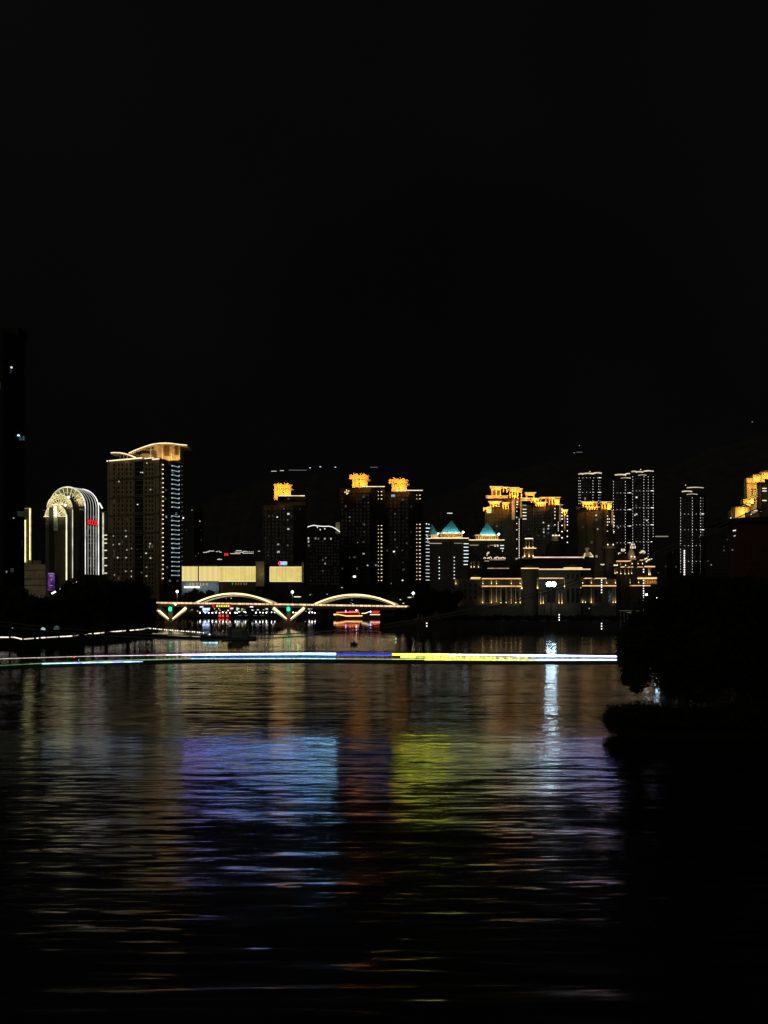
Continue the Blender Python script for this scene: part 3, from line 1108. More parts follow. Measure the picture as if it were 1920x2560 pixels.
    for j, a in enumerate((588, 594.5, 601, 608, 614)):
        glyph(a, 1457, 4.2, OT, j + 30, 1.1)
    # rooftop logo sign
    sg = thing('rooftop_sign', 'small white, blue and red illuminated sign on the hall roof', 'sign', P(707, 1408, 1213))
    fs = Fac((690, 1213), (725, 1213))
    m = MB()
    fs.pbox(m, 701, 717.5, 1404, 1411, 0, 0.4)
    m.obj('white_panel', glow((0.7, 0.9, 1.0), 1.1, flick=0.4, fscale=0.8), sg)
    m = MB()
    for j in range(4):
        fs.pbox(m, 702 + j * 3.9, 704.6 + j * 3.9, 1405.4, 1409, 0.4, 0.5)
    m.obj('lettering', glow((0.1, 0.4, 1.0), 0.8), sg)
    m = MB()
    fs.pbox(m, 701, 717.5, 1411.6, 1413.4, 0, 0.3)
    m.obj('blue_line', glow((0.35, 0.7, 1.0), 0.5), sg)
    pts = [fs.p(fs.u(700.5 - 4 * math.sin(math.pi * i / 8)), fs.z(1403.5 + 9.5 * i / 8), 0.2) for i in range(9)]
    MB().tube(pts, 0.45, 5).obj('red_crescent', glow((1.0, 0.03, 0.1), 1.8), sg)
    MB().box(X(699, 1214), X(718, 1214), 1214, 1214.5, Z(1415, 1214), Z(1408, 1214)).obj('frame', STEEL, sg)
    # red rooftop letters further back
    rs = thing('red_sign', 'tiny red two-character sign on the dark slope behind the hall', 'sign', P(565, 1386, 1900))
    ff = Fac((555, 1900), (575, 1900))
    m = MB()
    for a in (561, 566.5):
        ff.pbox(m, a, a + 1.2, 1383, 1389, 0, 0.4)
        ff.pbox(m, a + 1.4, a + 4, 1383, 1384.5, 0, 0.4)
        ff.pbox(m, a + 1.4, a + 4, 1387.5, 1389, 0, 0.4)
        ff.pbox(m, a + 3, a + 4, 1384.6, 1387.4, 0, 0.4)
    m.obj('characters', glow((1.0, 0.02, 0.06), 1.4), rs)
    m = MB()
    ff.pbox(m, 560, 572, 1389.5, 1410, -0.5, 0)
    m.obj('frame', DARKER, rs)


glow_hall()

# ================================================================== BUILDINGS, MIDDLE
GOLDST = surf('gold_lit_stone', (0.66, 0.56, 0.38), scale=0.5)


def gold_crown(r, D, x0, x1, ytop, ybot, power, left_tail=False):
    """square lantern with a flared cornice, upright fins and a wavy top, flood-lit"""
    w = x1 - x0
    h = ybot - ytop
    def bx(a, b, y0, y1, d0, d1, name):
        return MB().box(X(a, D), X(b, D), D + d0, D + d1, Z(y1, D), Z(y0, D)).obj(name, GOLDST, r)
    bx(x0 + w * 0.14, x0 + w * 0.86, ytop + h * 0.42, ybot, 2.5, 13, 'lantern_wall')
    bx(x0, x0 + w * 0.9, ytop + h * 0.10, ytop + h * 0.40, 0.5, 14.5, 'cornice')
    # wavy parapet
    n = 14
    a0, a1 = X(x0 + w * 0.06, D), X(x0 + w * 0.97, D)
    top = [(a0 + (a1 - a0) * i / n, Z(ytop + h * (0.05 + 0.07 * math.sin(i * 1.15)) + (h * 0.22 if i == n else 0), D)) for i in range(n + 1)]
    zb = Z(ytop + h * 0.16, D)
    vs = [(x, D + 0.2, z) for x, z in top] + [(x, D + 0.2, zb) for x, z in top] + [(x, D + 1.2, z) for x, z in top] + [(x, D + 1.2, zb) for x, z in top]
    k = n + 1
    fs = []
    for i in range(n):
        fs += [(i, i + k, i + k + 1, i + 1), (i + 2 * k, i + 1 + 2 * k, i + 1 + 3 * k, i + 3 * k), (i, i + 1, i + 1 + 2 * k, i + 2 * k)]
    MB().add(vs, fs).obj('parapet', GOLDST, r)
    for a in (0.2, 0.52):
        bx(x0 + w * a, x0 + w * (a + 0.03), ytop - 1.5, ybot - h * 0.1, -0.6, 0.15, 'fin')
    # pointed eave at the right
    MB().add([(X(x0 + w * 0.84, D), D, Z(ytop + h * 0.35, D)), (X(x1 + w * 0.02, D), D + 3, Z(ytop + h * 0.46, D)), (X(x0 + w * 0.84, D), D, Z(ytop + h * 0.58, D)),
              (X(x0 + w * 0.84, D), D + 9, Z(ytop + h * 0.35, D)), (X(x1 + w * 0.02, D), D + 7, Z(ytop + h * 0.46, D)), (X(x0 + w * 0.84, D), D + 9, Z(ytop + h * 0.58, D))],
             [(0, 2, 1), (3, 4, 5), (0, 1, 4, 3), (1, 2, 5, 4), (0, 3, 5, 2)]).obj('eave', GOLDST, r)
    if left_tail:
        bx(x0 - w * 0.02, x0 + w * 0.16, ytop + h * 0.05, ybot + h * 0.32, 0.4, 3, 'tail_wall')
        lamp(r, (X(x0, D), D - 3, Z(ybot + h * 0.1, D)), power * 0.5, (1, 0.42, 0.08))
    for a in (0.25, 0.6, 0.95):
        lamp(r, (X(x0 + w * a, D), D - 4.0, Z(ybot - h * 0.15, D)), power, C_GOLD, 0.4)
    for a in (0.15, 0.6):
        lamp(r, (X(x0 + w * a, D), D - 4.5, Z(ytop + h * 0.3, D)), power * 0.7, C_GOLD, 0.4)


EDGE = glow((1.0, 0.78, 0.45), 1.3, flick=0.3, fscale=0.3)
DOTW = glow((1.0, 0.80, 0.50), 1.8)


def mid_tower(label, D, x0, xm, x1, ytop, crown, line, dots, dim, base=1462, tail=False, side=None):
    r = thing('residential_tower', label, 'building', (X(x0, D), D, 2.4), 'dark towers with golden rooftop lanterns')
    fc = chain_block(r, [(x0, D + 8), (xm, D), (x1, D + 14)], 24, 2.4, Z(ytop, D), dim)
    f, g = fc
    ys = frange(ytop + 10, base, 9.15)
    n = max(3, int((xm - x0) / 9))
    windows(r, f, [x0 + (xm - x0) * (i + 0.5) / n for i in range(n)], ys, 4.2, 5, 0.035)
    windows(r, g, [xm + (x1 - xm) * (i + 0.5) / 3 for i in range(3)], ys, 3.0, 5, 0.03)
    piers(r, f, [x0 + (xm - x0) * i / n + 0.2 for i in range(0, n + 1, 2)], ytop + 1, base, 3.0, dim, 1.0)
    for y in ys[::3]:
        m = MB()
        f.pbox(m, x0 + 1, xm - 1, y + 3.4, y + 4.6, 0, 0.7)
        m.obj('floor_band', dim, r)
    gold_crown(r, D - 1, *crown, left_tail=tail)
    strip(r, f if line[1] < xm else Fac((x0, D), (x1, D)), line[0], line[1], line[2] - 0.8, line[2] + 0.9, EDGE, 0.2, 1.0)
    for (a, y0, y1, rp) in dots:
        u = g.u(a) if a > xm else f.u(a)
        ff = g if a > xm else f
        for y in frange(y0, y1, 9.15):
            q = ff.p(u, ff.z(y, u), 0.9)
            MB().octa(q, rp * D / F, 1.1 * D / F).obj('edge_lamp', DOTW, r)
    return r, f, g


r, f, g = mid_tower('dark tower with a golden lantern rising behind the glowing hall', 1290, 659, 733, 766, 1262, (686, 733, 1208, 1240, 650), (695, 762, 1239.5), [], GREYW, 1405, True)
MB().box(X(690, 1291), X(764, 1291), 1300, 1316, Z(1262, 1291), Z(1241, 1291)).obj('upper_storey', DARKW, r)
for e, y, st, w in ((694.5, 1293, 1.4, 3), (722, 1285, .9, 5), (722, 1322.5, .6, 5), (696.5, 1361, .3, 5), (697, 1380, .5, 6), (671, 1380, .05, 3), (671, 1388, .05, 3), (722, 1247, .05, 6)):
    strip(r, f, e - w / 2, e + w / 2, y - w * .4, y + w * .4, glow((0.8, 0.95, 1.0), st, flick=0.6, fscale=1), 1.05, 1.2, 'lit_window')

r, f, g = mid_tower('dark tower with the highest golden lantern and a red-tinged balcony edge', 1250, 851, 925, 962, 1219, (873, 926, 1184, 1218, 650), (905, 962, 1216.5), [(944, 1229, 1250, 1.0), (952, 1229, 1250, 2.2), (944, 1314, 1457, 0.9), (952, 1314, 1457, 2.2)], DARKW)
for e, y, st, w in ((910, 1242, .06, 6), (887.5, 1441.5, 1.8, 6), (883, 1442, .7, 2), (910, 1384.5, .3, 5), (895, 1356.5, .25, 2), (920, 1413.5, .8, 3), (888, 1393, .08, 5), (910, 1310, .03, 6), (938, 1413, .2, 5), (910, 1355, .06, 4)):
    strip(r, f if e < 925 else g, e - w / 2, e + w / 2, y - w * .4, y + w * .4, glow((0.8, 0.95, 1.0), st, flick=0.6, fscale=1), 1.05, 1.2, 'lit_window')
# small gold cross-shaped lamp cluster at its left shoulder
m = MB()
for a, y in ((866.5, 1225.5), (862.5, 1230.5), (867, 1230), (872, 1227.5), (867, 1234.5), (869.5, 1233)):
    m.octa(P(a, y, 1244), 0.7)
m.obj('roof_lamp_cluster', glow((1.0, 0.7, 0.3), 1.3), r)
MB().box(X(860, 1247), X(874, 1247), 1247, 1252, Z(1262, 1247), Z(1236, 1247)).obj('shoulder_wall', DARKW, r)

r, f, g = mid_tower('dark tower with a golden lantern beside the white-striped balconies', 1262, 963, 1022, 1057, 1229, (972, 1024, 1195, 1229, 650), (990, 1057, 1226), [(1040, 1238, 1250, 1.0), (1048, 1238, 1250, 2.2), (1040, 1311, 1452, 1.1), (1048, 1311, 1452, 2.6)], DARKW)
for e, y, st, w in ((984, 1239.5, .35, 9), (1008, 1249.5, .07, 6), (1018, 1296, .04, 3), (986, 1379, 1.8, 4), (994, 1369, .2, 2), (1007, 1376, .1, 3), (1007.5, 1451, 1.2, 4), (1010, 1424, .05, 6), (1008, 1406, .03, 4)):
    strip(r, f, e - w / 2, e + w / 2, y - w * .35, y + w * .35, glow((0.8, 0.95, 1.0), st, flick=0.6, fscale=1), 1.05, 1.2, 'lit_window')

# -- dark office block with a white wavy roof line
D = 1150
r = thing('office_block', 'dark block with a thin white wavy line of light along its roof', 'building', (X(810, D), D, 2.4))
D = 1200
fc = chain_block(r, [(771, D), (850, D - 4)], 30, 2.4, Z(1337, D), DARKER)
f = fc[0]
windows(r, f, frange(777, 845, 7.5), frange(1345, 1465, 8.2), 4.2, 4.4, 0.05)
MB().box(X(775, D), X(846, D), D + 6, D + 22, Z(1337, D), Z(1326, D)).obj('upper_storey', DARKER, r)
pts = [(769, 1317.5), (776, 1315), (785, 1313.2), (796, 1315), (810, 1316), (822, 1315.5), (830, 1317), (838, 1321), (845, 1326.5), (850, 1330)]
m = MB().tube([P(a, b, D + 2) for a, b in pts], 0.30, 5)
m.obj('roof_light', glow((0.97, 0.98, 0.92), 1.4), r)
vs, fs = [], []
for a, b in pts:
    vs += [(X(a, D), D + 2.2, Z(b, D) - 0.4), (X(a, D), D + 20, Z(b, D) - 0.4), (X(a, D), D + 20, Z(b, D) - 1.2), (X(a, D), D + 2.2, Z(b, D) - 1.2)]
for i in range(len(pts) - 1):
    k = 4 * i
    fs += [(k, k + 4, k + 5, k + 1), (k + 1, k + 5, k + 6, k + 2), (k + 2, k + 6, k + 7, k + 3), (k + 3, k + 7, k + 4, k)]
MB().add(vs, fs).obj('wavy_roof', DARKW, r)
MB().box(X(839, D), X(849.5, D), D + 3, D + 9, Z(1334, D), Z(1305, D)).obj('stair_tower', PALECONC, r)
lamp(r, P(843, 1322, D - 6), 220, (1.0, 0.88, 0.6), 0.3)
for a, y in ((793.5, 1318), (800.5, 1324), (812, 1322)):
    MB().octa(P(a, y, D - 1), 0.7).obj('roof_lamp', glow((1, 0.93, 0.75), 0.9), r)
for e, y, st in ((771, 1346, .7), (771.5, 1354, .55), (772, 1364, .15), (789, 1346, .25), (812, 1347, .4), (827.5, 1347, .5), (796, 1347, .12), (813, 1409, .25), (807, 1400, .08)):
    strip(r, f, e - 1.6, e + 1.6, y - 2.4, y + 2.4, glow((1, 0.95, 0.8), st), 0.1, 0.2, 'lit_window')

# -- striped balcony tower
D = 1180
r = thing('apartment_tower', 'narrow dark tower edge striped with short white balcony lamps', 'building', (X(1068, D), D, 2.4))
fc = chain_block(r, [(1058, D), (1080, D + 6)], 20, 2.4, Z(1300, D), DARKER)
f = fc[0]
for i, y in enumerate(frange(1320.5, 1456, 8.65)):
    b = MB()
    w0, w1 = (1063, 1075.5) if i < 4 else (1063, 1071.5)
    f.pbox(b, w0 - 1, w1 + 1, y + 1.0, y + 2.2, 0, 1.2)
    bo = b.obj('balcony', DARKW, r)
    m = MB()
    f.pbox(m, w0, w1, y - 0.75, y + 0.75, 0.8, 1.1)
    m.obj('tube_lamp', glow((0.92, 1.0, 0.96), 0.9 if i > 3 else 1.5), bo)
for a, y, st in ((1064, 1310, 1.2), (1070, 1311, .9), (1073, 1378, 1.0), (1066, 1342, .8), (1067, 1350, .6)):
    MB().octa(f.p(f.u(a), f.z(y), 1.2), 0.65).obj('wall_lamp', glow((0.9, 1, 1), st), r)


# -- teal pyramid roofs
def teal_tower(label, D, x0, x1, ytop, cx0, cx1, cy0, apex, px0, px1, bars, dots, extra):
    r = thing('teal_roofed_tower', label, 'building', (X(x0, D), D, 2.4))
    f = Fac((x0, D), (x1, D))
    MB().box(X(x0, D), X(x1, D), D, D + 15, 2.4, Z(ytop, D)).obj('wall', GREYW, r)
    windows(r, f, frange(x0 + 8, x1 - 14, 7.5), frange(ytop + 22, 1462, 8.7), 4.0, 4.6, 0.02)
    piers(r, f, [x0 + 2, (x0 + x1) / 2, x1 - 2], ytop + 2, 1464, 3.5, GREYW, 0.6)
    strip(r, f, x0 - 1, x1, ytop - 1.0, ytop + 0.8, glow((1.0, 0.80, 0.42), 1.5, flick=0.2, fscale=0.3), 0.2, 0.9)
    # arcaded crown
    MB().box(X(cx0 + 3, D), X(cx1 - 2, D), D + 3.5, D + 18, Z(ytop - 0.5, D), Z(cy0 + 3, D)).obj('arcade_wall', GOLDST, r)
    MB().box(X(cx0, D), X(cx1, D), D + 2, D + 19.5, Z(cy0 + 3, D), Z(cy0, D)).obj('cornice', GOLDST, r)
    fa = Fac((cx0, D + 3.5), (cx1, D + 3.5))
    n = int((cx1 - cx0) / 5.2)
    for i in range(n):
        a = cx0 + 5 + (cx1 - cx0 - 11) * i / (n - 1)
        m = MB()
        u = fa.u(a)
        w = 0.55
        zb, zt = fa.z(ytop - 2), fa.z(cy0 + 6.0)
        arc = [(u - w, zb), (u + w, zb), (u + w, zt)] + [(u + w * math.cos(t), zt + w * math.sin(t)) for t in np.linspace(0.4, math.pi - 0.4, 4)] + [(u - w, zt)]
        k = len(arc)
        m.add([fa.p(a_, z_, 0.15) for a_, z_ in arc] + [fa.p(a_, z_, 0.0) for a_, z_ in arc], [tuple(range(k))] + [(i_, i_ + k, (i_ + 1) % k + k, (i_ + 1) % k) for i_ in range(k)])
        m.obj('arched_window', surf('arcade_opening', (0.09, 0.04, 0.015)), r)
        m = MB()
        fa.box(m, u + w + 0.14, u + w + 0.42, zb, fa.z(cy0 + 4), 0.0, 0.4)
        m.obj('pilaster', GOLDST, r)
    # pyramid
    ax, ay = apex
    zb = Z(cy0, D)
    b = [(X(px0, D), D + 3.5, zb), (X(px1, D), D + 3.5, zb), (X(px1, D) + 0.5, D + 18, zb), (X(px0, D), D + 18, zb)]
    t = (X(ax, D), D + 10.5, Z(ay, D))
    MB().add(b + [t], [(3, 2, 1, 0), (0, 1, 4), (1, 2, 4), (2, 3, 4), (3, 0, 4)]).obj('pyramid_roof', TEAL, r)
    for q in (b[0], b[1]):
        MB().tube([Vector(q) + Vector((0, -0.05, 0.1)), Vector(t)], [0.22, 0.1], 4).obj('hip_rib', TEAL, r)
    for i in range(1, 6):
        q = Vector(b[0]).lerp(Vector(b[1]), i / 6)
        MB().tube([q + Vector((0, -0.05, 0.1)), q.lerp(Vector(t), 0.96)], [0.1, 0.04], 4).obj('roof_seam', TEAL, r)
    MB().tube([t, (t[0], t[1], t[2] + 1.6)], 0.08, 4).obj('finial', STEEL, r)
    for i in range(3):
        a = px0 + (px1 - px0) * (0.2 + 0.3 * i)
        lamp(r, (X(a, D), D + 0.8, zb + 1.2), 520, (0.45, 0.95, 1.0), 0.25)
    q = P(cx1, cy0 - 0.5, D + 1.2)
    MB().octa(q, 0.95).obj('corner_lamp', glow((0.85, 0.9, 1.0), 3.0), r)
    lamp(r, q + Vector((0.5, -1.5, 0.6)), 700, (0.75, 0.9, 1.0), 0.3)
    for i in range(6):
        a = cx0 + (cx1 - cx0) * (i + 0.5) / 6
        lamp(r, (X(a, D), D + 0.8, Z(ytop - 1.5, D)), 330, (1.0, 0.66, 0.24), 0.25)
    for (a, b_, y0, y1, st) in bars:
        for y in frange(y0, y1, st):
            bb = MB()
            f.pbox(bb, a - 0.8, b_ + 0.8, y + 1.0, y + 2.2, 0, 1.0)
            bo = bb.obj('balcony', DARKW, r)
            m = MB()
            f.pbox(m, a, b_, y - 0.8, y + 0.8, 0.7, 1.0)
            m.obj('tube_lamp', glow((0.85, 1.0, 1.0), 1.4), bo)
    for (a, y0, y1) in dots:
        bulbs(r, f, a, frange(y0, y1, 8.75), 1.5, glow((0.9, 1.0, 1.0), 1.4))
    for (a, b_, y, st) in extra:
        strip(r, f, a, b_, y - 0.8, y + 0.8, glow((1.0, 0.85, 0.6), st), 0.6, 0.9)
    return r, f


r, f = teal_tower('teal pyramid roofed tower beside the white-striped balconies', 940, 1076, 1172, 1345.5, 1097, 1158, 1331, (1131, 1299), 1103, 1151, [(1159, 1171, 1359.5, 1420, 8.65)], [(1098, 1393.5, 1446), (1135.5, 1393.5, 1455)], [(1072, 1104, 1358.5, 0.5), (1135, 1156, 1358.2, 0.25)])
# its lower side pavilion
MB().box(X(1077, 944), X(1096, 944), 944, 954, Z(1345, 944), Z(1336, 944)).obj('side_arcade', GOLDST, r)
bb = [(X(1076, 944), 944, Z(1335.8, 944)), (X(1096, 944), 944, Z(1335.8, 944)), (X(1096, 944), 958, Z(1335.8, 944)), (X(1070, 944), 958, Z(1335.8, 944))]
MB().add(bb + [(X(1080, 944), 950, Z(1308, 944))], [(3, 2, 1, 0), (0, 1, 4), (1, 2, 4), (2, 3, 4), (3, 0, 4)]).obj('side_roof', TEAL, r)
lamp(r, (X(1092, 940), 940, Z(1334, 940)), 240, (0.45, 0.95, 1.0), 0.25)
lamp(r, (X(1086, 940), 940, Z(1343, 940)), 260, (1.0, 0.66, 0.24), 0.25)
MB().octa(P(1095, 1334, 940), 0.8).obj('corner_lamp', glow((0.85, 0.9, 1.0), 2.2), r)
r, f = teal_tower('second teal pyramid roofed tower with cream arcaded crown above the small domes', 945, 1171, 1261, 1350, 1188, 1247, 1336, (1221, 1304), 1200, 1240, [(1250.5, 1259.5, 1363.8, 1372, 7.2)], [], [(1174, 1196, 1363, 0.4), (1225, 1240, 1363, 0.3)])
for e, y, st in ((1221, 1365.5, .12), (1237.5, 1364, .8), (1244, 1364, .8), (1257.5, 1377, .7), (1217.5, 1384, .8), (1221, 1382, .7)):
    strip(r, f, e - 2, e + 2, y - 2.5, y + 2.5, glow((1, 0.85, 0.6), st), 0.1, 0.2, 'lit_window')


# ================================================================== GOLD CLUSTER
def pavilion(r, D, x0, x1, y0, y1, d, power, cols=3, roofh=0.38, solid=False):
    """open rooftop pavilion: columns under an upside-down flared roof"""
    w = X(x1, D) - X(x0, D)
    cx = (X(x0, D) + X(x1, D)) / 2
    zt, zb = Z(y0, D), Z(y1, D)
    zr = zt - (zt - zb) * roofh
    MB().frustum((cx, D + d / 2, 0), w * 0.36, d * 0.36, zr, w * 0.5, d * 0.5, zt - 0.35).obj('flared_roof', GOLDST, r)
    MB().box(cx - w * 0.52, cx + w * 0.52, D - d * 0.02, D + d * 1.02, zt - 0.3, zt).obj('roof_slab', GOLDST, r)
    for i in range(cols):
        a = cx - w * 0.34 + w * 0.68 * i / max(1, cols - 1)
        MB().box(a - 0.32, a + 0.32, D + d * 0.14, D + d * 0.14 + 0.6, zb, zr).obj('column', GOLDST, r)
        MB().box(a - 0.32, a + 0.32, D + d * 0.8, D + d * 0.8 + 0.6, zb, zr).obj('column', GOLDST, r)
    if solid:
        MB().box(cx - w * 0.3, cx + w * 0.3, D + d * 0.3, D + d * 0.7, zb, zr).obj('core', BROWNW, r)
    m = MB()
    m.box(cx - w * 0.53, cx + w * 0.53, D - d * 0.05, D - d * 0.03, zt - 0.25, zt + 0.1)
    m.obj('edge_light', glow((1.0, 0.72, 0.32), 1.1, flick=0.35, fscale=0.4), r)
    n = max(1, int(w / 4))
    for i in range(n):
        lamp(r, (cx - w * 0.3 + w * 0.6 * (i + 0.5) / n, D - 1.2, zb + (zr - zb) * 0.35), power / n, C_GOLD, 0.25)


def terrace(r, D, x0, x1, y, power, h=3, d=6):
    MB().box(X(x0, D), X(x1, D), D, D + d, Z(y + h, D), Z(y + 0.8, D)).obj('terrace_wall', GOLDST, r)
    MB().box(X(x0 - 0.5, D), X(x1 + 0.5, D), D - 0.8, D + d, Z(y + 0.7, D), Z(y, D)).obj('edge_light', glow((1.0, 0.66, 0.30), 1.0, flick=0.4, fscale=0.3), r)
    n = max(1, int((x1 - x0) / 14))
    for i in range(n):
        lamp(r, (X(x0 + (x1 - x0) * (i + 0.5) / n, D), D - 2.2, Z(y + h + 1.0, D)), power / n, C_GOLD, 0.25)


PIL = glow((1.0, 0.55, 0.26), 0.42, flick=0.3, fscale=0.2)


def pilaster(r, D, x0, x1, y0, y1):
    MB().box(X(x0, D), X(x1, D), D - 1, D, Z(y1, D), Z(y0, D)).obj('pilaster', GOLDST, r)
    n = max(2, int((y1 - y0) / 16))
    for i in range(n):
        lamp(r, (X((x0 + x1) / 2, D), D - 3.0, Z(y0 + (y1 - y0) * (i + 0.5) / n, D)), 60, (1.0, 0.55, 0.22), 0.2)


def dot_column(r, D, a, ys, rad, mat):
    for y in ys:
        MB().octa(P(a, y, D), rad * D / F).obj('edge_lamp', mat, r)


WDOT = glow((1.0, 0.93, 0.80), 1.8)
D = 1000
r = thing('gold_crowned_tower', 'tall tower with stacked golden pavilions on its stepped top, left one of the gold-topped group', 'building', (X(1255, D), D, 2.4))
fc = chain_block(r, [(1213, D + 6), (1278, D), (1300, D + 10)], 22, 2.4, Z(1268, D), OLIVE)
f, g = fc
windows(r, f, [1222, 1229, 1240, 1247, 1258, 1266], frange(1280, 1425, 8), 3.8, 3.6, 0.01)
piers(r, f, [1214.5, 1235, 1252.5, 1274], 1270, 1430, 3, OLIVE, 0.9)
chain_block(r, [(1262, D + 8), (1299.5, D + 4)], 16, Z(1268, D) + 0.01, Z(1243, D), BROWNW, 'upper_storey')
chain_block(r, [(1230, D + 9), (1261, D + 8)], 14, Z(1268, D) + 0.01, Z(1243, D), BROWNW, 'upper_storey')
pavilion(r, D + 6, 1225, 1257, 1216, 1238.5, 8, 700, 3, 0.42, True)
pavilion(r, D + 8, 1257.5, 1270.5, 1217.5, 1230, 6, 220, 2, 0.3)
pavilion(r, D + 3, 1272, 1298, 1218.5, 1245, 8, 760, 4, 0.4)
pavilion(r, D + 3, 1293, 1306.5, 1221.5, 1246, 6, 330, 2, 0.36)
terrace(r, D + 3, 1216, 1270, 1238.8, 420, 7)
pavilion(r, D - 2, 1221.5, 1253, 1253, 1266.5, 6, 620, 4, 0.45, True)
pavilion(r, D - 2, 1255.5, 1274, 1256, 1272, 6, 420, 3, 0.4)
pavilion(r, D - 1, 1208, 1220, 1269, 1278, 5, 200, 2, 0.4)
for y in (1268, 1272.5, 1276.5, 1280.5):
    MB().box(X(1219, D - 3), X(1229, D - 3), D - 3, D + 5, Z(y + 1, D), Z(y - 0.8, D)).obj('lit_band', glow((1.0, 0.85, 0.25), 1.0), r)
pilaster(r, D - 1, 1300.2, 1304.2, 1247, 1295)
pilaster(r, D + 1, 1279, 1287, 1246, 1300)
dot_column(r, D, 1292, [1255, 1261, 1268.5, 1278, 1293.5, 1309, 1324.5, 1348, 1371.5], 1.3, WDOT)
dot_column(r, D, 1294, [1255, 1261], 1.6, WDOT)
for y in frange(1297, 1400, 5.6):
    MB().box(X(1297, D), X(1298.6, D), D - 0.6, D - 0.2, Z(y + 3.8, D), Z(y, D)).obj('edge_dash', glow((1.0, 0.85, 0.65), 0.9), r)
strip(r, f, 1240.5, 1245, 1314, 1317, glow((0.9, 0.9, 0.9), 0.12), 0.95, 1.1, 'lit_window')
strip(r, g, 1288, 1293, 1395, 1399, glow((0.9, 0.9, 0.9), 0.35), 0.4, 0.6, 'lit_window')

D = 990
r = thing('gold_crowned_tower', 'wide tower with a golden pergola roofline, middle one of the gold-topped group', 'building', (X(1350, D), D, 2.4))
fc = chain_block(r, [(1305.5, D + 5), (1382, D), (1400, D + 8)], 22, 2.4, Z(1262, D), GREYW)
f, g = fc
windows(r, f, [1312, 1321, 1329, 1341, 1349, 1357, 1368, 1376], frange(1275, 1410, 8), 4.4, 3.4, 0.02)
piers(r, f, [1307, 1334.5, 1362.5, 1380], 1264, 1415, 3, OLIVE, 0.9)
for y in frange(1278, 1400, 8):
    m = MB()
    f.pbox(m, 1316, 1375, y - 0.6, y + 0.6, 0, 0.7)
    m.obj('floor_band', OLIVE, r)
pavilion(r, D + 6, 1313, 1340, 1231, 1248, 7, 330, 2, 0.42)
terrace(r, D + 3, 1303, 1330, 1244.5, 150, 3)
terrace(r, D + 4, 1303, 1328, 1250, 100, 2)
pavilion(r, D, 1326, 1350, 1245, 1256, 6, 560, 3, 0.5, True)
pavilion(r, D - 1, 1335, 1369, 1255, 1265.5, 5, 620, 5, 0.4, True)
pavilion(r, D + 3, 1350, 1368, 1243, 1254, 5, 120, 2, 0.3)
pavilion(r, D + 1, 1369.5, 1401, 1243, 1262.5, 8, 560, 4, 0.2)
MB().frustum((X(1394, D), D + 4, 0), 1.0, 3, Z(1262, D), 1.9, 3.4, Z(1246, D)).obj('flared_core', GOLDST, r)
lamp(r, P(1394, 1257, D - 3), 220, C_GOLD)
pilaster(r, D - 1, 1397.5, 1402, 1260, 1305)
terrace(r, D + 1, 1395, 1407, 1261.5, 130, 2)
dot_column(r, D - 1, 1387.3, [1271.5, 1279.5, 1288, 1296, 1312], 1.4, WDOT)
for y in (1263.5, 1273.5, 1281.5, 1289.5, 1297.5):
    MB().box(X(1306.5, D - 1), X(1316, D - 1), D - 1.5, D - 1, Z(y + 1, D), Z(y - 0.8, D)).obj('tube_lamp', glow((1.0, 0.95, 0.62), 1.2 if y > 1270 else 0.4), r)
for y in frange(1305, 1325, 5):
    MB().box(X(1395, D - 1), X(1396.3, D - 1), D - 1.5, D - 1, Z(y + 3.4, D), Z(y, D)).obj('edge_dash', glow((1.0, 0.85, 0.65), 0.9), r)
for e, y, st, w in ((1359, 1306.5, .9, 3), (1372, 1314.5, .9, 3), (1371, 1322, .35, 4), (1360.5, 1323, .2, 5), (1360, 1330.5, .5, 4), (1347, 1339, .05, 3), (1362, 1341, .06, 5), (1357, 1291, .04, 3), (1384, 1315, .12, 2), (1371, 1333, .08, 4)):
    strip(r, f, e - w / 2, e + w / 2, y - w * .5, y + w * .5, glow((0.9, 1.0, 0.95), st, flick=0.6, fscale=1.4), 0.75, 0.9, 'lit_window')
# slim outrider tower
D = 1004
r = thing('slim_tower', 'slim dark tower with one small golden cap and two columns of white dots', 'building', (X(1412, D), D, 2.4))
MB().box(X(1402.5, D), X(1420.5, D), D, D + 14, 2.4, Z(1284, D)).obj('wall', DARKER, r)
pavilion(r, D - 2, 1403.5, 1420, 1274, 1283.5, 5, 360, 3, 0.45, True)
pilaster(r, D - 1, 1409.7, 1413, 1284, 1326)
dot_column(r, D - 2, 1405, [1272.5, 1281, 1289.5, 1297.5, 1313.5, 1329, 1344.5], 2.0, WDOT)
dot_column(r, D - 2, 1418.5, [1290, 1297.5, 1304.5, 1312, 1327, 1341, 1356], 1.7, WDOT)
windows(r, Fac((1402.5, D), (1420.5, D)), [1409, 1416], frange(1335, 1420, 8), 3, 3.4, 0.0)

D = 1020
r = thing('gold_crowned_tower', 'tower with golden pavilion and pergola, right one of the gold-topped group below the dotted towers', 'building', (X(1490, D), D, 2.4))
fc = chain_block(r, [(1442, D + 6), (1514, D), (1532, D + 8)], 22, 2.4, Z(1273, D), OLIVE)
f, g = fc
windows(r, f, [1451, 1460, 1471, 1479, 1492, 1500], frange(1284, 1405, 8), 4.2, 3.6, 0.03)
piers(r, f, [1443.5, 1466, 1486, 1507], 1275, 1410, 3, BROWNW, 0.9)
pavilion(r, D - 1, 1453, 1487, 1254, 1268, 8, 700, 4, 0.5, True)
pavilion(r, D + 1, 1483, 1494.5, 1254.5, 1266, 6, 120, 2, 0.25)
pavilion(r, D - 2, 1463, 1499, 1267, 1274, 5, 520, 5, 0.35, True)
pavilion(r, D + 1, 1501.5, 1531, 1254.5, 1274, 8, 480, 4, 0.18)
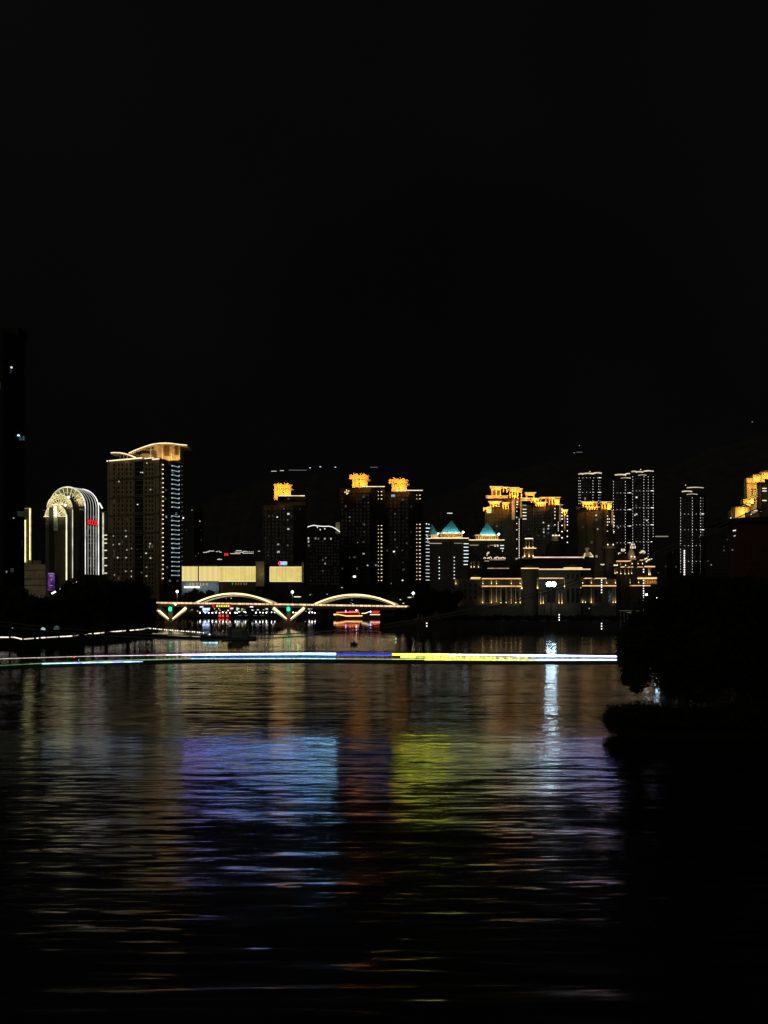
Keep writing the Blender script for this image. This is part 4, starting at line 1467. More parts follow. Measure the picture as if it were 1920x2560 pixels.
MB().frustum((X(1525, D), D + 4, 0), 0.9, 3, Z(1274, D), 1.7, 3.4, Z(1257, D)).obj('flared_core', GOLDST, r)
lamp(r, P(1525, 1270, D - 3), 220, C_GOLD)
pilaster(r, D - 1, 1528.3, 1532.2, 1275, 1313)
MB().box(X(1441, D), X(1452, D), D + 2, D + 10, Z(1273, D), Z(1266, D)).obj('parapet', BROWNW, r)
dot_column(r, D - 1, 1518.8, [1290, 1297.5, 1305, 1312.5, 1328], 1.4, WDOT)
dot_column(r, D - 1, 1523, [1297.5, 1305], 1.4, WDOT)
dot_column(r, D - 1, 1535, [1290.5, 1298.5, 1306.5, 1314, 1329], 1.6, WDOT)
for e, y, st, w in ((1491, 1288.5, .6, 4), (1495, 1323, .35, 3.5), (1492, 1300, .06, 5), (1457.5, 1317.5, .06, 3), (1530, 1345, .06, 3), (1480, 1356, .04, 6), (1492, 1391, .25, 5)):
    strip(r, f, e - w / 2, e + w / 2, y - w * .5, y + w * .5, glow((0.95, 0.97, 0.85), st, flick=0.6, fscale=1.4), 0.95, 1.1, 'lit_window')

# ================================================================== DOTTED TOWERS
DW = glow((1.0, 0.96, 0.88), 1.7)
DD = glow((1.0, 0.96, 0.88), 0.35)
CR = glow((1.0, 0.84, 0.58), 0.75, flick=0.5, fscale=0.15)


def dotted(label, D, x0, xm, x1, ytop, cols, rings, y0, y1, crowns, dim_cols=(), base=1440, mast=None):
    r = thing('dotted_tower', label, 'building', (X(x0, D), D, 2.4), 'high towers outlined by white dots')
    fc = chain_block(r, [(x0, D + 10), (x0 + 5, D + 2), (xm, D), (x1 - 3, D + 8), (x1, D + 16)], 24, 2.4, Z(ytop, D), DARKW)
    f = Fac((x0, D - 1), (x1, D - 1))
    ff = fc[1]
    windows(r, fc[1], frange(x0 + 9, xm - 4, 6.5), frange(ytop + 8, base, 7.15), 3.4, 3.6, 0.015)
    windows(r, fc[2], frange(xm + 4, x1 - 6, 6.5), frange(ytop + 8, base, 7.15), 3.0, 3.6, 0.02)
    for a in cols:
        m = MB()
        for y in frange(y0, y1, 7.12):
            m.octa(P(a, y, D - 1.5), 0.85 * D / F)
        m.obj('light_string', DD if a in dim_cols else DW, r)
    for y in rings:
        m = MB()
        n = int((x1 - x0) / 9.3)
        for i in range(n + 1):
            a = x0 + 3 + (x1 - x0 - 6) * i / n
            m.octa(P(a, y, D - 1.6), 0.72 * D / F)
        m.box(X(x1 - 10, D), X(x1 - 5, D), D - 1.8, D - 1.4, Z(y + 0.7, D), Z(y - 0.7, D))
        m.obj('light_ring', DW, r)
    for (a, b, y, h) in crowns:
        n = 6
        pts = [P(a + (b - a) * i / n, y - 1.3 * math.sin(math.pi * i / n), D - 0.5) for i in range(n + 1)]
        MB().tube(pts, h * D / F / 2, 6).obj('crown_light', CR, r)
        MB().box(X(a + 2, D), X(b - 2, D), D + 2, D + 14, Z(ytop, D), Z(y + 1, D)).obj('roof_house', DARKER, r)
    if mast:
        MB().tube([P(mast[0], ytop, D + 8), P(mast[0], mast[1], D + 8)], 0.25, 4).obj('mast', STEEL, r)
        MB().octa(P(mast[0], mast[1], D + 8), 0.5).obj('mast_lamp', DW, r)
    return r


r = dotted('dotted tower partly behind the right gold-topped tower', 1500, 1445, 1482, 1506, 1193, (1447, 1450.5, 1482.4, 1497, 1501.5), (1194.5, 1231), 1202, 1262, [(1446, 1458, 1185.5, 3.6), (1457, 1484, 1184.5, 3.2), (1484, 1504, 1183.2, 3.6)], (1501.5,), 1300, (1475, 1179))
strip(r, Fac((1445, 1498), (1506, 1498)), 1461, 1464, 1244, 1250, glow((1, 0.9, 0.8), 0.25), 0.5, 1.2, 'lit_window')
r = dotted('dotted tower standing just left of the tallest dotted tower', 1520, 1531, 1563, 1581, 1197, (1533.5, 1563.5), (1232.3, 1274, 1315.3, 1357), 1204, 1395, [(1537, 1565, 1187.5, 3.4), (1563, 1580, 1185, 2.4), (1552, 1577, 1195.5, 1.5)], (), 1400)
strip(r, Fac((1531, 1518), (1581, 1518)), 1544, 1547, 1317, 1321, glow((1, 0.95, 0.9), 0.25), 0.5, 1.2, 'lit_window')
r = dotted('tallest dotted tower, five columns of white dots over the domes', 1480, 1579.5, 1610, 1637, 1188, (1581.8, 1609.8, 1620.7, 1633), (1227, 1269.5, 1312, 1354.5, 1397.5), 1192, 1436, [(1579, 1591, 1179.5, 3.6), (1590, 1608, 1180.3, 3.2), (1609, 1634, 1178.2, 2.8), (1596, 1616, 1188.2, 1.6)], (), 1440, (1601.8, 1174))
for e, y, st in ((1591, 1243.5, 1.3), (1587, 1288, .6), (1591, 1285.5, .8), (1617, 1301, .7), (1590, 1264, .07), (1612, 1299, .1)):
    strip(r, Fac((1579, 1478), (1637, 1478)), e - 1.7, e + 1.7, y - 1.6, y + 1.6, glow((1, 0.95, 0.85), st), 0.5, 1.2, 'lit_window')
r = dotted('lone dotted tower standing apart towards the right', 1460, 1699, 1732, 1763, 1234, (1701.5, 1731, 1751.5, 1757.5), (1285, 1324.5, 1364, 1403.5), 1245, 1437, [(1717, 1759, 1219.5, 2.0), (1705, 1730, 1229, 3.0), (1717, 1744, 1236, 1.3)], (1757.5,), 1440, (1714, 1213))
m = MB()
for y in frange(1377, 1438, 5.9):
    m.octa(P(1711, y, 1457), 0.95)
m.obj('light_string', DW, r)

# -- low pale-roofed block between the dotted towers
D = 1400
r = thing('low_block', 'unlit block with one pale roof line between the dotted towers', 'building', (X(1655, D), D, 2.4))
MB().box(X(1640, D), X(1669, D), D, D + 20, 2.4, Z(1343, D)).obj('wall', DARKW, r)
f = Fac((1640, D), (1669, D))
strip(r, f, 1638, 1670, 1340, 1342.2, glow((1.0, 0.93, 0.75), 0.28), -0.2, 0.9)
windows(r, f, [1646, 1655, 1664], frange(1352, 1440, 8), 4, 4, 0.12)
for (x0, x1, yt, dd, lab) in ((1668, 1700, 1372, 1430, 'faint low block left of the lone dotted tower'), (1764, 1826, 1340, 1350, 'faint grey block right of the lone dotted tower')):
    r = thing('low_block', lab, 'building', (X(x0, dd), dd, 2.4))
    MB().box(X(x0, dd), X(x1, dd), dd, dd + 22, 2.4, Z(yt, dd)).obj('wall', DARKW, r)
    f = Fac((x0, dd), (x1, dd))
    windows(r, f, frange(x0 + 6, x1 - 5, 8), frange(yt + 9, 1440, 9), 4, 4.4, 0.08)
    MB().box(X(x0 + 4, dd), X(x1 - 8, dd), dd + 4, dd + 14, Z(yt, dd), Z(yt - 5, dd)).obj('roof_house', DARKER, r)

# ================================================================== RIGHT GOLD TERRACES
D = 800
r = thing('terraced_tower', 'golden flood-lit terraced tower at the right edge', 'building', (X(1890, D), D, 2.4))


def gbox(a, b, y0, y1, d0, d1, mat, name):
    return MB().box(X(a, D), X(b, D), D + d0, D + d1, Z(y1, D), Z(y0, D)).obj(name, mat, r)


gbox(1870, 1896.5, 1205, 1470, 4, 9, GOLDST, 'wall')
gbox(1897, 1990, 1200, 1470, 8, 14, DARKW, 'wall')
gbox(1867.5, 1897, 1195, 1206, 1, 6, GOLDST, 'parapet')
gbox(1883, 1899, 1187, 1205, 0, 9, GOLDST, 'roof_house')
gbox(1897, 1914, 1197, 1204, 2, 9, GOLDST, 'parapet')
MB().lathe((X(1917, D), D + 4), [(3.3, Z(1197, D)), (3.6, Z(1186, D)), (3.4, Z(1180, D)), (2.4, Z(1176.5, D))], 18).obj('turret', GOLDST, r)
MB().lathe((X(1937, D), D + 7), [(5.0, Z(1197, D)), (5.0, Z(1180, D)), (4.0, Z(1174, D))], 18).obj('turret', GOLDST, r)
MB().lathe((X(1894, D), D + 2), [(2.2, Z(1205, D)), (2.4, Z(1190, D)), (1.6, Z(1185.5, D))], 14).obj('turret', GOLDST, r)
gbox(1855, 1889, 1248.5, 1260, -3, 3.9, GOLDST, 'terrace_wall')
gbox(1872, 1880, 1240, 1260, -4, -3.02, GOLDST, 'buttress')
gbox(1846, 1877, 1268, 1283, -6, 4, GOLDST, 'terrace_wall')
MB().lathe((X(1859, D), D - 5), [(2.6, Z(1283, D)), (2.7, Z(1270, D)), (1.4, Z(1264, D))], 14).obj('turret', GOLDST, r)
MB().lathe((X(1866, D), D - 4), [(1.6, Z(1275, D)), (1.6, Z(1263, D)), (1.0, Z(1261, D))], 12).obj('turret', GOLDST, r)
gbox(1829.5, 1853, 1272, 1297, -8, 2, GOLDST, 'terrace_wall')
gbox(1822, 1829, 1277, 1297, -4, 2, BEIGE, 'side_wall')
gbox(1829.5, 1851, 1269.5, 1272, -8.5, 2, GOLDST, 'parapet')
gbox(1834, 1893, 1284, 1470, -3.9, 3.9, OLIVE, 'lower_wall')
for i, y in enumerate((1222, 1227.5, 1233, 1239)):
    gbox(1883.5, 1886.5, y - 2, y + 2, 3.8, 4.0, DARKER, 'window')
    gbox(1889, 1896, y - 0.4, y + 0.4, 3.6, 3.98, BROWNW, 'groove')
    gbox(1897.5, 1901, y - 0.9, y + 0.5, 6.5, 7.6, glow((1.0, 0.9, 0.85), 0.9), 'lamp_bar')
gbox(1869.3, 1871, 1206, 1248, 2.6, 3.9, BEIGE, 'pipe_shaft')
gbox(1904.5, 1909.5, 1206, 1270, 5.5, 7.9, STONED, 'pilaster')
for y in (1218.5, 1225, 1249):
    gbox(1915, 1925, y - 1, y + 0.8, 7, 7.8, glow((1.0, 0.97, 0.8), 1.2), 'tube_lamp')
for y in (1276, 1282, 1288.5):
    gbox(1883.5 if y < 1285 else 1889, 1895.5, y - 0.7, y + 0.6, 1.5, 3.0, glow((1.0, 0.93, 0.6), 1.0 if y < 1280 else 0.4), 'tube_lamp')
for a, y in ((1902, 1277.5), (1827, 1295), (1878, 1286)):
    MB().octa(P(a, y, D - 6), 0.38).obj('lamp_globe', glow((1, 0.9, 0.75), 1.5), r)
for a, y, o, p in ((1838, 1292, -12.5, 320), (1848, 1290, -12.5, 320), (1857, 1280, -10.5, 330), (1868, 1279, -10.5, 330), (1875, 1258, -7, 260), (1862, 1258, -6.5, 200), (1880, 1255, -5, 320), (1893, 1248, -1.5, 420), (1890, 1232, -2, 300), (1886, 1215, -3, 260), (1877, 1204, -3, 240), (1889, 1200, -4, 300), (1899, 1198, -4, 300), (1906, 1202, -2, 160), (1912, 1190, -4, 300), (1922, 1190, -4, 300), (1934, 1188, -2, 380)):
    lamp(r, P(a, y, D + o), p * 1.5, (1.0, 0.56, 0.09), 0.3)

# dark red-brown block nearer on the right bank
D = 560
r = thing('brown_block', 'unlit red-brown block with a hipped roof at the right edge behind the tree', 'building', (X(1890, D), D, 2.2))
chain_block(r, [(1822, D + 14), (1842, D), (1995, D + 5)], 30, 2.2, Z(1306, D), REDW)
z0 = Z(1305, D)
MB().add([(X(1820, D), D + 12, z0), (X(1838, D), D - 2, z0), (X(2000, D), D + 3, z0), (X(2000, D), D + 45, z0), (X(1820, D), D + 45, z0), (X(1885, D), D + 20, Z(1286, D)), (X(1960, D), D + 22, Z(1284, D))],
         [(0, 1, 5), (1, 2, 6, 5), (2, 3, 6), (3, 4, 5, 6), (4, 0, 5), (4, 3, 2, 1, 0)]).obj('roof', DARKW, r)
f = Fac((1842, D), (1995, D + 5))
windows(r, f, frange(1862, 1980, 17), frange(1325, 1440, 17), 7, 9, 0.0)
f = Fac((1822, D + 14), (1842, D))
strip(r, f, 1834, 1840.5, 1325.2, 1327.4, glow((0.95, 1.0, 0.95), 1.1), 0.1, 0.3, 'lit_window')
strip(r, f, 1836, 1840, 1338.6, 1340.6, glow((0.95, 1.0, 0.95), 0.6), 0.1, 0.3, 'lit_window')
strip(r, f, 1831.5, 1833, 1374, 1375.4, glow((0.95, 1.0, 0.95), 0.5), 0.1, 0.3, 'lit_window')

# ================================================================== RIVERSIDE CLASSICAL HALLS
CORN = glow((1.0, 0.56, 0.22), 1.15, flick=0.3, fscale=0.35)
CORN2 = glow((1.0, 0.68, 0.28), 1.3, flick=0.2, fscale=0.35)
CORN3 = glow((1.0, 0.62, 0.42), 0.5, flick=0.4, fscale=0.35)


def cornice(r, D, x0, x1, y, h=2.2, mat=CORN, out=1.0, depth=8):
    MB().box(X(x0 - 1, D), X(x1 + 1, D), D - out, D + depth, Z(y + h / 2 + 1.4, D), Z(y + h / 2, D)).obj('cornice', STONE, r)
    MB().box(X(x0, D), X(x1, D), D - out - 0.25, D - out - 0.05, Z(y + h / 2, D), Z(y - h / 2, D)).obj('cornice_light', mat, r)


def uplit(r, D, a, y0, y1, w=2.6, p=34, big=False):
    p *= 4.0
    """engaged column with a small uplight at its foot"""
    x = X(a, D)
    rad = w * D / F / 2
    MB().lathe((x, D - rad * 0.7), [(rad * 1.25, Z(y1, D)), (rad * 1.25, Z(y1 - 1, D)), (rad, Z(y1 - 1.2, D)), (rad * 0.88, Z(y0 + 1.2, D)), (rad * 1.2, Z(y0, D))], 10).obj('column', STONE, r)
    zb = Z(y1 - 1.0, D)
    s = 0.42 if big else 0.26
    MB().octa((x, D - rad * 2 - 0.55, zb - 0.1), s, s * 1.5).obj('uplight', glow((1.0, 0.80, 0.34), 2.2), r)
    lamp(r, (x, D - rad * 2 - 1.0, zb + 0.5), p, (1.0, 0.62, 0.24), 0.12)


def pediment(r, D, x0, x1, ya, yb, lit=CORN2):
    a, b, c = (X(x0, D), Z(yb, D)), (X(x1, D), Z(yb, D)), (X((x0 + x1) / 2, D), Z(ya, D))
    v = [(a[0], D - 1.2, a[1]), (b[0], D - 1.2, b[1]), (c[0], D - 1.2, c[1]), (a[0], D + 6, a[1]), (b[0], D + 6, b[1]), (c[0], D + 6, c[1])]
    MB().add(v, [(0, 1, 2), (5, 4, 3), (0, 2, 5, 3), (1, 4, 5, 2), (0, 3, 4, 1)]).obj('pediment', STONED, r)
    MB().box(a[0], b[0], D - 1.8, D - 1.4, a[1] - 0.35, a[1] + 0.15).obj('cornice_light', lit, r)


def arched_bay(r, D, a, w, y0, y1, mat=None):
    """tall arched recess"""
    x = X(a, D)
    hw = w * D / F / 2
    zb, zt = Z(y1, D), Z(y0, D) - hw
    pr = [(x - hw, zb), (x + hw, zb), (x + hw, zt)] + [(x + hw * math.cos(t), zt + hw * math.sin(t)) for t in np.linspace(0.3, math.pi - 0.3, 7)] + [(x - hw, zt)]
    k = len(pr)
    MB().add([(p[0], D - 0.12, p[1]) for p in pr] + [(p[0], D + 0.01, p[1]) for p in pr], [tuple(range(k))] + [(i, i + k, (i + 1) % k + k, (i + 1) % k) for i in range(k)]).obj('arched_window', mat or GLASS, r)


def dome(r, D, a, rad_px, y0, ytop, mat=ROOF, lantern=None):
    x = X(a, D)
    R = rad_px * D / F
    zb = Z(y0, D)
    H = Z(ytop, D) - zb
    prof = [(R * 1.05, zb - 0.5)] + [(R * math.cos(t), zb + H * math.sin(t)) for t in np.linspace(0, math.pi / 2 * 0.95, 8)]
    MB().lathe((x, D + R), prof, 18).obj('dome', mat, r)
    for i in range(7):
        t0 = math.pi + math.pi * i / 6
        pts = [(x + R * 1.01 * math.cos(p) * math.cos(t0), D + R + R * 1.01 * math.cos(p) * math.sin(t0), zb + H * 1.01 * math.sin(p)) for p in np.linspace(0, math.pi / 2 * 0.93, 6)]
        MB().tube(pts, 0.08, 4).obj('dome_rib', mat, r)


# --- left columned wing
D = 775
r = thing('columned_hall', 'left columned riverside hall with two lit cornices and a small pediment', 'building', (X(1220, D), D, 2.2))
MB().box(X(1136, D), X(1303.5, D), D, D + 15, 2.2, Z(1447, D)).obj('wall', STONED, r)
MB().box(X(1303.7, D), X(1346, D), D + 3, D + 15, 2.2, Z(1423, D)).obj('wall', GREYW, r)
cornice(r, D, 1204, 1302, 1446.5)
cornice(r, D, 1204, 1303, 1465.5, 2.4, CORN)
cornice(r, D, 1176, 1200, 1447, 1.4, CORN, 0.6)
pediment(r, D - 1, 1177, 1201, 1436, 1444)
for a in (1207, 1228.5, 1241, 1278, 1300):
    uplit(r, D, a, 1449, 1459.5, 2.4, 20)
for a in (1206.5, 1228.5, 1241, 1278, 1300):
    uplit(r, D, a, 1469, 1507, 2.8, 44)
for a in (1252, 1265, 1289):
    uplit(r, D, a, 1469, 1507, 2.4, 3)
uplit(r, D, 1139.5, 1447, 1460, 2.4, 26)
uplit(r, D, 1139.5, 1485, 1508, 2.8, 36)
uplit(r, D, 1304, 1446, 1471, 2.4, 34, True)
for a in (1217.5, 1259, 1289):
    arched_bay(r, D, a, 9, 1474, 1506)
for a in (1150, 1163, 1176, 1189):
    for y in (1462, 1478, 1494):
        m = MB()
        Fac((1136, D), (1303, D)).pbox(m, a - 2.5, a + 2.5, y - 4, y + 4, 0, 0.12)
        m.obj('window', GLASS, r)
for y in (1455, 1470, 1486):
    MB().box(X(1137, D), X(1203, D), D - 0.35, D, Z(y + 0.7, D), Z(y - 0.7, D)).obj('string_course', STONED, r)
MB().box(X(1146, D), X(1160, D), D + 4, D + 14, Z(1447, D), Z(1441, D)).obj('roof_house', STONED, r)
pediment(r, D + 1, 1302, 1346, 1412, 1420.5)

# --- domed kiosk wing behind
D = 800
r = thing('domed_pavilion', 'dark dome pavilion with three uplit columns behind the left columned hall', 'building', (X(1186, D), D, 2.2))
MB().box(X(1173, D), X(1205, D), D + 0.5, D + 14, 2.2, Z(1402, D)).obj('wall', DARKW, r)
dome(r, D, 1187, 15.5, 1402, 1386)
for a in (1177.5, 1185, 1196):
    uplit(r, D, a, 1404, 1418, 2.6, 9)
MB().box(X(1170, D), X(1208, D), D - 0.6, D + 15, Z(1422, D), Z(1419.5, D)).obj('ledge', STONED, r)

D = 812
r = thing('arcaded_hall', 'dark arcade with a row of small lit round arches on its top ledge', 'building', (X(1240, D), D, 2.2))
MB().box(X(1208, D), X(1268, D), D, D + 18, 2.2, Z(1399, D)).obj('wall', DARKW, r)
cornice(r, D, 1211, 1222, 1402.5, 1.2, CORN3)
cornice(r, D, 1224, 1262, 1399.2, 1.3, CORN3)
cornice(r, D - 5, 1218, 1272, 1420.8, 1.7, CORN3)
MB().box(X(1214, D - 5), X(1275, D - 5), D - 5, D - 0.05, 2.2, Z(1422, D)).obj('porch', DARKER, r)
AR = glow((1.0, 0.80, 0.58), 1.1)
for a, s in ((1212, 2.6), (1221, 2.4), (1226, 3.4), (1238, 2.6), (1243, 3.8), (1248.5, 2.2), (1252, 2), (1257, 3.2), (1261.5, 2)):
    n = 7
    pts = [P(a + s * math.cos(t), 1396.8 - s * 1.15 * math.sin(t), D - 1) for t in np.linspace(0, math.pi, n)]
    MB().tube(pts, 0.2, 4).obj('arch_light', AR, r)
    lamp(r, P(a, 1396, D - 2), 10, C_WARM, 0.1)
    MB().box(X(a - s, D), X(a + s, D), D - 0.5, D - 0.05, Z(1398.5, D), Z(1396.5, D)).obj('balustrade', STONED, r)
MB().lathe((X(1219, D), D + 3), [(1.3, Z(1392, D)), (1.3, Z(1386, D)), (0.9, Z(1383.5, D))], 10).obj('turret', STONED, r)
for a, y in ((1218, 1384), (1220, 1383), (1217.5, 1388)):
    MB().octa(P(a, y, D), 0.4).obj('lamp_globe', AR, r)
windows(r, Fac((1214, D - 5), (1275, D - 5)), [1232, 1240, 1252, 1258], [1431, 1438], 2.5, 3.5, 0.25)

# --- central block
D = 765
r = thing('columned_hall', 'central riverside hall with long lit roofline and portico behind the twin floodlights', 'building', (X(1378, D), D, 2.2))
MB().box(X(1346.5, D), X(1453, D), D + 2, D + 15, 2.2, Z(1424, D)).obj('wall', STONED, r)
MB().box(X(1453.2, D), X(1478, D), D + 4, D + 15, 2.2, Z(1424, D)).obj('wall', DARKW, r)
cornice(r, D, 1347, 1476, 1423, 2.4, CORN2, 0.5, 6)
cornice(r, D, 1347, 1408, 1445.5, 2.0, CORN, 0.8, 4)
pediment(r, D - 1, 1408, 1455, 1411, 1419.5)
MB().box(X(1304, D + 20), X(1462, D + 20), D + 20, D + 44, 2.2, Z(1396, D + 20)).obj('rear_wall', DARKW, r)
MB().box(X(1303, D + 19), X(1464, D + 19), D + 18.5, D + 44, Z(1396, D + 20) + 0.01, Z(1395, D + 20)).obj('rear_cornice', STONE, r)
MB().box(X(1306, D + 18), X(1460, D + 18), D + 18, D + 18.4, Z(1394.4, D + 18), Z(1391.8, D + 18)).obj('cornice_light', glow((1.0, 0.72, 0.52), 1.0, flick=0.25, fscale=0.2), r)
for a, y0, y1, big in ((1343.5, 1445, 1470, True), (1411, 1444, 1468, True), (1351.5, 1480, 1509, False), (1358, 1492, 1508, False), (1397, 1484, 1508, False), (1404.5, 1484, 1508, False)):
    uplit(r, D, a, y0, y1, 2.6, 42 if big else 38, big)
for a in (1372, 1384):
    arched_bay(r, D + 1.98, a, 9, 1462, 1506)
for a in (1420, 1432, 1444):
    arched_bay(r, D + 1.98, a, 7, 1470, 1506)
    m = MB()
    Fac((1410, D + 2), (1453, D + 2)).pbox(m, a - 2.5, a + 2.5, 1436, 1446, 0, 0.12)
    m.obj('window', GLASS, r)
# urn-topped finial at the end of the long roofline
dd = D + 18
MB().lathe((X(1469, dd), dd + 2), [(2.8, Z(1392, dd)), (2.6, Z(1389, dd)), (1.2, Z(1381, dd)), (0.5, Z(1377, dd)), (0.9, Z(1375.5, dd)), (1.35, Z(1371.5, dd)), (1.1, Z(1369, dd)), (0.3, Z(1368, dd))], 14).obj('urn_finial', GOLDST, r)
lamp(r, P(1469, 1378, dd - 3), 90, (1.0, 0.62, 0.36), 0.2)
for a0, y0, a1, y1 in ((1459, 1396, 1462.5, 1383), (1474.5, 1381, 1483, 1391.5), (1474, 1391.5, 1483.5, 1391.8)):
    MB().tube([P(a0, y0, dd - 0.5), P(a1, y1, dd - 0.5)], 0.24, 4).obj('slope_light', glow((1.0, 0.8, 0.5), 1.0), r)
MB().box(X(1462, dd), X(1486, dd), dd, dd + 8, 2.2, Z(1393, dd)).obj('rear_wing', DARKW, r)

# --- belvedere
D = 782
r = thing('belvedere', 'small open belvedere with a lit ring top at the left end of the long roofline', 'building', (X(1320, D), D, 2.2))
MB().box(X(1309, D), X(1333, D), D + 0.6, D + 6, Z(1398, D), Z(1368, D)).obj('base_wall', BROWNW, r)
MB().box(X(1307.5, D), X(1340, D), D - 0.6, D + 7, Z(1370.5, D), Z(1368.5, D)).obj('ledge', STONE, r)
MB().box(X(1307.5, D), X(1340.5, D), D - 1, D - 0.7, Z(1371.6, D), Z(1369.8, D)).obj('ledge_light', CORN2, r)
for a in (1311, 1322.5, 1332.5):
    uplit(r, D, a, 1374, 1391, 2.2, 26, True)
for a in (1315, 1323, 1332):
    uplit(r, D, a, 1350, 1368.5, 1.6, 22)
MB().lathe((X(1323.5, D), D + 2), [(2.0, Z(1350, D)), (2.1, Z(1345, D)), (1.8, Z(1342, D)), (1.0, Z(1338, D))], 14).obj('drum', ROOF, r)
MB().lathe((X(1323.5, D), D + 2), [(1.95, Z(1347.6, D)), (2.25, Z(1347, D)), (2.25, Z(1345.4, D)), (1.95, Z(1345, D))], 14).obj('ring_light', glow((1.0, 0.86, 0.6), 1.6), r)

# --- dark big dome with lit lantern
D = 815
r = thing('domed_hall', 'big dark dome with a small lit lantern above the long roofline', 'building', (X(1388, D), D, 2.2))
MB().box(X(1362, D), X(1416, D), D + 1, D + 22, 2.2, Z(1385, D)).obj('wall', DARKW, r)
dome(r, D, 1389, 24, 1385, 1350)
MB().lathe((X(1391, D), D + 5), [(2.2, Z(1352, D)), (2.2, Z(1341, D)), (1.6, Z(1338, D)), (0.2, Z(1330, D))], 12).obj('lantern', STONE, r)
for a in (1382.5, 1390, 1398):
    MB().octa(P(a, 1338.5, D + 1), 0.55).obj('lantern_lamp', glow((1.0, 0.86, 0.6), 1.6), r)
MB().box(X(1380.5, D), X(1400, D), D + 0.8, D + 1.0, Z(1339.2, D), Z(1337.6, D)).obj('ring_light', glow((1.0, 0.82, 0.5), 0.9), r)
lamp(r, P(1397, 1344, D), 50, C_WARM, 0.2)
lamp(r, P(1385, 1345, D), 30, C_WARM, 0.2)

# --- right wing
D = 770
r = thing('columned_hall', 'right columned riverside hall below the round tower', 'building', (X(1500, D), D, 2.2))
MB().box(X(1453.6, D), X(1541, D), D, D + 15, 2.2, Z(1447, D)).obj('wall', STONED, r)
cornice(r, D, 1453, 1515, 1445.8, 1.8, CORN2)
cornice(r, D, 1455, 1540, 1464.5, 2.4, CORN)
for a in (1456, 1478, 1516, 1538):
    uplit(r, D, a, 1448, 1458, 2.2, 20)
for a in (1456, 1478, 1538):
    uplit(r, D, a, 1468, 1506, 2.8, 44)
uplit(r, D, 1450, 1448, 1470, 2.4, 30, True)
for a in (1463, 1532):
    uplit(r, D, a, 1468, 1506, 2.2, 3)
MB().box(X(1506, D), X(1513, D), D - 0.8, D, Z(1505, D), Z(1468, D)).obj('pilaster', BROWNW, r)
for a in (1470, 1490, 1500, 1524):
    arched_bay(r, D, a, 7.5, 1474, 1506)

# --- round tower
D = 792
r = thing('round_tower', 'round stone tower with two lit upper niches beside the triple domes', 'building', (X(1527, D), D, 2.2))
cx = X(1527, D)
u = D / F
MB().lathe((cx, D + 4), [(14.5 * u, 2.2), (14.5 * u, Z(1371, D))], 24).obj('shaft', STONED, r)
MB().lathe((cx, D + 4), [(14.7 * u, Z(1371, D)), (16.3 * u, Z(1369.5, D)), (16.3 * u, Z(1366.5, D)), (12 * u, Z(1365, D))], 24).obj('cornice', STONE, r)
MB().lathe((cx, D + 4), [(11.5 * u, Z(1365, D)), (11.5 * u, Z(1342, D))], 24).obj('drum', STONED, r)
MB().lathe((cx, D + 4), [(12.8 * u, Z(1342, D)), (12.8 * u, Z(1340, D)), (10.5 * u, Z(1334, D)), (6 * u, Z(1328, D)), (1 * u, Z(1325, D))], 24).obj('dome', ROOF, r)
for a in (1519.5, 1533):
    MB().octa(P(a, 1361.5, D - 0.4), 0.4, 0.6).obj('uplight', glow((1.0, 0.84, 0.45), 1.8), r)
    lamp(r, P(a, 1360, D - 0.8), 30, (1.0, 0.68, 0.3), 0.15)
for a in (1518, 1536):
    lamp(r, P(a, 1412, D - 2.0), 60, (1.0, 0.8, 0.4), 0.3)
    lamp(r, P(a, 1395, D - 1.6), 26, (1.0, 0.8, 0.4), 0.3)
    lamp(r, P(a, 1376, D - 2.0), 22, (1.0, 0.75, 0.35), 0.3)
for a in (1521, 1526.5, 1532):
    arched_bay(r, D + 0.6, a, 3.0, 1346, 1360)
for a, y in ((1503, 1411), (1506.5, 1412), (1509.5, 1411)):
    MB().octa(P(a, y, D - 2), 0.45).obj('ledge_lamp', glow((1, 0.85, 0.6), 0.9), r)

# --- triple domes
D = 780
r = thing('triple_domed_hall', 'ornate hall with three small lit domes and tiered golden balconies', 'building', (X(1590, D), D, 2.2))
MB().box(X(1541.3, D), X(1578, D), D + 1.5, D + 22, 2.2, Z(1405, D)).obj('wall', DARKW, r)
MB().box(X(1578.2, D), X(1632, D), D + 2.5, D + 22, 2.2, Z(1403, D)).obj('wall', DARKW, r)
cornice(r, D, 1540, 1577, 1402.8, 2.0, CORN)
cornice(r, D, 1551, 1582, 1417.5, 2.0, CORN)
cornice(r, D, 1593, 1606, 1417.3, 1.6, CORN)
cornice(r, D, 1610, 1636.5, 1416.5, 2.6, CORN)
cornice(r, D, 1599, 1624, 1400.3, 1.6, CORN)
cornice(r, D, 1574, 1625, 1464, 1.9, CORN)
dome(r, D, 1558, 16, 1402, 1386)
dome(r, D, 1607, 14, 1400, 1384)
MB().lathe((X(1583, D), D + 6), [(8.5 * u, Z(1400, D)), (9 * u, Z(1388, D)), (8 * u, Z(1380, D)), (5 * u, Z(1374, D)), (2 * u, Z(1371, D))], 16).obj('dome', GOLDST, r)
MB().lathe((X(1583, D), D + 6), [(4.2 * u, Z(1372, D)), (4.2 * u, Z(1360, D)), (1 * u, Z(1356, D))], 10).obj('lantern', GOLDST, r)
MB().lathe((X(1557, D), D + 3), [(3.2 * u, Z(1386, D)), (3.2 * u, Z(1373, D)), (1 * u, Z(1370, D))], 10).obj('lantern', STONED, r)
MB().lathe((X(1608, D), D + 3), [(4.2 * u, Z(1384, D)), (4.2 * u, Z(1378, D)), (1 * u, Z(1374, D))], 10).obj('lantern', GOLDST, r)
GL = glow((1.0, 0.85, 0.58), 1.3)
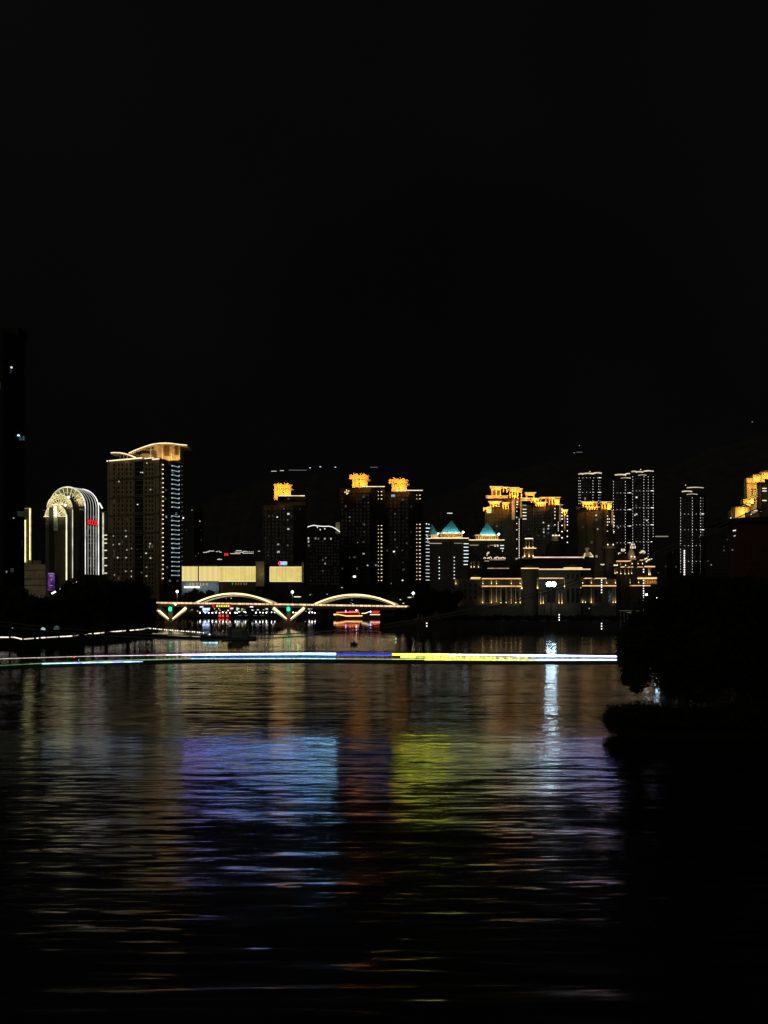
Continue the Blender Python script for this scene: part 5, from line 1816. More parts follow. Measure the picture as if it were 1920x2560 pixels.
for a, y0, y1 in ((1554, 1372, 1378), (1557.5, 1372, 1379), (1561, 1372, 1378), (1546.5, 1382, 1386), (1549.5, 1381, 1383.5), (1579, 1359, 1364), (1582, 1359, 1363), (1585.5, 1359, 1363), (1577, 1366, 1371), (1581, 1366, 1372), (1584.5, 1366, 1371), (1588, 1365, 1371), (1603, 1377, 1382), (1606, 1376, 1381), (1609, 1376, 1381), (1612, 1378, 1383), (1600, 1380, 1383)):
    MB().box(X(a - 0.7, D), X(a + 0.7, D), D - 0.2, D + 0.2, Z(y1, D), Z(y0, D)).obj('lantern_light', GL, r)
for a, y in ((1578.5, 1391.5), (1586.5, 1392)):
    MB().octa(P(a, y, D + 1), 0.55).obj('dome_lamp', glow((1.0, 0.78, 0.45), 1.8), r)
    lamp(r, P(a, y - 2, D - 1.0), 60, (1.0, 0.7, 0.35), 0.2)
lamp(r, P(1590, 1382, D), 24, (1.0, 0.8, 0.45), 0.2)
cornice(r, D, 1575.5, 1590, 1397.3, 1.4, CORN3, 0.2, 3)
for a in (1543, 1551, 1563.5, 1578.5):
    uplit(r, D, a, 1405.5, 1413.5, 1.8, 9)
for a in (1580, 1594.5, 1605.5):
    uplit(r, D, a, 1402.5, 1410, 1.8, 9)
for a, y in ((1537, 1430), (1542, 1429), (1551.5, 1431), (1562, 1431.5), (1571, 1431), (1578.5, 1430)):
    uplit(r, D, a, y - 8, y + 3.5, 2.0, 13)
for a, y in ((1536, 1413), (1540, 1413)):
    MB().octa(P(a, y, D - 2), 0.5).obj('ledge_lamp', GL, r)
uplit(r, D, 1621, 1420, 1437, 2.4, 30)
uplit(r, D, 1624.5, 1420, 1437, 2.4, 30)
for a, y in ((1613, 1397.5), (1617, 1396), (1619, 1400), (1623, 1398), (1616, 1404)):
    MB().octa(P(a, y, D - 2), 0.5).obj('ledge_lamp', GL, r)
uplit(r, D, 1575, 1446, 1457.5, 2.2, 18)
for a in (1596, 1606.5):
    uplit(r, D, a, 1445, 1457, 1.6, 12)
# bent colonnade at right
fq = Fac((1596, D - 3), (1644, D - 9))
m = MB()
fq.pbox(m, 1595, 1644, 1441.5, 1446.5, 0, 1.0)
m.obj('colonnade_beam', STONE, r)
m = MB()
fq.pbox(m, 1596, 1644, 1444, 1447.5, 1.0, 1.25)
m.obj('cornice_light', CORN2, r)
m = MB()
fq.pbox(m, 1596, 1643, 1448, 1461, -3, -0.8)
m.obj('colonnade_wall', STONED, r)
for a in frange(1609, 1643, 4.3):
    m = MB()
    fq.pbox(m, a, a + 1.6, 1448, 1460, -0.7, 0.3)
    m.obj('column', STONE, r)
    q = fq.p(fq.u(a + 3), fq.z(1456), 1.2)
    lamp(r, q, 14, C_GOLD, 0.15)
MB().box(X(1574, D), X(1640, D), D - 0.05, D + 2.4, 2.2, Z(1466, D)).obj('base_wall', DARKW, r)

# ================================================================== FLOODLIGHT MAST AND BANK LAMPS
D = 742
r = thing('floodlight_mast', 'tall mast carrying two dazzling blue-white floodlights before the central hall', 'floodlight', (X(1377.5, D), D, 2.2))
MB().tube([(X(1377.5, D), D, 2.2), P(1377.5, 1462, D)], [0.3, 0.16], 8).obj('pole', STEEL, r)
MB().box(X(1368, D), X(1388, D), D - 0.15, D + 0.15, Z(1466, D), Z(1464.8, D)).obj('crossbar', STEEL, r)
for a in (1371.6, 1383.6):
    q = P(a, 1460.5, D)
    lamp(r, q + Vector((0, 4.0, 1.0)), 1500, (0.45, 0.85, 1.0), 0.4)  # added lamp behind the lens, throws a cyan glow back onto the hall wall
    h = MB().lathe((q.x, q.y + 0.5), [(0.5, q.z - 0.9), (0.85, q.z - 0.4), (0.85, q.z + 0.5), (0.5, q.z + 0.95)], 12).obj('flood_housing', STEEL, r)
    n = 14
    vs = [(q.x + 1.25 * math.cos(2 * math.pi * i / n), q.y - 0.45, q.z + 1.25 * math.sin(2 * math.pi * i / n)) for i in range(n)]
    vs += [(v[0], q.y - 0.1, v[2]) for v in vs]
    MB().add(vs, [tuple(range(n)), tuple(range(2 * n - 1, n - 1, -1))] + [(i, i + n, (i + 1) % n + n, (i + 1) % n) for i in range(n)]).obj('flood_lens', glow((0.58, 0.84, 1.0), 38.0, sample=True), h)


def bank_lamp(px, py, D, label, col, st, rad, ground=2.2, power=0):
    r = thing('bank_lamp', label, 'lamp', (X(px, D), D, ground))
    q = P(px, py, D)
    MB().tube([(q.x, q.y, ground), (q.x, q.y, q.z - rad)], [0.12, 0.08], 6).obj('pole', STEEL, r)
    MB().octa(q, rad).obj('lamp_globe', glow(col, st, sample=st > 5), r)
    if power:
        lamp(r, q + Vector((0, -1, 0)), power, col, 0.3)
    return r


bank_lamp(1616.3, 1487, 737, 'upper blue-white lamp beside the edge of the big tree', (0.6, 0.75, 1.0), 24, 0.62)
bank_lamp(1616, 1517, 735, 'lower blue-white lamp beside the edge of the big tree', (0.7, 0.85, 1.0), 9, 0.5)
bank_lamp(1645, 1509.5, 734, 'tiny white lamp at the edge of the big tree', (0.9, 0.97, 1.0), 14, 0.34)
bank_lamp(1473, 1521, 735, 'dim grey lamp on the quay below the right columned hall', (0.9, 1.0, 0.9), 0.5, 0.35)
bank_lamp(1643, 1494, 700, 'bright white quay lamp hidden behind the big tree', (0.55, 0.8, 1.0), 70, 0.7)

# pale jetty canopy
D = 728
r = thing('jetty', 'pale faintly lit jetty roof at the water below the triple domes', 'jetty', (X(1575, D), D, 0))
MB().box(X(1545, D), X(1601, D), D - 4, D - 3, Z(1527.5, D), Z(1525.5, D)).obj('roof', PALECONC, r)
MB().box(X(1560, D), X(1584, D), D - 7, D - 6, Z(1532, D), Z(1530.3, D)).obj('roof', PALECONC, r)
for a in frange(1548, 1600, 8.5):
    MB().box(X(a, D), X(a, D) + 0.3, D - 3.8, D - 3.4, 0.2, Z(1527.6, D)).obj('post', CONC, r)
MB().box(X(1545, D), X(1601, D), D - 8, D - 2, 0.3, 0.9).obj('deck', CONC, r)
lamp(r, P(1575, 1529, D - 8), 18, (0.6, 1.0, 0.8), 0.3)
lamp(r, P(1595, 1529, D - 8), 25, (0.7, 1.0, 0.85), 0.3)


# ================================================================== ARCH BRIDGE
def arch_bridge():
    D = 813.0
    r = thing('arch_bridge', 'low road bridge with two glowing yellow arches across the river', 'bridge', (X(725, D), D, 0))
    zd = Z(1514, D)          # deck centre
    def dz(px):
        return Z(np.interp(px, [395, 480, 720, 1040], [1508.5, 1509.5, 1512.5, 1518]), D)
    xs = frange(396, 1040, 10.06)
    DK = surf('bridge_concrete', (0.16, 0.11, 0.08), scale=0.4)
    RW = surf('bridge_parapet', (0.55, 0.48, 0.38), scale=0.4)
    RL = [glow((1.0, 0.66, 0.36), s, flick=0.3, fscale=0.4) for s in (1.0, 1.25, 1.5)]
    for i in range(len(xs) - 1):
        a, b = xs[i], xs[i + 1]
        za, zb = dz(a), dz(b)
        def seg(y0, y1, h0, h1, name, mat, gap=0.0):
            p = [(X(a, D) + gap, y0, za + h0), (X(b, D) - gap, y0, zb + h0), (X(b, D) - gap, y1, zb + h0), (X(a, D) + gap, y1, za + h0)]
            q = [(X(a, D) + gap, y0, za + h1), (X(b, D) - gap, y0, zb + h1), (X(b, D) - gap, y1, zb + h1), (X(a, D) + gap, y1, za + h1)]
            return MB().hexa(p, q).obj(name, mat, r)
        seg(D - 9, D + 9, -1.6, -0.25, 'deck_girder', DK)
        seg(D - 9.4, D - 9.1, -0.35, 0.95, 'parapet_panel', RW, 0.08)
        seg(D + 9.1, D + 9.4, -0.2, 0.95, 'parapet_panel', RW, 0.08)
        seg(D - 9.62, D - 9.42, 0.0, 0.75, 'light_strip', random.choice(RL), 0.12)
        p = X(a, D)
        MB().box(p - 0.07, p + 0.07, D - 9.8, D - 9.63, za - 0.3, za + 1.1).obj('rail_post', STEEL, r)
    # arches: two ribs each
    YA = glow((1.0, 0.80, 0.38), 1.9, flick=0.2, fscale=0.12)
    YB = glow((1.0, 0.74, 0.38), 0.55, flick=0.3, fscale=0.12)
    ST = surf('arch_steel', (0.5, 0.44, 0.32), scale=0.4)
    for (x0, x1, ytop) in ((484, 690, 1484), (781, 992, 1485)):
        for side, yy, w in ((0, D - 7.0, 0.85), (1, D + 7.0, 0.85)):
            n = 26
            sh = 8 if side else 0
            pts = []
            for i in range(n + 1):
                t = i / n
                a = x0 + 4 + sh + (x1 - x0 - 8 - (0 if side == 0 else 0)) * t
                y = 1510 + (x0 - 484) * 0.006 - (1510 - ytop) * (1 - (2 * t - 1) ** 2) + (4 if side else 0) * (1 - (2 * t - 1) ** 2)
                pts.append(Vector((X(a, D), yy, Z(y, D))))
            for i in range(n):
                p, q = pts[i], pts[i + 1]
                u = Vector((0, 0, 0.5))
                MB().hexa([p - u + Vector((0, -w / 2, 0)), q - u + Vector((0, -w / 2, 0)), q - u + Vector((0, w / 2, 0)), p - u + Vector((0, w / 2, 0))],
                          [p + u + Vector((0, -w / 2, 0)), q + u + Vector((0, -w / 2, 0)), q + u + Vector((0, w / 2, 0)), p + u + Vector((0, w / 2, 0))]).obj('arch_segment', ST, r)
            off = Vector((0, -w / 2 - 0.22, 0))
            MB().tube([p + off for p in pts], 0.42 if side == 0 else 0.30, 5).obj('arch_light', YA if side == 0 else YB, r)
            if side == 0:
                MB().tube([p + Vector((1.2, 0.1, -1.5)) for p in pts[1:-1]], 0.16, 4).obj('arch_light', glow((1.0, 0.68, 0.42), 0.3), r)
            for i in range(3, n - 2, 2):
                p = pts[i]
                MB().tube([p, (p.x, p.y, dz(x0 + (x1 - x0) * i / n))], 0.07, 4).obj('hanger', STEEL, r)
    # piers and raking legs
    YV = glow((1.0, 0.84, 0.42), 2.0, flick=0.15, fscale=0.2)
    for c in (432, 724):
        x = X(c, D)
        zt = Z(1552, D)
        MB().add([(x - 2.2, D - 8, -1), (x + 2.6, D - 8, -1), (x + 2.6, D + 8, -1), (x - 2.2, D + 8, -1),
                  (x - 4.0, D - 7, zt + 0.8), (x + 4.4, D - 7, zt + 0.8), (x + 4.4, D + 7, zt + 0.8), (x - 4.0, D + 7, zt + 0.8)],
                 [(3, 2, 1, 0), (4, 5, 6, 7), (0, 1, 5, 4), (1, 2, 6, 5), (2, 3, 7, 6), (3, 0, 4, 7)]).obj('pier', DK, r)
        MB().box(x - 7.5, x + 9.5, D - 10, D + 8, -1, 1.4).obj('pile_cap', DK, r)
        MB().box(x - 1.1, x + 1.3, D - 9.2, D - 8.1, 1.4, dz(c) - 0.3).obj('fender_column', DK, r)
        for (ax, ay, bx_, by_) in ((c - 4, 1548.5, c - 37, 1521), (c + 5, 1548.5, c + 39, 1521)):
            for yy in (D - 8, D + 6):
                p, q = Vector((X(ax, D), yy, Z(ay, D))), Vector((X(bx_, D), yy, Z(by_, D)))
                MB().tube([p, p.lerp(q, 0.5), q], [0.75, 1.1, 1.35], 8).obj('raking_leg', ST, r)
                if yy < D:
                    MB().tube([p + Vector((0, -1.3, 0.45)), p.lerp(q, 0.6) + Vector((0, -1.5, 0.5)), q + Vector((0, -1.6, 0.4))], [0.22, 0.55, 0.72], 6).obj('leg_light', YV, r)
                    MB().tube([p + Vector((0, -1.3, -0.55)), q + Vector((0, -1.6, -0.9))], [0.14, 0.22], 6).obj('leg_light', YB, r)
        lamp(r, (x, D - 13, 5.5), 160, (1, 0.7, 0.4), 0.3)
        # green navigation lamp
        g = MB().lathe((x, D - 10.2), [(0.25, Z(1527.5, D)), (0.85, Z(1526, D)), (0.85, Z(1519, D)), (0.4, Z(1517, D))], 10)
        g.obj('navigation_light', glow((0.02, 0.9, 0.35), 2.4), r)
        lamp(r, (x, D - 12.6, Z(1522, D)), 45, (0.05, 1.0, 0.4), 0.3)
    MB().box(X(1036, D), X(1056, D), D - 9, D + 9, -1, dz(1040) - 1.7).obj('abutment', DK, r)
    # hanging LED text board under the first arch
    bd = MB().box(X(538, D), X(583, D), D - 10.4, D - 10.0, Z(1519.5, D), Z(1509.5, D)).obj('message_board', DARKER, r)
    m = MB()
    for a, w in ((546, 5), (552.5, 3), (557, 5), (563.5, 4), (568.5, 5), (574.5, 3.5)):
        m.box(X(a, D), X(a + w, D), D - 10.6, D - 10.42, Z(1517, D), Z(1515.6, D))
        m.box(X(a, D), X(a + w, D), D - 10.6, D - 10.42, Z(1513.4, D), Z(1512, D))
        m.box(X(a + w * 0.4, D), X(a + w * 0.4 + 1.2, D), D - 10.6, D - 10.42, Z(1515.5, D), Z(1513.5, D))
    m.obj('yellow_text', glow((1.0, 0.85, 0.1), 1.5), bd)
    m = MB()
    for a in (537.5, 577.5):
        m.box(X(a, D), X(a + 5, D), D - 10.6, D - 10.42, Z(1512.6, D), Z(1511.2, D))
        m.box(X(a, D), X(a + 1.2, D), D - 10.6, D - 10.42, Z(1516.4, D), Z(1512.7, D))
        m.box(X(a, D), X(a + 5, D), D - 10.6, D - 10.42, Z(1517.8, D), Z(1516.5, D))
    m.obj('red_text', glow((1.0, 0.03, 0.03), 1.6), bd)
    for a in (509.5, 633, 584):
        MB().box(X(a - 4, D), X(a + 4, D), D - 10.3, D - 10.0, Z(1518.5 if a != 584 else 1522, D), Z(1515.5 if a != 584 else 1519, D)).obj('sign_light', glow((0.85, 0.75, 1.0), 1.3), r)


arch_bridge()


def street_lamp(px, py, D, label, base, arm=2.0):
    r = thing('street_lamp', label, 'street lamp', (X(px, D), D, base), 'white street lamps on the arch bridge')
    q = P(px, py, D)
    MB().tube([(q.x, D, base), (q.x, D, q.z)], [0.16, 0.09], 6).obj('pole', PALECONC, r)
    h = MB().tube([(q.x - 1.0, D, q.z), (q.x, D, q.z + 0.45), (q.x + 1.0, D, q.z)], 0.07, 5).obj('arm', PALECONC, r)
    MB().lathe((q.x, D), [(0.3, q.z - 0.5), (0.75, q.z), (0.7, q.z + 0.6), (0.2, q.z + 1.0)], 10).obj('lamp_head', glow((1.0, 0.97, 0.86), 3.5), r)
    lamp(r, (q.x, D - 1.2, q.z - 1.0), 80, (1.0, 0.95, 0.85), 0.3)


street_lamp(443, 1480, 806, 'white street lamp at the left end of the arch bridge', Z(1510, 806))
street_lamp(731, 1481, 806, 'white street lamp over the middle pier of the arch bridge', Z(1513, 806))
street_lamp(1033, 1484, 806, 'white street lamp at the right end of the arch bridge', Z(1518, 806))
r = thing('street_lamp', 'low white globe lamp beside the green light on the left pier', 'street lamp', (X(438.5, 803), 803, Z(1515, 803)))
MB().octa(P(438.5, 1511, 803), 0.75).obj('lamp_head', glow((1, 0.96, 0.85), 2.5), r)
MB().tube([P(438.5, 1518, 803), P(438.5, 1513, 803)], 0.1, 5).obj('pole', STEEL, r)

# ================================================================== FAR QUAY UNDER THE BRIDGE
rnd = random.Random(5)
qlamps = [500, 513, 522, 531, 540, 549, 557, 566, 575, 588, 593, 614, 640, 650, 657, 666, 679, 687, 733, 740, 773, 780.5, 787.5]
for i, a in enumerate(qlamps):
    D = 1178
    r = thing('quay_lamp', ORD[i] + ' small round white lamp from the left along the far quay', 'lamp', (X(a, D), D, 0.5), 'white globe lamps along the far quay')
    y = 1531.5 + rnd.uniform(-0.8, 0.8)
    q = P(a, y, D)
    MB().octa(q, 0.5 if i % 3 else 0.62).obj('lamp_globe', glow((1.0, 0.97, 0.92) if i % 4 else (0.8, 0.88, 1.0), 6.0, sample=True), r)
    MB().tube([(q.x, D, 0.5), (q.x, D, q.z - 0.7)], 0.1, 5).obj('pole', STEEL, r)

SH = [(470, 498, 1520, BROWNW, 'low brown shop with amber lamps at the left of the far quay', [(0.95, 0.6, 0.2)], 5),
      (498.5, 528, 1515, DARKW, 'far quay shop with a blue and violet lit front', [(0.35, 0.5, 1.0), (0.6, 0.6, 1.0)], 12),
      (530, 585, 1513, DARKW, 'far quay shop row with mixed white shop windows', [(0.9, 0.9, 0.9), (1, 0.6, 0.3)], 14),
      (586, 618, 1514, DARKW, 'far quay shop with a bright white and yellow sign front', [(0.8, 0.95, 1.0), (1, 0.85, 0.3)], 14),
      (620, 700, 1516, DARKER, 'long dim far quay shed right of the bright shops', [(0.9, 0.9, 0.8)], 8),
      (745, 808, 1516, DARKER, 'dim far quay shed right of the middle pier', [(0.9, 0.9, 0.8)], 5)]
for (x0, x1, yt, mat, lab, cols, n) in SH:
    D = 1196
    r = thing('quay_shop', lab, 'shop', (X(x0, D), D, 2.4))
    MB().box(X(x0, D), X(x1, D), D, D + 12, 2.4, Z(yt, D)).obj('wall', mat, r)
    MB().box(X(x0 - 1, D), X(x1 + 1, D), D - 1.5, D + 12.5, Z(yt, D), Z(yt - 1.2, D)).obj('roof', ROOF, r)
    f = Fac((x0, D), (x1, D))
    for i in range(n):
        a = rnd.uniform(x0 + 3, x1 - 4)
        y = rnd.uniform(yt + 3, 1530)
        w = rnd.uniform(1.5, 6)
        m = MB()
        f.pbox(m, a - w / 2, a + w / 2, y - 1.3, y + 1.3, 0.02 + i * 0.03, 0.04 + i * 0.03)
        m.obj('shop_window', glow(rnd.choice(cols), rnd.choice((0.3, 0.8, 1.6))), r)
r = thing('light_board', 'blue-white glowing board at the left of the far quay', 'sign', P(515, 1522, 1185))
MB().box(X(506, 1185), X(524, 1185), 1185, 1185.4, Z(1526, 1185), Z(1520, 1185)).obj('panel', glow((0.5, 0.6, 1.0), 1.7, sample=True), r)
MB().box(X(512, 1185), X(520, 1185), 1184.4, 1184.9, Z(1532, 1185), Z(1527, 1185)).obj('lower_panel', glow((0.25, 0.45, 1.0), 1.2, sample=True), r)
for a in (507, 522):
    MB().tube([(X(a, 1185.6), 1185.7, 2.4), (X(a, 1185.6), 1185.7, Z(1520, 1185))], 0.15, 5).obj('post', STEEL, r)

# bright dots through the second arch: a low terrace of eateries
D = 1215
r = thing('terrace_row', 'row of tiny twinkling terrace lights seen through the second arch', 'building', (X(880, D), D, 2.4))
MB().box(X(810, D), X(985, D), D + 1, D + 14, 2.4, Z(1490, D)).obj('wall', DARKER, r)
f = Fac((810, D), (985, D))
for i in range(70):
    a = rnd.gauss(885, 38)
    a = min(960, max(812, a))
    if 862 < a < 885 and rnd.random() < 0.5:
        continue
    y = rnd.uniform(1494, 1513)
    w = rnd.choice((0.7, 0.9, 1.2))
    q = f.p(f.u(a), f.z(y), 0.8)
    MB().octa(q, w * D / F * 0.8, w * D / F * rnd.uniform(0.8, 1.8)).obj('string_lamp', glow(rnd.choice([(1, 0.95, 0.9), (0.75, 0.85, 1.0), (1, 0.75, 0.5)]), rnd.choice((0.5, 0.9, 1.6))), r)
for i in range(6):
    MB().octa(P(768 + rnd.uniform(0, 8), 1500 + 1.5 * i + rnd.uniform(-1, 1), 1200), 0.6).obj('blue_lamp', glow((0.12, 0.12, 1.0), 2.0), r)
# arch festoon lights under the first arch
D = 1190
r = thing('terrace_row', 'dim terrace wall with a curved row of small lamps seen through the first arch', 'building', (X(590, D), D, 2.4))
MB().box(X(500, D), X(670, D), D + 18, D + 28, 2.4, Z(1494, D)).obj('wall', DARKW, r)
for a, y in ((529, 1500), (543, 1498.5), (553, 1497.5), (566, 1497), (578, 1495.5), (601, 1497), (614, 1497), (625, 1500.5), (556, 1506.5), (561, 1507)):
    MB().octa(P(a, y, D + 16), 0.6).obj('string_lamp', glow((1, 0.9, 0.75), 0.8), r)
MB().box(X(575, D), X(579, D), D + 15, D + 15.5, Z(1505, D), Z(1501, D)).obj('red_lamp', glow((1.0, 0.05, 0.05), 1.6), r)

# scattered street lights on the far bank above the bridge
for i, (a, y, w, st, c, lab) in enumerate(((744, 1492, 18, 1.2, (1, 0.93, 0.75), 'long pale street light right of the middle bridge lamp'),
                                           (777, 1486.5, 5, 1.8, (0.9, 1, 1), 'small white street light between the two arches'),
                                           (945, 1494.5, 13, 0.8, (1, 0.95, 0.8), 'pale bar street light over the right arch foot'),
                                           (982, 1499, 3.5, 0.8, (1, 0.95, 0.8), 'tiny street light right of the second arch'),
                                           (1001, 1499, 3.5, 0.8, (1, 0.95, 0.8), 'second tiny street light right of the second arch'),
                                           (1024, 1493.5, 9, 0.9, (0.9, 1, 0.95), 'pale street light beside the right bridge lamp'),
                                           (1008.5, 1508.5, 4, 0.8, (1, 1, 0.9), 'low tiny street light near the right end of the arch bridge'),
                                           (854.5, 1469, 3, 0.8, (1, 0.95, 0.85), 'tiny lamp in the trees below the gold-lantern towers'),
                                           (818, 1485.5, 4, 0.25, (1, 0.95, 0.85), 'faint lamp in the trees left of the second arch'))):
    D = 1192
    r = thing('far_street_light', lab, 'lamp', (X(a, D), D, 2.4))
    MB().box(X(a - w / 2, D), X(a + w / 2, D), D, D + 0.6, Z(y + 1.1, D), Z(y - 1.1, D)).obj('lamp_head', glow(c, st), r)
    MB().tube([(X(a, D), D + 0.8, 2.4), (X(a, D), D + 0.8, Z(y + 1, D))], 0.12, 5).obj('pole', STEEL, r)


# ================================================================== BOATS
def hull_mesh(D, x0, x1, yw, yd, beam=5, bow=0.12):
    """side-on hull with a raked bow at its left end"""
    a, b = X(x0, D), X(x1, D)
    L = b - a
    zb, zd = 0.0, Z(yd, D)
    st = [(0.0, 0.04), (0.08, 0.55), (0.25, 0.95), (0.6, 1.0), (0.9, 0.92), (1.0, 0.7)]
    vs = []
    for t, w in st:
        x = a + L * t
        lift = 0.5 * max(0, 1 - t * 5)
        hb = beam / 2 * w
        vs += [(x + (L * bow if t == 0 else 0), D - hb * 0.7, zb - 0.3), (x, D - hb, zd + lift), (x, D + hb, zd + lift), (x + (L * bow if t == 0 else 0), D + hb * 0.7, zb - 0.3)]
    fs = [(0, 1, 2, 3)]
    for i in range(len(st) - 1):
        k = 4 * i
        fs += [(k, k + 4, k + 5, k + 1), (k + 1, k + 5, k + 6, k + 2), (k + 2, k + 6, k + 7, k + 3)]
    k = 4 * (len(st) - 1)
    fs.append((k + 3, k + 2, k + 1, k))
    return MB().add(vs, fs)


def cruise_boat(label, D, x0, x1, yw, rows, cabin, lit):
    r = thing('cruise_boat', label, 'boat', (X((x0 + x1) / 2, D), D, 0))
    hull_mesh(D, x0, x1, yw, rows[0], 6).obj('hull', BROWNW, r)
    c0, c1, yc = cabin
    MB().box(X(c0, D), X(c1, D), D - 2.2, D + 2.2, Z(rows[0], D), Z(yc, D)).obj('cabin', REDW, r)
    MB().box(X(c0 - 2, D), X(c1 + 1, D), D - 2.6, D + 2.6, Z(yc, D), Z(yc - 0.9, D)).obj('roof', REDW, r)
    f = Fac((c0, D - 2.2), (c1, D - 2.2))
    for a in frange(c0 + 3, c1 - 3, 5):
        m = MB()
        f.pbox(m, a - 1.6, a + 1.6, yc + 2.2, rows[0] - 2.2, 0, 0.08)
        m.obj('window', glow((1.0, 0.05, 0.03), 0.35), r)
    for pts, col, st, rad in lit:
        MB().tube([P(a, y, D - 3.1) for a, y in pts], rad, 5).obj('light_strip', glow(col, st, sample=True), r)
    return r


ORG = (1.0, 0.42, 0.10)
r = cruise_boat('long cruise boat outlined in red and amber below the second arch', 1080, 834, 907, 1545, (1538.5,), (842, 896, 1532),
                [([(834, 1535.5), (846, 1536), (866, 1540), (906, 1539.5)], (1.0, 0.5, 0.14), 2.2, 0.36), ([(835, 1538), (840, 1536.5), (848, 1536.5)], ORG, 3.0, 0.25),
                 ([(841, 1531), (897, 1530)], (1.0, 0.22, 0.06), 1.5, 0.34), ([(897, 1530), (899, 1534), (897, 1538)], (1.0, 0.3, 0.1), 1.0, 0.2)])
m = MB()
for a in (873, 879, 886):
    m.box(X(a, 1077), X(a + 4.4, 1077), 1076.5, 1076.8, Z(1529, 1077), Z(1527, 1077))
m.box(X(895, 1077), X(897, 1077), 1076.5, 1076.8, Z(1530, 1077), Z(1525, 1077))
m.obj('roof_sign', glow((1.0, 0.03, 0.05), 2.0, sample=True), r)
MB().box(X(863, 1077), X(866, 1077), 1076.5, 1076.8, Z(1531, 1077), Z(1525.5, 1077)).obj('violet_lamp', glow((0.65, 0.3, 1.0), 2.5, sample=True), r)
MB().box(X(889, 1077), X(893, 1077), 1076.5, 1076.8, Z(1528, 1077), Z(1524, 1077)).obj('white_lamp', glow((1.0, 0.8, 0.9), 3.0, sample=True), r)
r = cruise_boat('second red-lit cruise boat behind the first, bow line rising in amber', 1100, 904, 951, 1544, (1538,), (926, 949, 1530.5),
                [([(904, 1533.5), (914, 1533), (922, 1529.5)], (1.0, 0.62, 0.4), 2.2, 0.3), ([(925, 1536.5), (950, 1536.5)], (1.0, 0.42, 0.3), 2.4, 0.32), ([(930, 1528.5), (949, 1528.5)], (1.0, 0.04, 0.03), 0.9, 0.42), ([(931, 1532), (947, 1532)], (0.9, 0.12, 0.06), 0.9, 0.3)])
MB().octa(P(926, 1529.5, 1095), 1.0).obj('blue_lamp', glow((0.3, 0.5, 1.0), 3.0, sample=True), r)

# dark moored barge with red sign below first arch
D = 1130
r = thing('moored_barge', 'dark moored barge with a red lit sign below the first arch', 'boat', (X(560, D), D, 0))
hull_mesh(D, 468, 690, 1547, 1542.5, 8, 0.02).obj('hull', DARKER, r)
MB().box(X(545, D), X(655, D), D - 2, D + 3, Z(1542.5, D), Z(1536, D)).obj('cabin', DARKW, r)
m = MB()
for j, a in enumerate((548, 556, 567)):
    for yy in (1537.2, 1540, 1542.6):
        m.box(X(a, D), X(a + 5.5, D), D - 3.4, D - 3.1, Z(yy + 0.7, D), Z(yy - 0.5, D))
    m.box(X(a + (0 if j != 1 else 2), D), X(a + (1.4 if j != 1 else 3.4), D), D - 3.4, D - 3.1, Z(1542, D), Z(1537.5, D))
    if j == 0:
        m.box(X(a + 4.4, D), X(a + 5.5, D), D - 3.4, D - 3.1, Z(1542, D), Z(1537.5, D))
m.obj('red_sign', glow((1.0, 0.07, 0.04), 1.5, sample=True), r)
for a in (596, 612, 634, 652):
    MB().box(X(a, D), X(a + 9, D), D - 2.4, D - 2.1, Z(1539, D), Z(1538, D)).obj('cabin_light', glow((0.9, 0.95, 1.0), 0.14), r)

# dark work boat and the pontoon it lies at
D = 505
r = thing('work_boat', 'dark work boat with wheelhouse silhouetted beside the pontoon', 'boat', (X(590, D), D, 0))
hull_mesh(D, 552, 626, 1603, 1594, 5).obj('hull', BOATW, r)
MB().box(X(580, D), X(606, D), D - 1.6, D + 1.6, Z(1594, D), Z(1570, D)).obj('wheelhouse', BOATG, r)
MB().box(X(578, D), X(608, D), D - 1.9, D + 1.9, Z(1570, D), Z(1568.6, D)).obj('roof', BOATW, r)
MB().box(X(606.5, D), X(622, D), D - 1.4, D + 1.4, Z(1594, D), Z(1576, D)).obj('aft_cabin', BOATW, r)
MB().lathe((X(575, D), D), [(0.85, Z(1592, D)), (0.95, Z(1574, D)), (0.75, Z(1568.5, D)), (0.3, Z(1567, D))], 12).obj('winch', BOATW, r)
MB().lathe((X(594, D), D), [(0.3, Z(1568.6, D)), (0.3, Z(1564, D))], 8).obj('radar_drum', BOATG, r)
MB().tube([P(597, 1568, D), P(597, 1559, D)], 0.07, 5).obj('mast', STEEL, r)
f = Fac((580, D - 1.6), (606, D - 1.6))
for a in (585, 593, 601):
    m = MB()
    f.pbox(m, a - 2.6, a + 2.6, 1573, 1580, 0, 0.06)
    m.obj('window', GLASS, r)
for a in frange(556, 578, 5.5):
    MB().tube([P(a, 1594, D - 1.8), P(a, 1587.5, D - 1.8)], 0.04, 4).obj('rail_post', STEEL, r)
MB().tube([P(555, 1587.5, D - 1.8), P(579, 1587.5, D - 1.8)], 0.04, 4).obj('rail', STEEL, r)

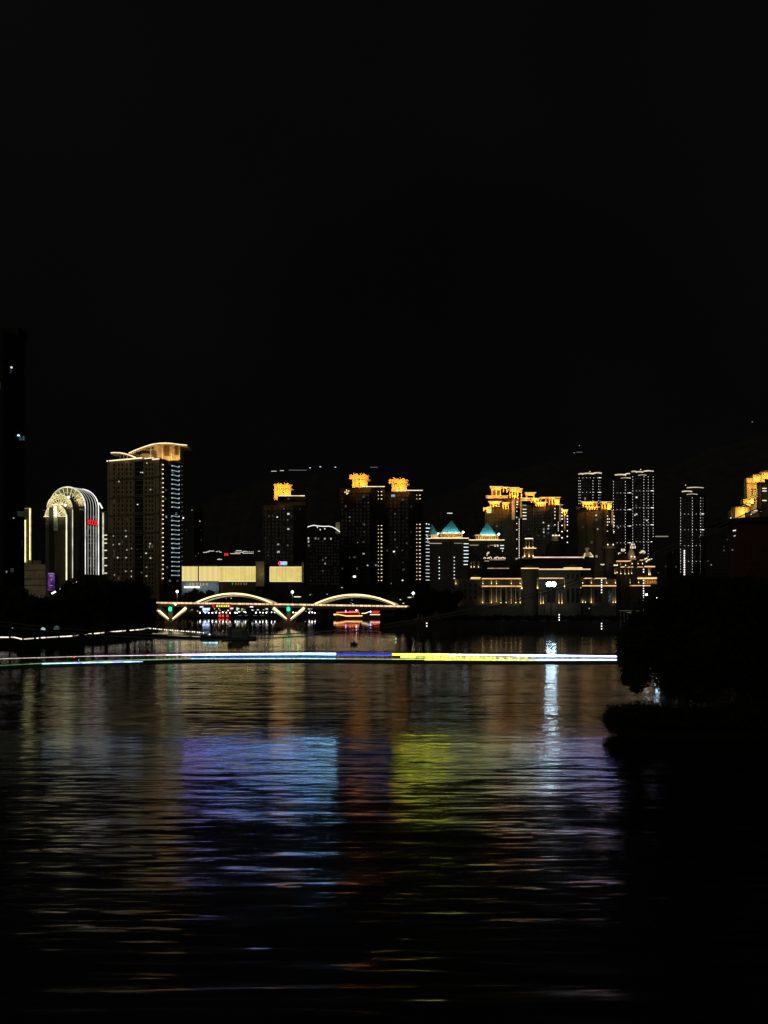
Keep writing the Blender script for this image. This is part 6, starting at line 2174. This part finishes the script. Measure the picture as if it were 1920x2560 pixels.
r = thing('pontoon', 'long dark pontoon reaching from the left bank, edged by small lamps', 'pontoon', (X(430, 520), 520, 0))
pa = [(330, 560), (372, 548), (430, 532), (480, 524), (560, 516), (640, 512)]
for i in range(len(pa) - 1):
    (a, d0), (b, d1) = pa[i], pa[i + 1]
    m = MB().hexa([(X(a, d0), d0 - 2, 0.0), (X(b, d1), d1 - 2, 0.0), (X(b, d1), d1 + 2, 0.0), (X(a, d0), d0 + 2, 0.0)],
                  [(X(a, d0), d0 - 2, 1.0), (X(b, d1), d1 - 2, 1.0), (X(b, d1), d1 + 2, 1.0), (X(a, d0), d0 + 2, 1.0)])
    m.obj('deck', DARKER, r)
MB().tube([P(382, 1584, 541), P(420, 1587.5, 531), P(500, 1592, 519)], [0.2, 0.2, 0.12], 5).obj('edge_light', glow((1.0, 0.85, 0.72), 0.4, flick=0.6, fscale=0.1), r)
bp = [(350, 1572.5), (372, 1570.5), (398, 1573), (430, 1575.5), (460, 1578), (490, 1580), (512, 1582.5)]
prev = None
for i, a in enumerate(frange(352, 512, 4.6)):
    y = np.interp(a, [p[0] for p in bp], [p[1] for p in bp])
    d = np.interp(a, [350, 512], [556, 516])
    q = P(a, y, d)
    MB().octa(q, (0.16, 0.22, 0.28)[i % 3]).obj('rail_lamp', glow((1.0, 0.93, 0.70), (1.2, 2.5, 1.8)[i % 3]), r)
    if i % 3 == 0:
        MB().tube([(q.x, q.y, 1.0), (q.x, q.y, q.z + 0.4)], 0.05, 4).obj('rail_post', STEEL, r)
    if prev is not None:
        MB().tube([prev + Vector((0, 0, 0.35)), q + Vector((0, 0, 0.35))], 0.09, 4).obj('rail', STEEL, r)
    prev = q
for a, y, D2 in ((355.5, 1557, 540), (363, 1555, 540)):
    pass

# sailboat masts
for i, (a, y0) in enumerate(((505, 1545), (514, 1532), (524, 1537), (534, 1530))):
    D = 522 + i * 3
    r = thing('sailing_boat', ('leftmost of the four bare-masted sailing boats at the pontoon', 'second bare-masted sailing boat from the left at the pontoon', 'third bare-masted sailing boat from the left at the pontoon', 'bare-masted sailing boat nearest the work boat')[i], 'boat', (X(a, D), D, 0), 'moored sailing boats')
    hull_mesh(D, a - 9, a + 8, 1598, 1591, 2.4).obj('hull', BOATG if i % 2 else BOATW, r)
    MB().box(X(a - 3, D), X(a + 4, D), D - 0.7, D + 0.7, Z(1591, D), Z(1586, D)).obj('cabin', BOATW, r)
    MB().tube([P(a, 1590, D), P(a, y0, D)], [0.07, 0.045], 5).obj('mast', BOATG, r)
    MB().tube([P(a, 1583, D), P(a + 7, 1584, D)], 0.06, 5).obj('boom', BOATG, r)
r = thing('bank_lamp', 'small white lamp on the pontoon beside the sailing boats', 'lamp', (X(524, 515), 515, 1))
MB().octa(P(524, 1586, 515), 0.33).obj('lamp_globe', glow((0.9, 1.0, 1.0), 1.6), r)
MB().tube([P(524, 1594, 515), P(524, 1588, 515)], 0.06, 5).obj('pole', STEEL, r)

# cyan lit float
D = 470
r = thing('lit_float', 'small float with a glowing pale cyan side near the sailing boats', 'boat', (X(525, D), D, 0))
MB().box(X(504, D), X(547, D), D - 1.2, D + 2, 0, Z(1603, D)).obj('hull', BOATW, r)
MB().box(X(505, D), X(546, D), D - 1.5, D - 1.25, Z(1611, D) - 0.0, Z(1604.5, D)).obj('side_light', glow((0.42, 0.75, 0.82), 1.0, sample=True, flick=0.7, fscale=1.2), r)
MB().box(X(512, D), X(538, D), D - 0.8, D + 1.4, Z(1603, D), Z(1599.5, D)).obj('cabin', BOATW, r)

# small dark skiffs
for (a, y, D, lab) in ((885, 1608, 450, 'tiny dark skiff under the cables, mid river'), (578, 1610, 455, 'tiny dark skiff below the work boat')):
    r = thing('skiff', lab, 'boat', (X(a, D), D, 0))
    hull_mesh(D, a - 10, a + 9, y + 3, y - 1, 2).obj('hull', BOATW, r)
    MB().box(X(a - 3, D), X(a + 3, D), D - 0.5, D + 0.5, Z(y - 1, D), Z(y - 5, D)).obj('cabin', BOATW, r)

# ================================================================== LEFT PROMENADE
r = thing('promenade_railing', 'railing with warm light bars along the left bank under the trees', 'railing', (X(150, 455), 455, 2))
pr = [(-20, 1593, 436), (35, 1593, 438), (55, 1598, 440), (110, 1594, 446), (180, 1590, 455), (215, 1585.5, 462), (250, 1582.5, 472), (290, 1578.5, 490), (330, 1575.5, 515), (360, 1573, 545)]
xs_ = [p[0] for p in pr]
runs = [(-15, 22), (27, 34), (34, 46), (46, 55), (60, 84), (91, 96), (103, 113), (117, 145), (150, 163), (163, 180), (185, 196), (213, 228), (236, 249), (252, 260), (271, 286), (289, 304), (307, 314), (325, 338), (341, 347), (350, 358)]
for i, (a, b) in enumerate(runs):
    q = [Vector((X(p, np.interp(p, xs_, [v[2] for v in pr])), np.interp(p, xs_, [v[2] for v in pr]), Z(np.interp(p, xs_, [v[1] for v in pr]), np.interp(p, xs_, [v[2] for v in pr])))) for p in (a, b)]
    MB().tube(q, 0.16 if i % 3 else 0.2, 5).obj('light_bar', glow((1.0, 0.86, 0.70), 0.2 if i in (10,) else (1.3, 0.9, 1.6)[i % 3]), r)
    MB().tube([q[1], (q[1].x, q[1].y, 2.0)], 0.06, 4).obj('post', STEEL, r)
for (a, y, w, h, st, c, lab) in ((119, 1571, 11, 7, 0.5, (0.6, 0.9, 0.75), 'pale green glowing kiosk light under the left trees'), (152, 1568, 14, 9, 0.10, (0.6, 0.9, 0.8), 'dim round glowing tent under the left trees'), (21, 1580, 4, 4, 0.8, (1, 0.9, 0.8), 'small white lamp at the far left of the promenade'), (43.5, 1568.5, 3, 3, 0.3, (0.8, 1, 1), 'faint lamp above the left promenade'), (356, 1560, 6, 9, 1.2, (0.7, 0.95, 1.0), 'cool white kiosk light at the right end of the left promenade'), (363.5, 1556, 6, 9, 0.22, (1, 0.95, 0.7), 'warm dim kiosk light at the tree line end')):
    D = 455 if a < 300 else 556
    r = thing('kiosk_lamp', lab, 'lamp', (X(a, D), D, 2))
    q = P(a, y, D)
    s = D / F
    MB().lathe((q.x, D - 6), [(w * s / 2, q.z - h * s / 2), (w * s / 2, q.z), (w * s / 3.2, q.z + h * s / 3), (0.1, q.z + h * s / 2)], 10).obj('lantern', glow(c, st, flick=0.6, fscale=1.5), r)
    MB().tube([(q.x, D - 6, 0.5), (q.x, D - 6, q.z - h * s / 2)], 0.07, 5).obj('post', STEEL, r)


# ================================================================== TREES
def leaf_mesh(name, blobs, n, size, mat, seed):
    """leaf-sized quads through the volumes and shells of several lobes; blobs: (x, y, z, rx, ry, rz)"""
    g = np.random.default_rng(seed)
    vol = np.array([b[3] * b[4] + b[3] * b[5] for b in blobs])
    idx = g.choice(len(blobs), size=n, p=vol / vol.sum())
    B = np.array(blobs)[idx]
    d = g.normal(size=(n, 3))
    d /= np.linalg.norm(d, axis=1)[:, None]
    rr = 1.0 - 0.42 * g.random(n) ** 1.6 + 0.16 * g.normal(size=n) * (g.random(n) < 0.3)
    c = B[:, :3] + d * rr[:, None] * B[:, 3:6]
    a = g.normal(size=(n, 3))
    a /= np.linalg.norm(a, axis=1)[:, None]
    b = np.cross(a, g.normal(size=(n, 3)))
    b /= np.linalg.norm(b, axis=1)[:, None]
    s = size * (0.6 + 0.8 * g.random(n))[:, None]
    V = np.stack([c - a * s, c - b * s * 0.55, c + a * s, c + b * s * 0.55], axis=1).reshape(-1, 3)
    me = bpy.data.meshes.new(name)
    me.vertices.add(4 * n)
    me.vertices.foreach_set('co', V.astype(np.float32).ravel())
    me.loops.add(4 * n)
    me.loops.foreach_set('vertex_index', np.arange(4 * n, dtype=np.int32))
    me.polygons.add(n)
    me.polygons.foreach_set('loop_start', np.arange(0, 4 * n, 4, dtype=np.int32))
    me.update(calc_edges=True)
    me.materials.append(mat)
    return me


def lobes(R, H, n, seed, zc=0.0):
    g = random.Random(seed)
    out = [(0, 0, zc, R * 0.62, R * 0.62, H * 0.6)]
    for i in range(n):
        t = g.uniform(0, 2 * math.pi)
        k = g.uniform(0.35, 0.78)
        z = g.uniform(-0.55, 0.6)
        s = g.uniform(0.24, 0.42)
        out.append((R * k * math.cos(t), R * k * math.sin(t), zc + H * z, R * s, R * s, H * s * 0.9))
    return out


def core_mb(blobs, f=0.72):
    m = MB()
    for (x, y, z, rx, ry, rz) in blobs:
        n, k = 8, 5
        base = len(m.v)
        for i in range(k + 1):
            p = -math.pi / 2 + math.pi * i / k
            for j in range(n):
                t = 2 * math.pi * (j + 0.5 * (i % 2)) / n
                q = f * random.uniform(0.85, 1.1)
                m.v.append((x + rx * q * math.cos(p) * math.cos(t), y + ry * q * math.cos(p) * math.sin(t), z + rz * q * math.sin(p)))
        for i in range(k):
            for j in range(n):
                m.f.append((base + i * n + j, base + i * n + (j + 1) % n, base + (i + 1) * n + (j + 1) % n, base + (i + 1) * n + j))
    return m


TREE_CACHE = {}


def tree(name, label, x, y, z0, H, R, zc, n_leaf, size, mat=LEAF, seed=0, group=None, nl=14, blobs=None, core=True):
    """H: half height of the crown, zc: crown centre height above z0"""
    r = thing(name, label, 'tree' if 'tree' in name else 'shrub', (x, y, z0), group)
    key = (round(H, 1), round(R, 1), seed, round(zc, 1), n_leaf)
    if blobs is None and key in TREE_CACHE:
        me, cm = TREE_CACHE[key]
    else:
        bl = blobs or lobes(R, H, nl, seed, zc)
        me = leaf_mesh('crown', bl, n_leaf, size, mat, seed + 5)
        cb = core_mb(bl)
        cm = bpy.data.meshes.new('inner_foliage')
        cm.from_pydata(cb.v, [], cb.f)
        cm.materials.append(mat)
        TREE_CACHE[key] = (me, cm)
    o = bpy.data.objects.new('crown', me)
    COL.objects.link(o)
    o.parent = r
    c = bpy.data.objects.new('inner_foliage', cm)
    COL.objects.link(c)
    c.parent = o
    if zc - H > 0.4:
        g = random.Random(seed + 3)
        base = Vector((x, y, z0 - 0.5))
        top = Vector((x + g.uniform(-0.4, 0.4), y, z0 + zc))
        MB().tube([base, base.lerp(top, 0.5) + Vector((g.uniform(-.3, .3), 0, 0)), top], [0.07 * H + 0.12, 0.05 * H + 0.1, 0.12], 8).obj('trunk', BARK, r)
        for i in range(4):
            t = 2 * math.pi * i / 4 + seed
            p = base.lerp(top, 0.55 + 0.08 * i)
            q = Vector((x + R * 0.6 * math.cos(t), y + R * 0.6 * math.sin(t), z0 + zc + H * g.uniform(-0.2, 0.4)))
            MB().tube([p, p.lerp(q, 0.5) + Vector((0, 0, 0.4)), q], [0.035 * H + 0.05, 0.1, 0.05], 6).obj('limb', BARK, r)
    return r


# -- near right bank: the big overhanging tree and its neighbours
BLK = surf('night_leaf', (0.010, 0.012, 0.007), scale=0.8, noise=0.5)
D = 156
def rel(px, py, dd=156, bx=None):
    return (X(px, dd), Z(py, dd))
def lob(lst, x0, z0, y0=0):
    out = []
    for (px, py, rpx, rpy) in lst:
        s = D / F
        out.append((X(px, D) - x0, y0 + random.uniform(-1.5, 2.0), Z(py, D) - z0, rpx * s, max(rpx * s * 0.8, 1.2), rpy * s))
    return out
tx = X(1712, D)
big = lob([(1700, 1560, 120, 95), (1616, 1600, 55, 62), (1580, 1610, 38, 60), (1578, 1655, 34, 44), (1600, 1690, 30, 30), (1672, 1520, 40, 45), (1606, 1568, 32, 30), (1702, 1492, 56, 42), (1740, 1480, 70, 40),
           (1800, 1500, 70, 60), (1660, 1640, 62, 60), (1760, 1620, 90, 90), (1700, 1700, 60, 50), (1745, 1720, 50, 45), (1572, 1700, 18, 18), (1820, 1600, 80, 100), (1610, 1640, 40, 50), (1588, 1718, 16, 16), (1563, 1640, 20, 26), (1665, 1690, 14, 16)], tx, 1.4)
tree('overhanging_tree', 'big black leafy tree overhanging the water at the right', tx, D, 1.4, 8, 8, 9, 46000, 0.17, BLK, 1, None, 14, big)
t2 = X(1850, 160)
big2 = lob([(1850, 1540, 90, 90), (1900, 1500, 80, 60), (1940, 1580, 90, 100), (1880, 1470, 50, 30), (1850, 1640, 90, 90), (1930, 1690, 80, 80), (1820, 1470, 40, 24), (1780, 1700, 60, 60)], t2, 1.4)
tree('bank_tree', 'dark tree behind the overhanging one at the right edge', t2, 160, 1.4, 8, 8, 9, 26000, 0.2, BLK, 2, None, 14, big2)
tree('bank_tree', 'dark tree inland of the footbridge landing, topmost at the right edge', 62, 205, 1.4, 7.5, 9, 8.5, 9000, 0.3, BLK, 4, None, 16)
tree('bank_tree', 'dark tree filling the gap under the other two at the right edge', 47, 172, 1.4, 6, 7.5, 6.0, 9000, 0.28, BLK, 6, None, 16)
# shrubs along the near waterline
sb = [(1545, 1790, 36, 30), (1580, 1780, 40, 32), (1620, 1788, 44, 34), (1668, 1792, 40, 30), (1530, 1805, 24, 22), (1600, 1805, 60, 24), (1556, 1822, 44, 18), (1612, 1826, 60, 18), (1690, 1826, 60, 18)]
D = 150
sx = X(1580, D)
tree('shoreline_shrub', 'rounded black shrub at the tip of the right bank', sx, D, 0.6, 2, 2, 1, 14000, 0.11, BLK, 8, None, 8, lob(sb, sx, 0.6))
sb = [(1700, 1795, 60, 26), (1760, 1795, 60, 26), (1820, 1795, 60, 26), (1880, 1795, 60, 28), (1940, 1790, 60, 34)]
sx = X(1800, D)
tree('shoreline_shrub', 'long low black shrub belt along the right bank below the big tree', sx, D, 0.6, 2, 2, 1, 14000, 0.14, BLK, 9, None, 8, lob(sb, sx, 0.6))

# -- left bank trees
LT = [(20, 1465, 470, 'far left', 0), (75, 1492, 468, 0, 1), (120, 1492, 476, 0, 2), (168, 1478, 480, 0, 3), (215, 1452, 488, 0, 4), (262, 1440, 496, 0, 5), (305, 1445, 505, 0, 6), (335, 1462, 520, 0, 7), (340, 1490, 540, 0, 8), (352, 1516, 566, 0, 9), (-30, 1470, 470, 0, 10), (240, 1478, 478, 0, 11), (150, 1512, 470, 0, 12), (50, 1520, 462, 0, 13)]
LL = ['black tree at the far left edge of the left bank', 'dark tree below the beige block', 'dark low tree under the purple billboard', 'dark tree before the round-topped tower', 'tall dark tree between round-topped and curved-roof towers', 'tallest black tree of the left bank before the curved-roof tower', 'broad black tree just right of the tallest left-bank tree', 'sloping dark tree at the right shoulder of the left-bank grove', 'smaller dark tree near the left bridge end', 'lowest tree of the grove touching the bridge end', 'black tree cut by the left picture edge', 'lower dark tree in front of the tallest left-bank tree', 'low dark tree behind the glowing tent', 'low dark tree above the left promenade kiosk']
for i, (px, yt, d, _, sd_) in enumerate(LT):
    top = Z(yt, d)
    h = top - 2.0
    H = h * 0.52
    R = 4.6 + 0.26 * h
    tree('bank_tree', LL[i], X(px, d), d, 2.0, H, R, h - H * 0.86, 6400, 0.42, LEAF, 20 + sd_, 'trees of the left bank grove', 15)
for i, a in enumerate(frange(-10, 385, 32)):
    d = float(np.interp(a, [-20, 60, 150, 250, 330, 372], [440, 452, 462, 487, 527, 577])) + 3
    tree('promenade_shrub', ORD[i] + ' dark shrub from the left in the hedge along the left promenade', X(a, d), d, 2.0, 1.7, 3.2, 1.4, 1500, 0.28, LEAF, 60 + i % 3, 'hedge row along the left promenade', 8)

# -- far bank trees behind the arch bridge (faintly lit green)
FT = [(468, 1474), (490, 1466), (512, 1470), (535, 1474), (560, 1484), (590, 1486), (615, 1476), (640, 1467), (665, 1464), (690, 1466), (712, 1474), (742, 1478), (768, 1474), (795, 1472), (822, 1468), (845, 1465), (870, 1458), (893, 1450), (915, 1444), (940, 1448), (962, 1458), (985, 1472), (1008, 1480)]
NM = ['in front of the curved-roof tower foot', 'under the left sign of the glowing hall', 'below the yellow characters', 'right of the yellow characters', 'over the first arch crown, left', 'over the first arch crown', 'right of the first arch crown', 'under the hall pylon wall', 'between the two glowing panels', 'under the second glowing panel, left', 'under the second glowing panel', 'above the middle bridge lamp', 'between the two arches', 'below the wavy-roof block', 'left of the second arch crown', 'above the second arch, first', 'above the second arch, second', 'above the second arch crown', 'dome-like, tallest above the second arch', 'just right of the tallest above the second arch', 'above the right foot of the second arch', 'right of the second arch', 'nearest the right bridge end']
for i, (px, yt) in enumerate(FT):
    d = 1193 + (i % 3) * 3
    top = Z(yt, d)
    h = top - 2.4
    H = h * 0.45
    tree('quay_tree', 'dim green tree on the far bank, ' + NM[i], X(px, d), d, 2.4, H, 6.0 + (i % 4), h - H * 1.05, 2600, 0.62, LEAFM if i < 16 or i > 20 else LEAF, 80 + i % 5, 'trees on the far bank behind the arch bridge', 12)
# faint green uplight among them
for a in (443, 620, 745, 990):
    ld = bpy.data.lights.new('park_lamp', 'POINT')
    ld.energy = 200
    ld.color = (0.7, 1.0, 0.45)
    ld.shadow_soft_size = 0.5
    lo = bpy.data.objects.new('park_lamp', ld)
    COL.objects.link(lo)
    lo.location = P(a, 1492, 1180)

# -- right far bank, dark trees at the quay and bridge end
RT = [(985, 1538, 775), (1005, 1520, 772), (1050, 1478, 768), (1076, 1463, 765), (1102, 1462, 763), (1125, 1470, 762), (1028, 1512, 765), (968, 1536, 782)]
RL_ = ['low dark bush-like tree at the river spur under the bridge end', 'dark tree beside the right bridge end', 'dark tree just right of the right bridge lamp', 'tall dark tree below the teal roofs, first', 'tall dark tree below the teal roofs, second', 'dark tree at the corner of the left columned hall', 'low dark tree under the right bridge lamp', 'outermost dark low tree on the river spur']
for i, (px, yt, d) in enumerate(RT):
    top = Z(yt, d)
    h = top - 2.2
    H = max(1.6, h * 0.46)
    tree('quay_tree', RL_[i], X(px, d), d, 2.2, H, 2.6 + 0.26 * h, h - H * 1.05 if h > 4 else 1.2, 3600, 0.42, LEAF, 100 + i, 'trees at the right end of the arch bridge', 12)
for i, a in enumerate(frange(1140, 1660, 26)):
    tree('quay_tree', ORD[i] + ' low dark tree from the left on the quay below the columned halls', X(a, 748), 748, 2.2, 2.1, 3.4, 2.4, 1800, 0.36, LEAF, 120 + i % 4, 'tree row along the quay below the halls', 8)
for i, (a, yt) in enumerate(((1678, 1452), (1700, 1446), (1725, 1440), (1765, 1440), (1800, 1446), (1835, 1450), (1870, 1446), (1905, 1444))):
    d = 610
    h = Z(yt, d) - 2.2
    tree('quay_tree', 'dark tree behind the big one, ' + ('left end of the far belt', 'second of the far belt', 'below the lone dotted tower', 'right of the lone dotted tower', 'below the faint grey block', 'before the brown block corner', 'before the brown block', 'at the right edge', 'lowest at the quay lamps')[i], X(a, d + 130), d + 130, 2.2, (Z(yt, d + 130) - 2.2) * 0.48, 7.5, (Z(yt, d + 130) - 2.2) * 0.5, 3600, 0.5, LEAF, 140 + i % 4, 'far dark tree belt at the right', 12)
bank_lamp(1883, 1450, 600, 'warm white lamp among the trees at the right edge', (1.0, 0.86, 0.6), 3, 0.85)
bank_lamp(1871.5, 1463, 600, 'smaller warm lamp below the bright one at the right edge', (1.0, 0.86, 0.65), 1.6, 0.5)


# ================================================================== SUSPENSION FOOTBRIDGE
def footbridge():
    D = 187.0
    r = thing('suspension_footbridge', 'slender suspension footbridge with coloured light strips crossing the river', 'bridge', (0, D, 0))
    def low(px):
        return Z(np.interp(px, [-300, 0, 130, 300, 480, 760, 1000, 1300, 1540, 1900], [1680, 1663, 1656, 1650, 1645.5, 1645, 1647, 1649, 1648.5, 1654]), D)
    def upp(px):
        return Z(np.interp(px, [-300, 0, 240, 480, 760, 1000, 1300, 1540, 1900], [1655, 1646, 1639, 1635.5, 1633.5, 1635, 1637, 1640, 1646]), D)
    xs = frange(-300, 1860, 20)
    # colour keys along the bridge (photo column): fascia strip, rail strip, height factors
    def key(px, ks):
        for i in range(len(ks) - 1):
            if ks[i][0] <= px < ks[i + 1][0]:
                return ks[i]
        return ks[-1]
    RAIL = [(-300, (1.0, 0.80, 0.66), 0.85, 0.07), (250, (0.95, 0.75, 0.9), 1.3, 0.08), (430, (0.7, 0.6, 1.0), 3.0, 0.10), (470, (0.34, 0.26, 1.0), 13.0, 0.14), (530, (0.24, 0.34, 1.0), 16.5, 0.16), (620, (0.23, 0.40, 1.0), 17.5, 0.17), (690, (0.23, 0.45, 1.0), 19.0, 0.18), (760, (0.24, 0.52, 1.0), 22.0, 0.18), (800, (0.28, 0.62, 1.0), 24.0, 0.19),
            (840, (0.02, 0.05, 0.80), 1.0, 0.24), (990, (0.95, 1.0, 0.05), 3.0, 0.24), (1010, (0.92, 1.0, 0.06), 6.0, 0.24), (1090, (0.92, 1.0, 0.10), 5.0, 0.24), (1130, (0.95, 1.0, 0.45), 3.2, 0.22), (1170, (0.9, 1.0, 0.65), 3.2, 0.20), (1230, (0.85, 0.95, 0.8), 4.0, 0.18), (1290, (0.7, 0.85, 0.95), 8.0, 0.18), (1340, (0.62, 0.78, 1.0), 13.0, 0.18), (1390, (0.5, 0.6, 1.0), 9.0, 0.18), (1430, (0.46, 0.48, 1.0), 10.0, 0.17), (1490, (0.45, 0.38, 1.0), 10.5, 0.16), (1540, (0.5, 0.4, 1.0), 0.6, 0.1)]
    FASC = [(-300, (0.25, 0.7, 0.22), 0.28, 0.09), (80, (0.35, 0.75, 0.30), 0.45, 0.09), (220, (0.50, 0.85, 0.45), 0.70, 0.08), (480, (0.40, 0.75, 0.80), 1.6, 0.09), (620, (0.45, 0.9, 0.75), 1.7, 0.09), (840, (0.8, 1.0, 0.85), 0.90, 0.045), (990, (0.9, 1.0, 0.22), 1.4, 0.06), (1060, (0.95, 1.0, 0.10), 2.4, 0.16), (1130, (1.0, 1.0, 0.25), 1.3, 0.2), (1250, (0.9, 0.95, 0.4), 1.3, 0.18), (1350, (0.6, 0.8, 1.0), 3.6, 0.16), (1440, (0.45, 0.6, 1.0), 3.8, 0.15), (1540, (0.4, 0.5, 1.0), 0.3, 0.06)]
    DK = surf('footbridge_steel', (0.02, 0.02, 0.022), rough=0.6)
    for i in range(len(xs) - 1):
        a, b = xs[i], xs[i + 1]
        A, B = X(a, D), X(b, D)
        def seg(y0, y1, za0, zb0, za1, zb1, name, mat, gap=0.0, par=r):
            return MB().hexa([(A + gap, y0, za0), (B - gap, y0, zb0), (B - gap, y1, zb0), (A + gap, y1, za0)], [(A + gap, y0, za1), (B - gap, y0, zb1), (B - gap, y1, zb1), (A + gap, y1, za1)]).obj(name, mat, par)
        la, lb_ = low(a), low(b)
        ua, ub = upp(a), upp(b)
        seg(D - 1.4, D + 1.4, la - 0.62, lb_ - 0.62, la - 0.12, lb_ - 0.12, 'deck_girder', DK)
        m = a + 10
        _, c, s, h = key(m, FASC)
        fl = 0.35
        seg(D - 1.52, D - 1.42, la - h / 2, lb_ - h / 2, la + h / 2, lb_ + h / 2, 'fascia_light', glow(c, s, True, fl, 2.5), 0.01)
        _, c, s, h = key(m, RAIL)
        seg(D - 1.52, D - 1.42, ua - h / 2, ub - h / 2, ua + h / 2, ub + h / 2, 'rail_light', glow(c, s, True, fl, 2.5), 0.025 if m < 430 else 0.004)
        if 990 < m < 1540:
            g0, g1 = 0.19, 0.19
            c2 = (0.85, 1.0, 0.15) if m < 1240 else ((0.9, 0.9, 0.35) if m < 1330 else (0.35, 0.5, 1.0))
            seg(D - 1.5, D - 1.44, la + g0 - 0.05, lb_ + g0 - 0.05, ua - g1, ub - g1, 'screen_light', glow(c2, 1.3 if m < 1240 else 0.9, True, 0.6, 3.0), 0.02)
        elif 840 < m < 990:
            seg(D - 1.56, D - 1.53, (ua + la) / 2 + 0.16, (ub + lb_) / 2 + 0.16, (ua + la) / 2 + 0.20, (ub + lb_) / 2 + 0.20, 'screen_light', glow((0.25, 0.30, 1.0), 1.0), 0.01)
        elif 480 < m < 840:
            seg(D - 1.5, D - 1.44, la + 0.06, lb_ + 0.06, ua - 0.14, ub - 0.14, 'screen_light', glow((0.12, 0.30, 0.75), 0.35, True, 0.6, 3.0), 0.02)
        seg(D + 1.42, D + 1.5, ua - 0.04, ub - 0.04, ua + 0.04, ub + 0.04, 'far_rail', DK, 0.01)
        # balusters
        for k in range(2):
            x = A + (B - A) * (k + 0.25) / 2
            MB().box(x - 0.03, x + 0.03, D - 1.4, D - 1.34, la - 0.1, max(ua, la) + 0.35).obj('baluster', DK, r)
        seg(D - 1.41, D - 1.33, ua + 0.32, ub + 0.32, ua + 0.38, ub + 0.38, 'handrail', DK)
    # third, lower strip near the left
    ls = frange(112, 362, 25)
    for i in range(len(ls) - 1):
        a, b = ls[i], ls[i + 1]
        z0 = Z(np.interp(a, [112, 362], [1658, 1652.5]), D)
        z1 = Z(np.interp(b, [112, 362], [1658, 1652.5]), D)
        c = ((0.45, 0.85, 1.0), (0.35, 0.6, 1.0), (0.5, 0.9, 1.0), (0.35, 0.4, 1.0))[i % 4]
        MB().hexa([(X(a, D) + .02, D - 1.62, z0 - .05), (X(b, D) - .02, D - 1.62, z1 - .05), (X(b, D) - .02, D - 1.54, z1 - .05), (X(a, D) + .02, D - 1.54, z0 - .05)],
                  [(X(a, D) + .02, D - 1.62, z0 + .05), (X(b, D) - .02, D - 1.62, z1 + .05), (X(b, D) - .02, D - 1.54, z1 + .05), (X(a, D) + .02, D - 1.54, z0 + .05)]).obj('soffit_light', glow(c, 2.6, True, 0.4, 2.0), r)
    MB().octa(P(185, 1642.5, D - 1.7), 0.13).obj('red_lamp', glow((1.0, 0.03, 0.06), 1.8), r)
    for a, y in ((97, 1645), (197, 1650)):
        MB().octa(P(a, y, D - 1.7), 0.06).obj('cool_lamp', glow((0.6, 0.9, 1), 1.5), r)
    # main cables and hangers
    def cz(x):
        dx = x - X(560, D)
        return Z(1597, D) + (0.00344 if dx > 0 else 0.0021) * dx * dx
    for side, yy in (('near', D - 1.6), ('far', D + 1.6)):
        pts = [(x, yy, cz(x) + (0.35 if side == 'far' else 0)) for x in np.linspace(-90, 62, 60)]
        MB().tube(pts, 0.075, 6).obj('main_cable', surf('cable_steel', (0.05, 0.05, 0.05), rough=0.5), r)
        hx = np.arange(X(-260, D), X(1850, D), 5.6)
        for x in hx:
            x += 0.45 if side == 'far' else 0
            px = x / D * F + 960
            z0 = upp(px) - 0.1
            z1 = cz(x)
            if z1 > z0 + 0.1:
                MB().tube([(x, yy, z0), (x, yy, z1)], 0.024, 4).obj('hanger', STEEL, r)
                MB().box(x - 0.06, x + 0.06, yy - 0.12, yy + 0.12, z1 - 0.18, z1 + 0.1).obj('cable_clamp', STEEL, r)
    for x in (-90, 62):
        for yy in (D - 1.6, D + 1.6):
            MB().tube([(x, yy, -0.5), (x, yy, cz(x) + 0.6)], [0.5, 0.3], 10).obj('pylon_leg', DK, r)
        MB().box(x - 0.25, x + 0.25, D - 1.6, D + 1.6, cz(x) - 0.8, cz(x) - 0.3).obj('pylon_beam', DK, r)
    # bulbs hung on some hangers
    for px, ys in ((1504, [1450, 1456, 1462, 1468, 1474.5, 1481, 1559, 1565.5, 1572]), (1609, [1423.5, 1430, 1451, 1458, 1464.5, 1471, 1477, 1483, 1489, 1495, 1501, 1525]), (1398, [1537, 1543.5, 1550]), (1067, [1558, 1565])):
        m = MB()
        for y in ys:
            m.octa(P(px, y, D - 1.7), 0.095)
        m.obj('bulb_string', glow((1.0, 0.95, 0.88), 2.2), r)
        MB().tube([P(px, min(ys) - 3, D - 1.7), P(px, max(ys) + 3, D - 1.7)], 0.015, 4).obj('bulb_wire', STEEL, r)


footbridge()
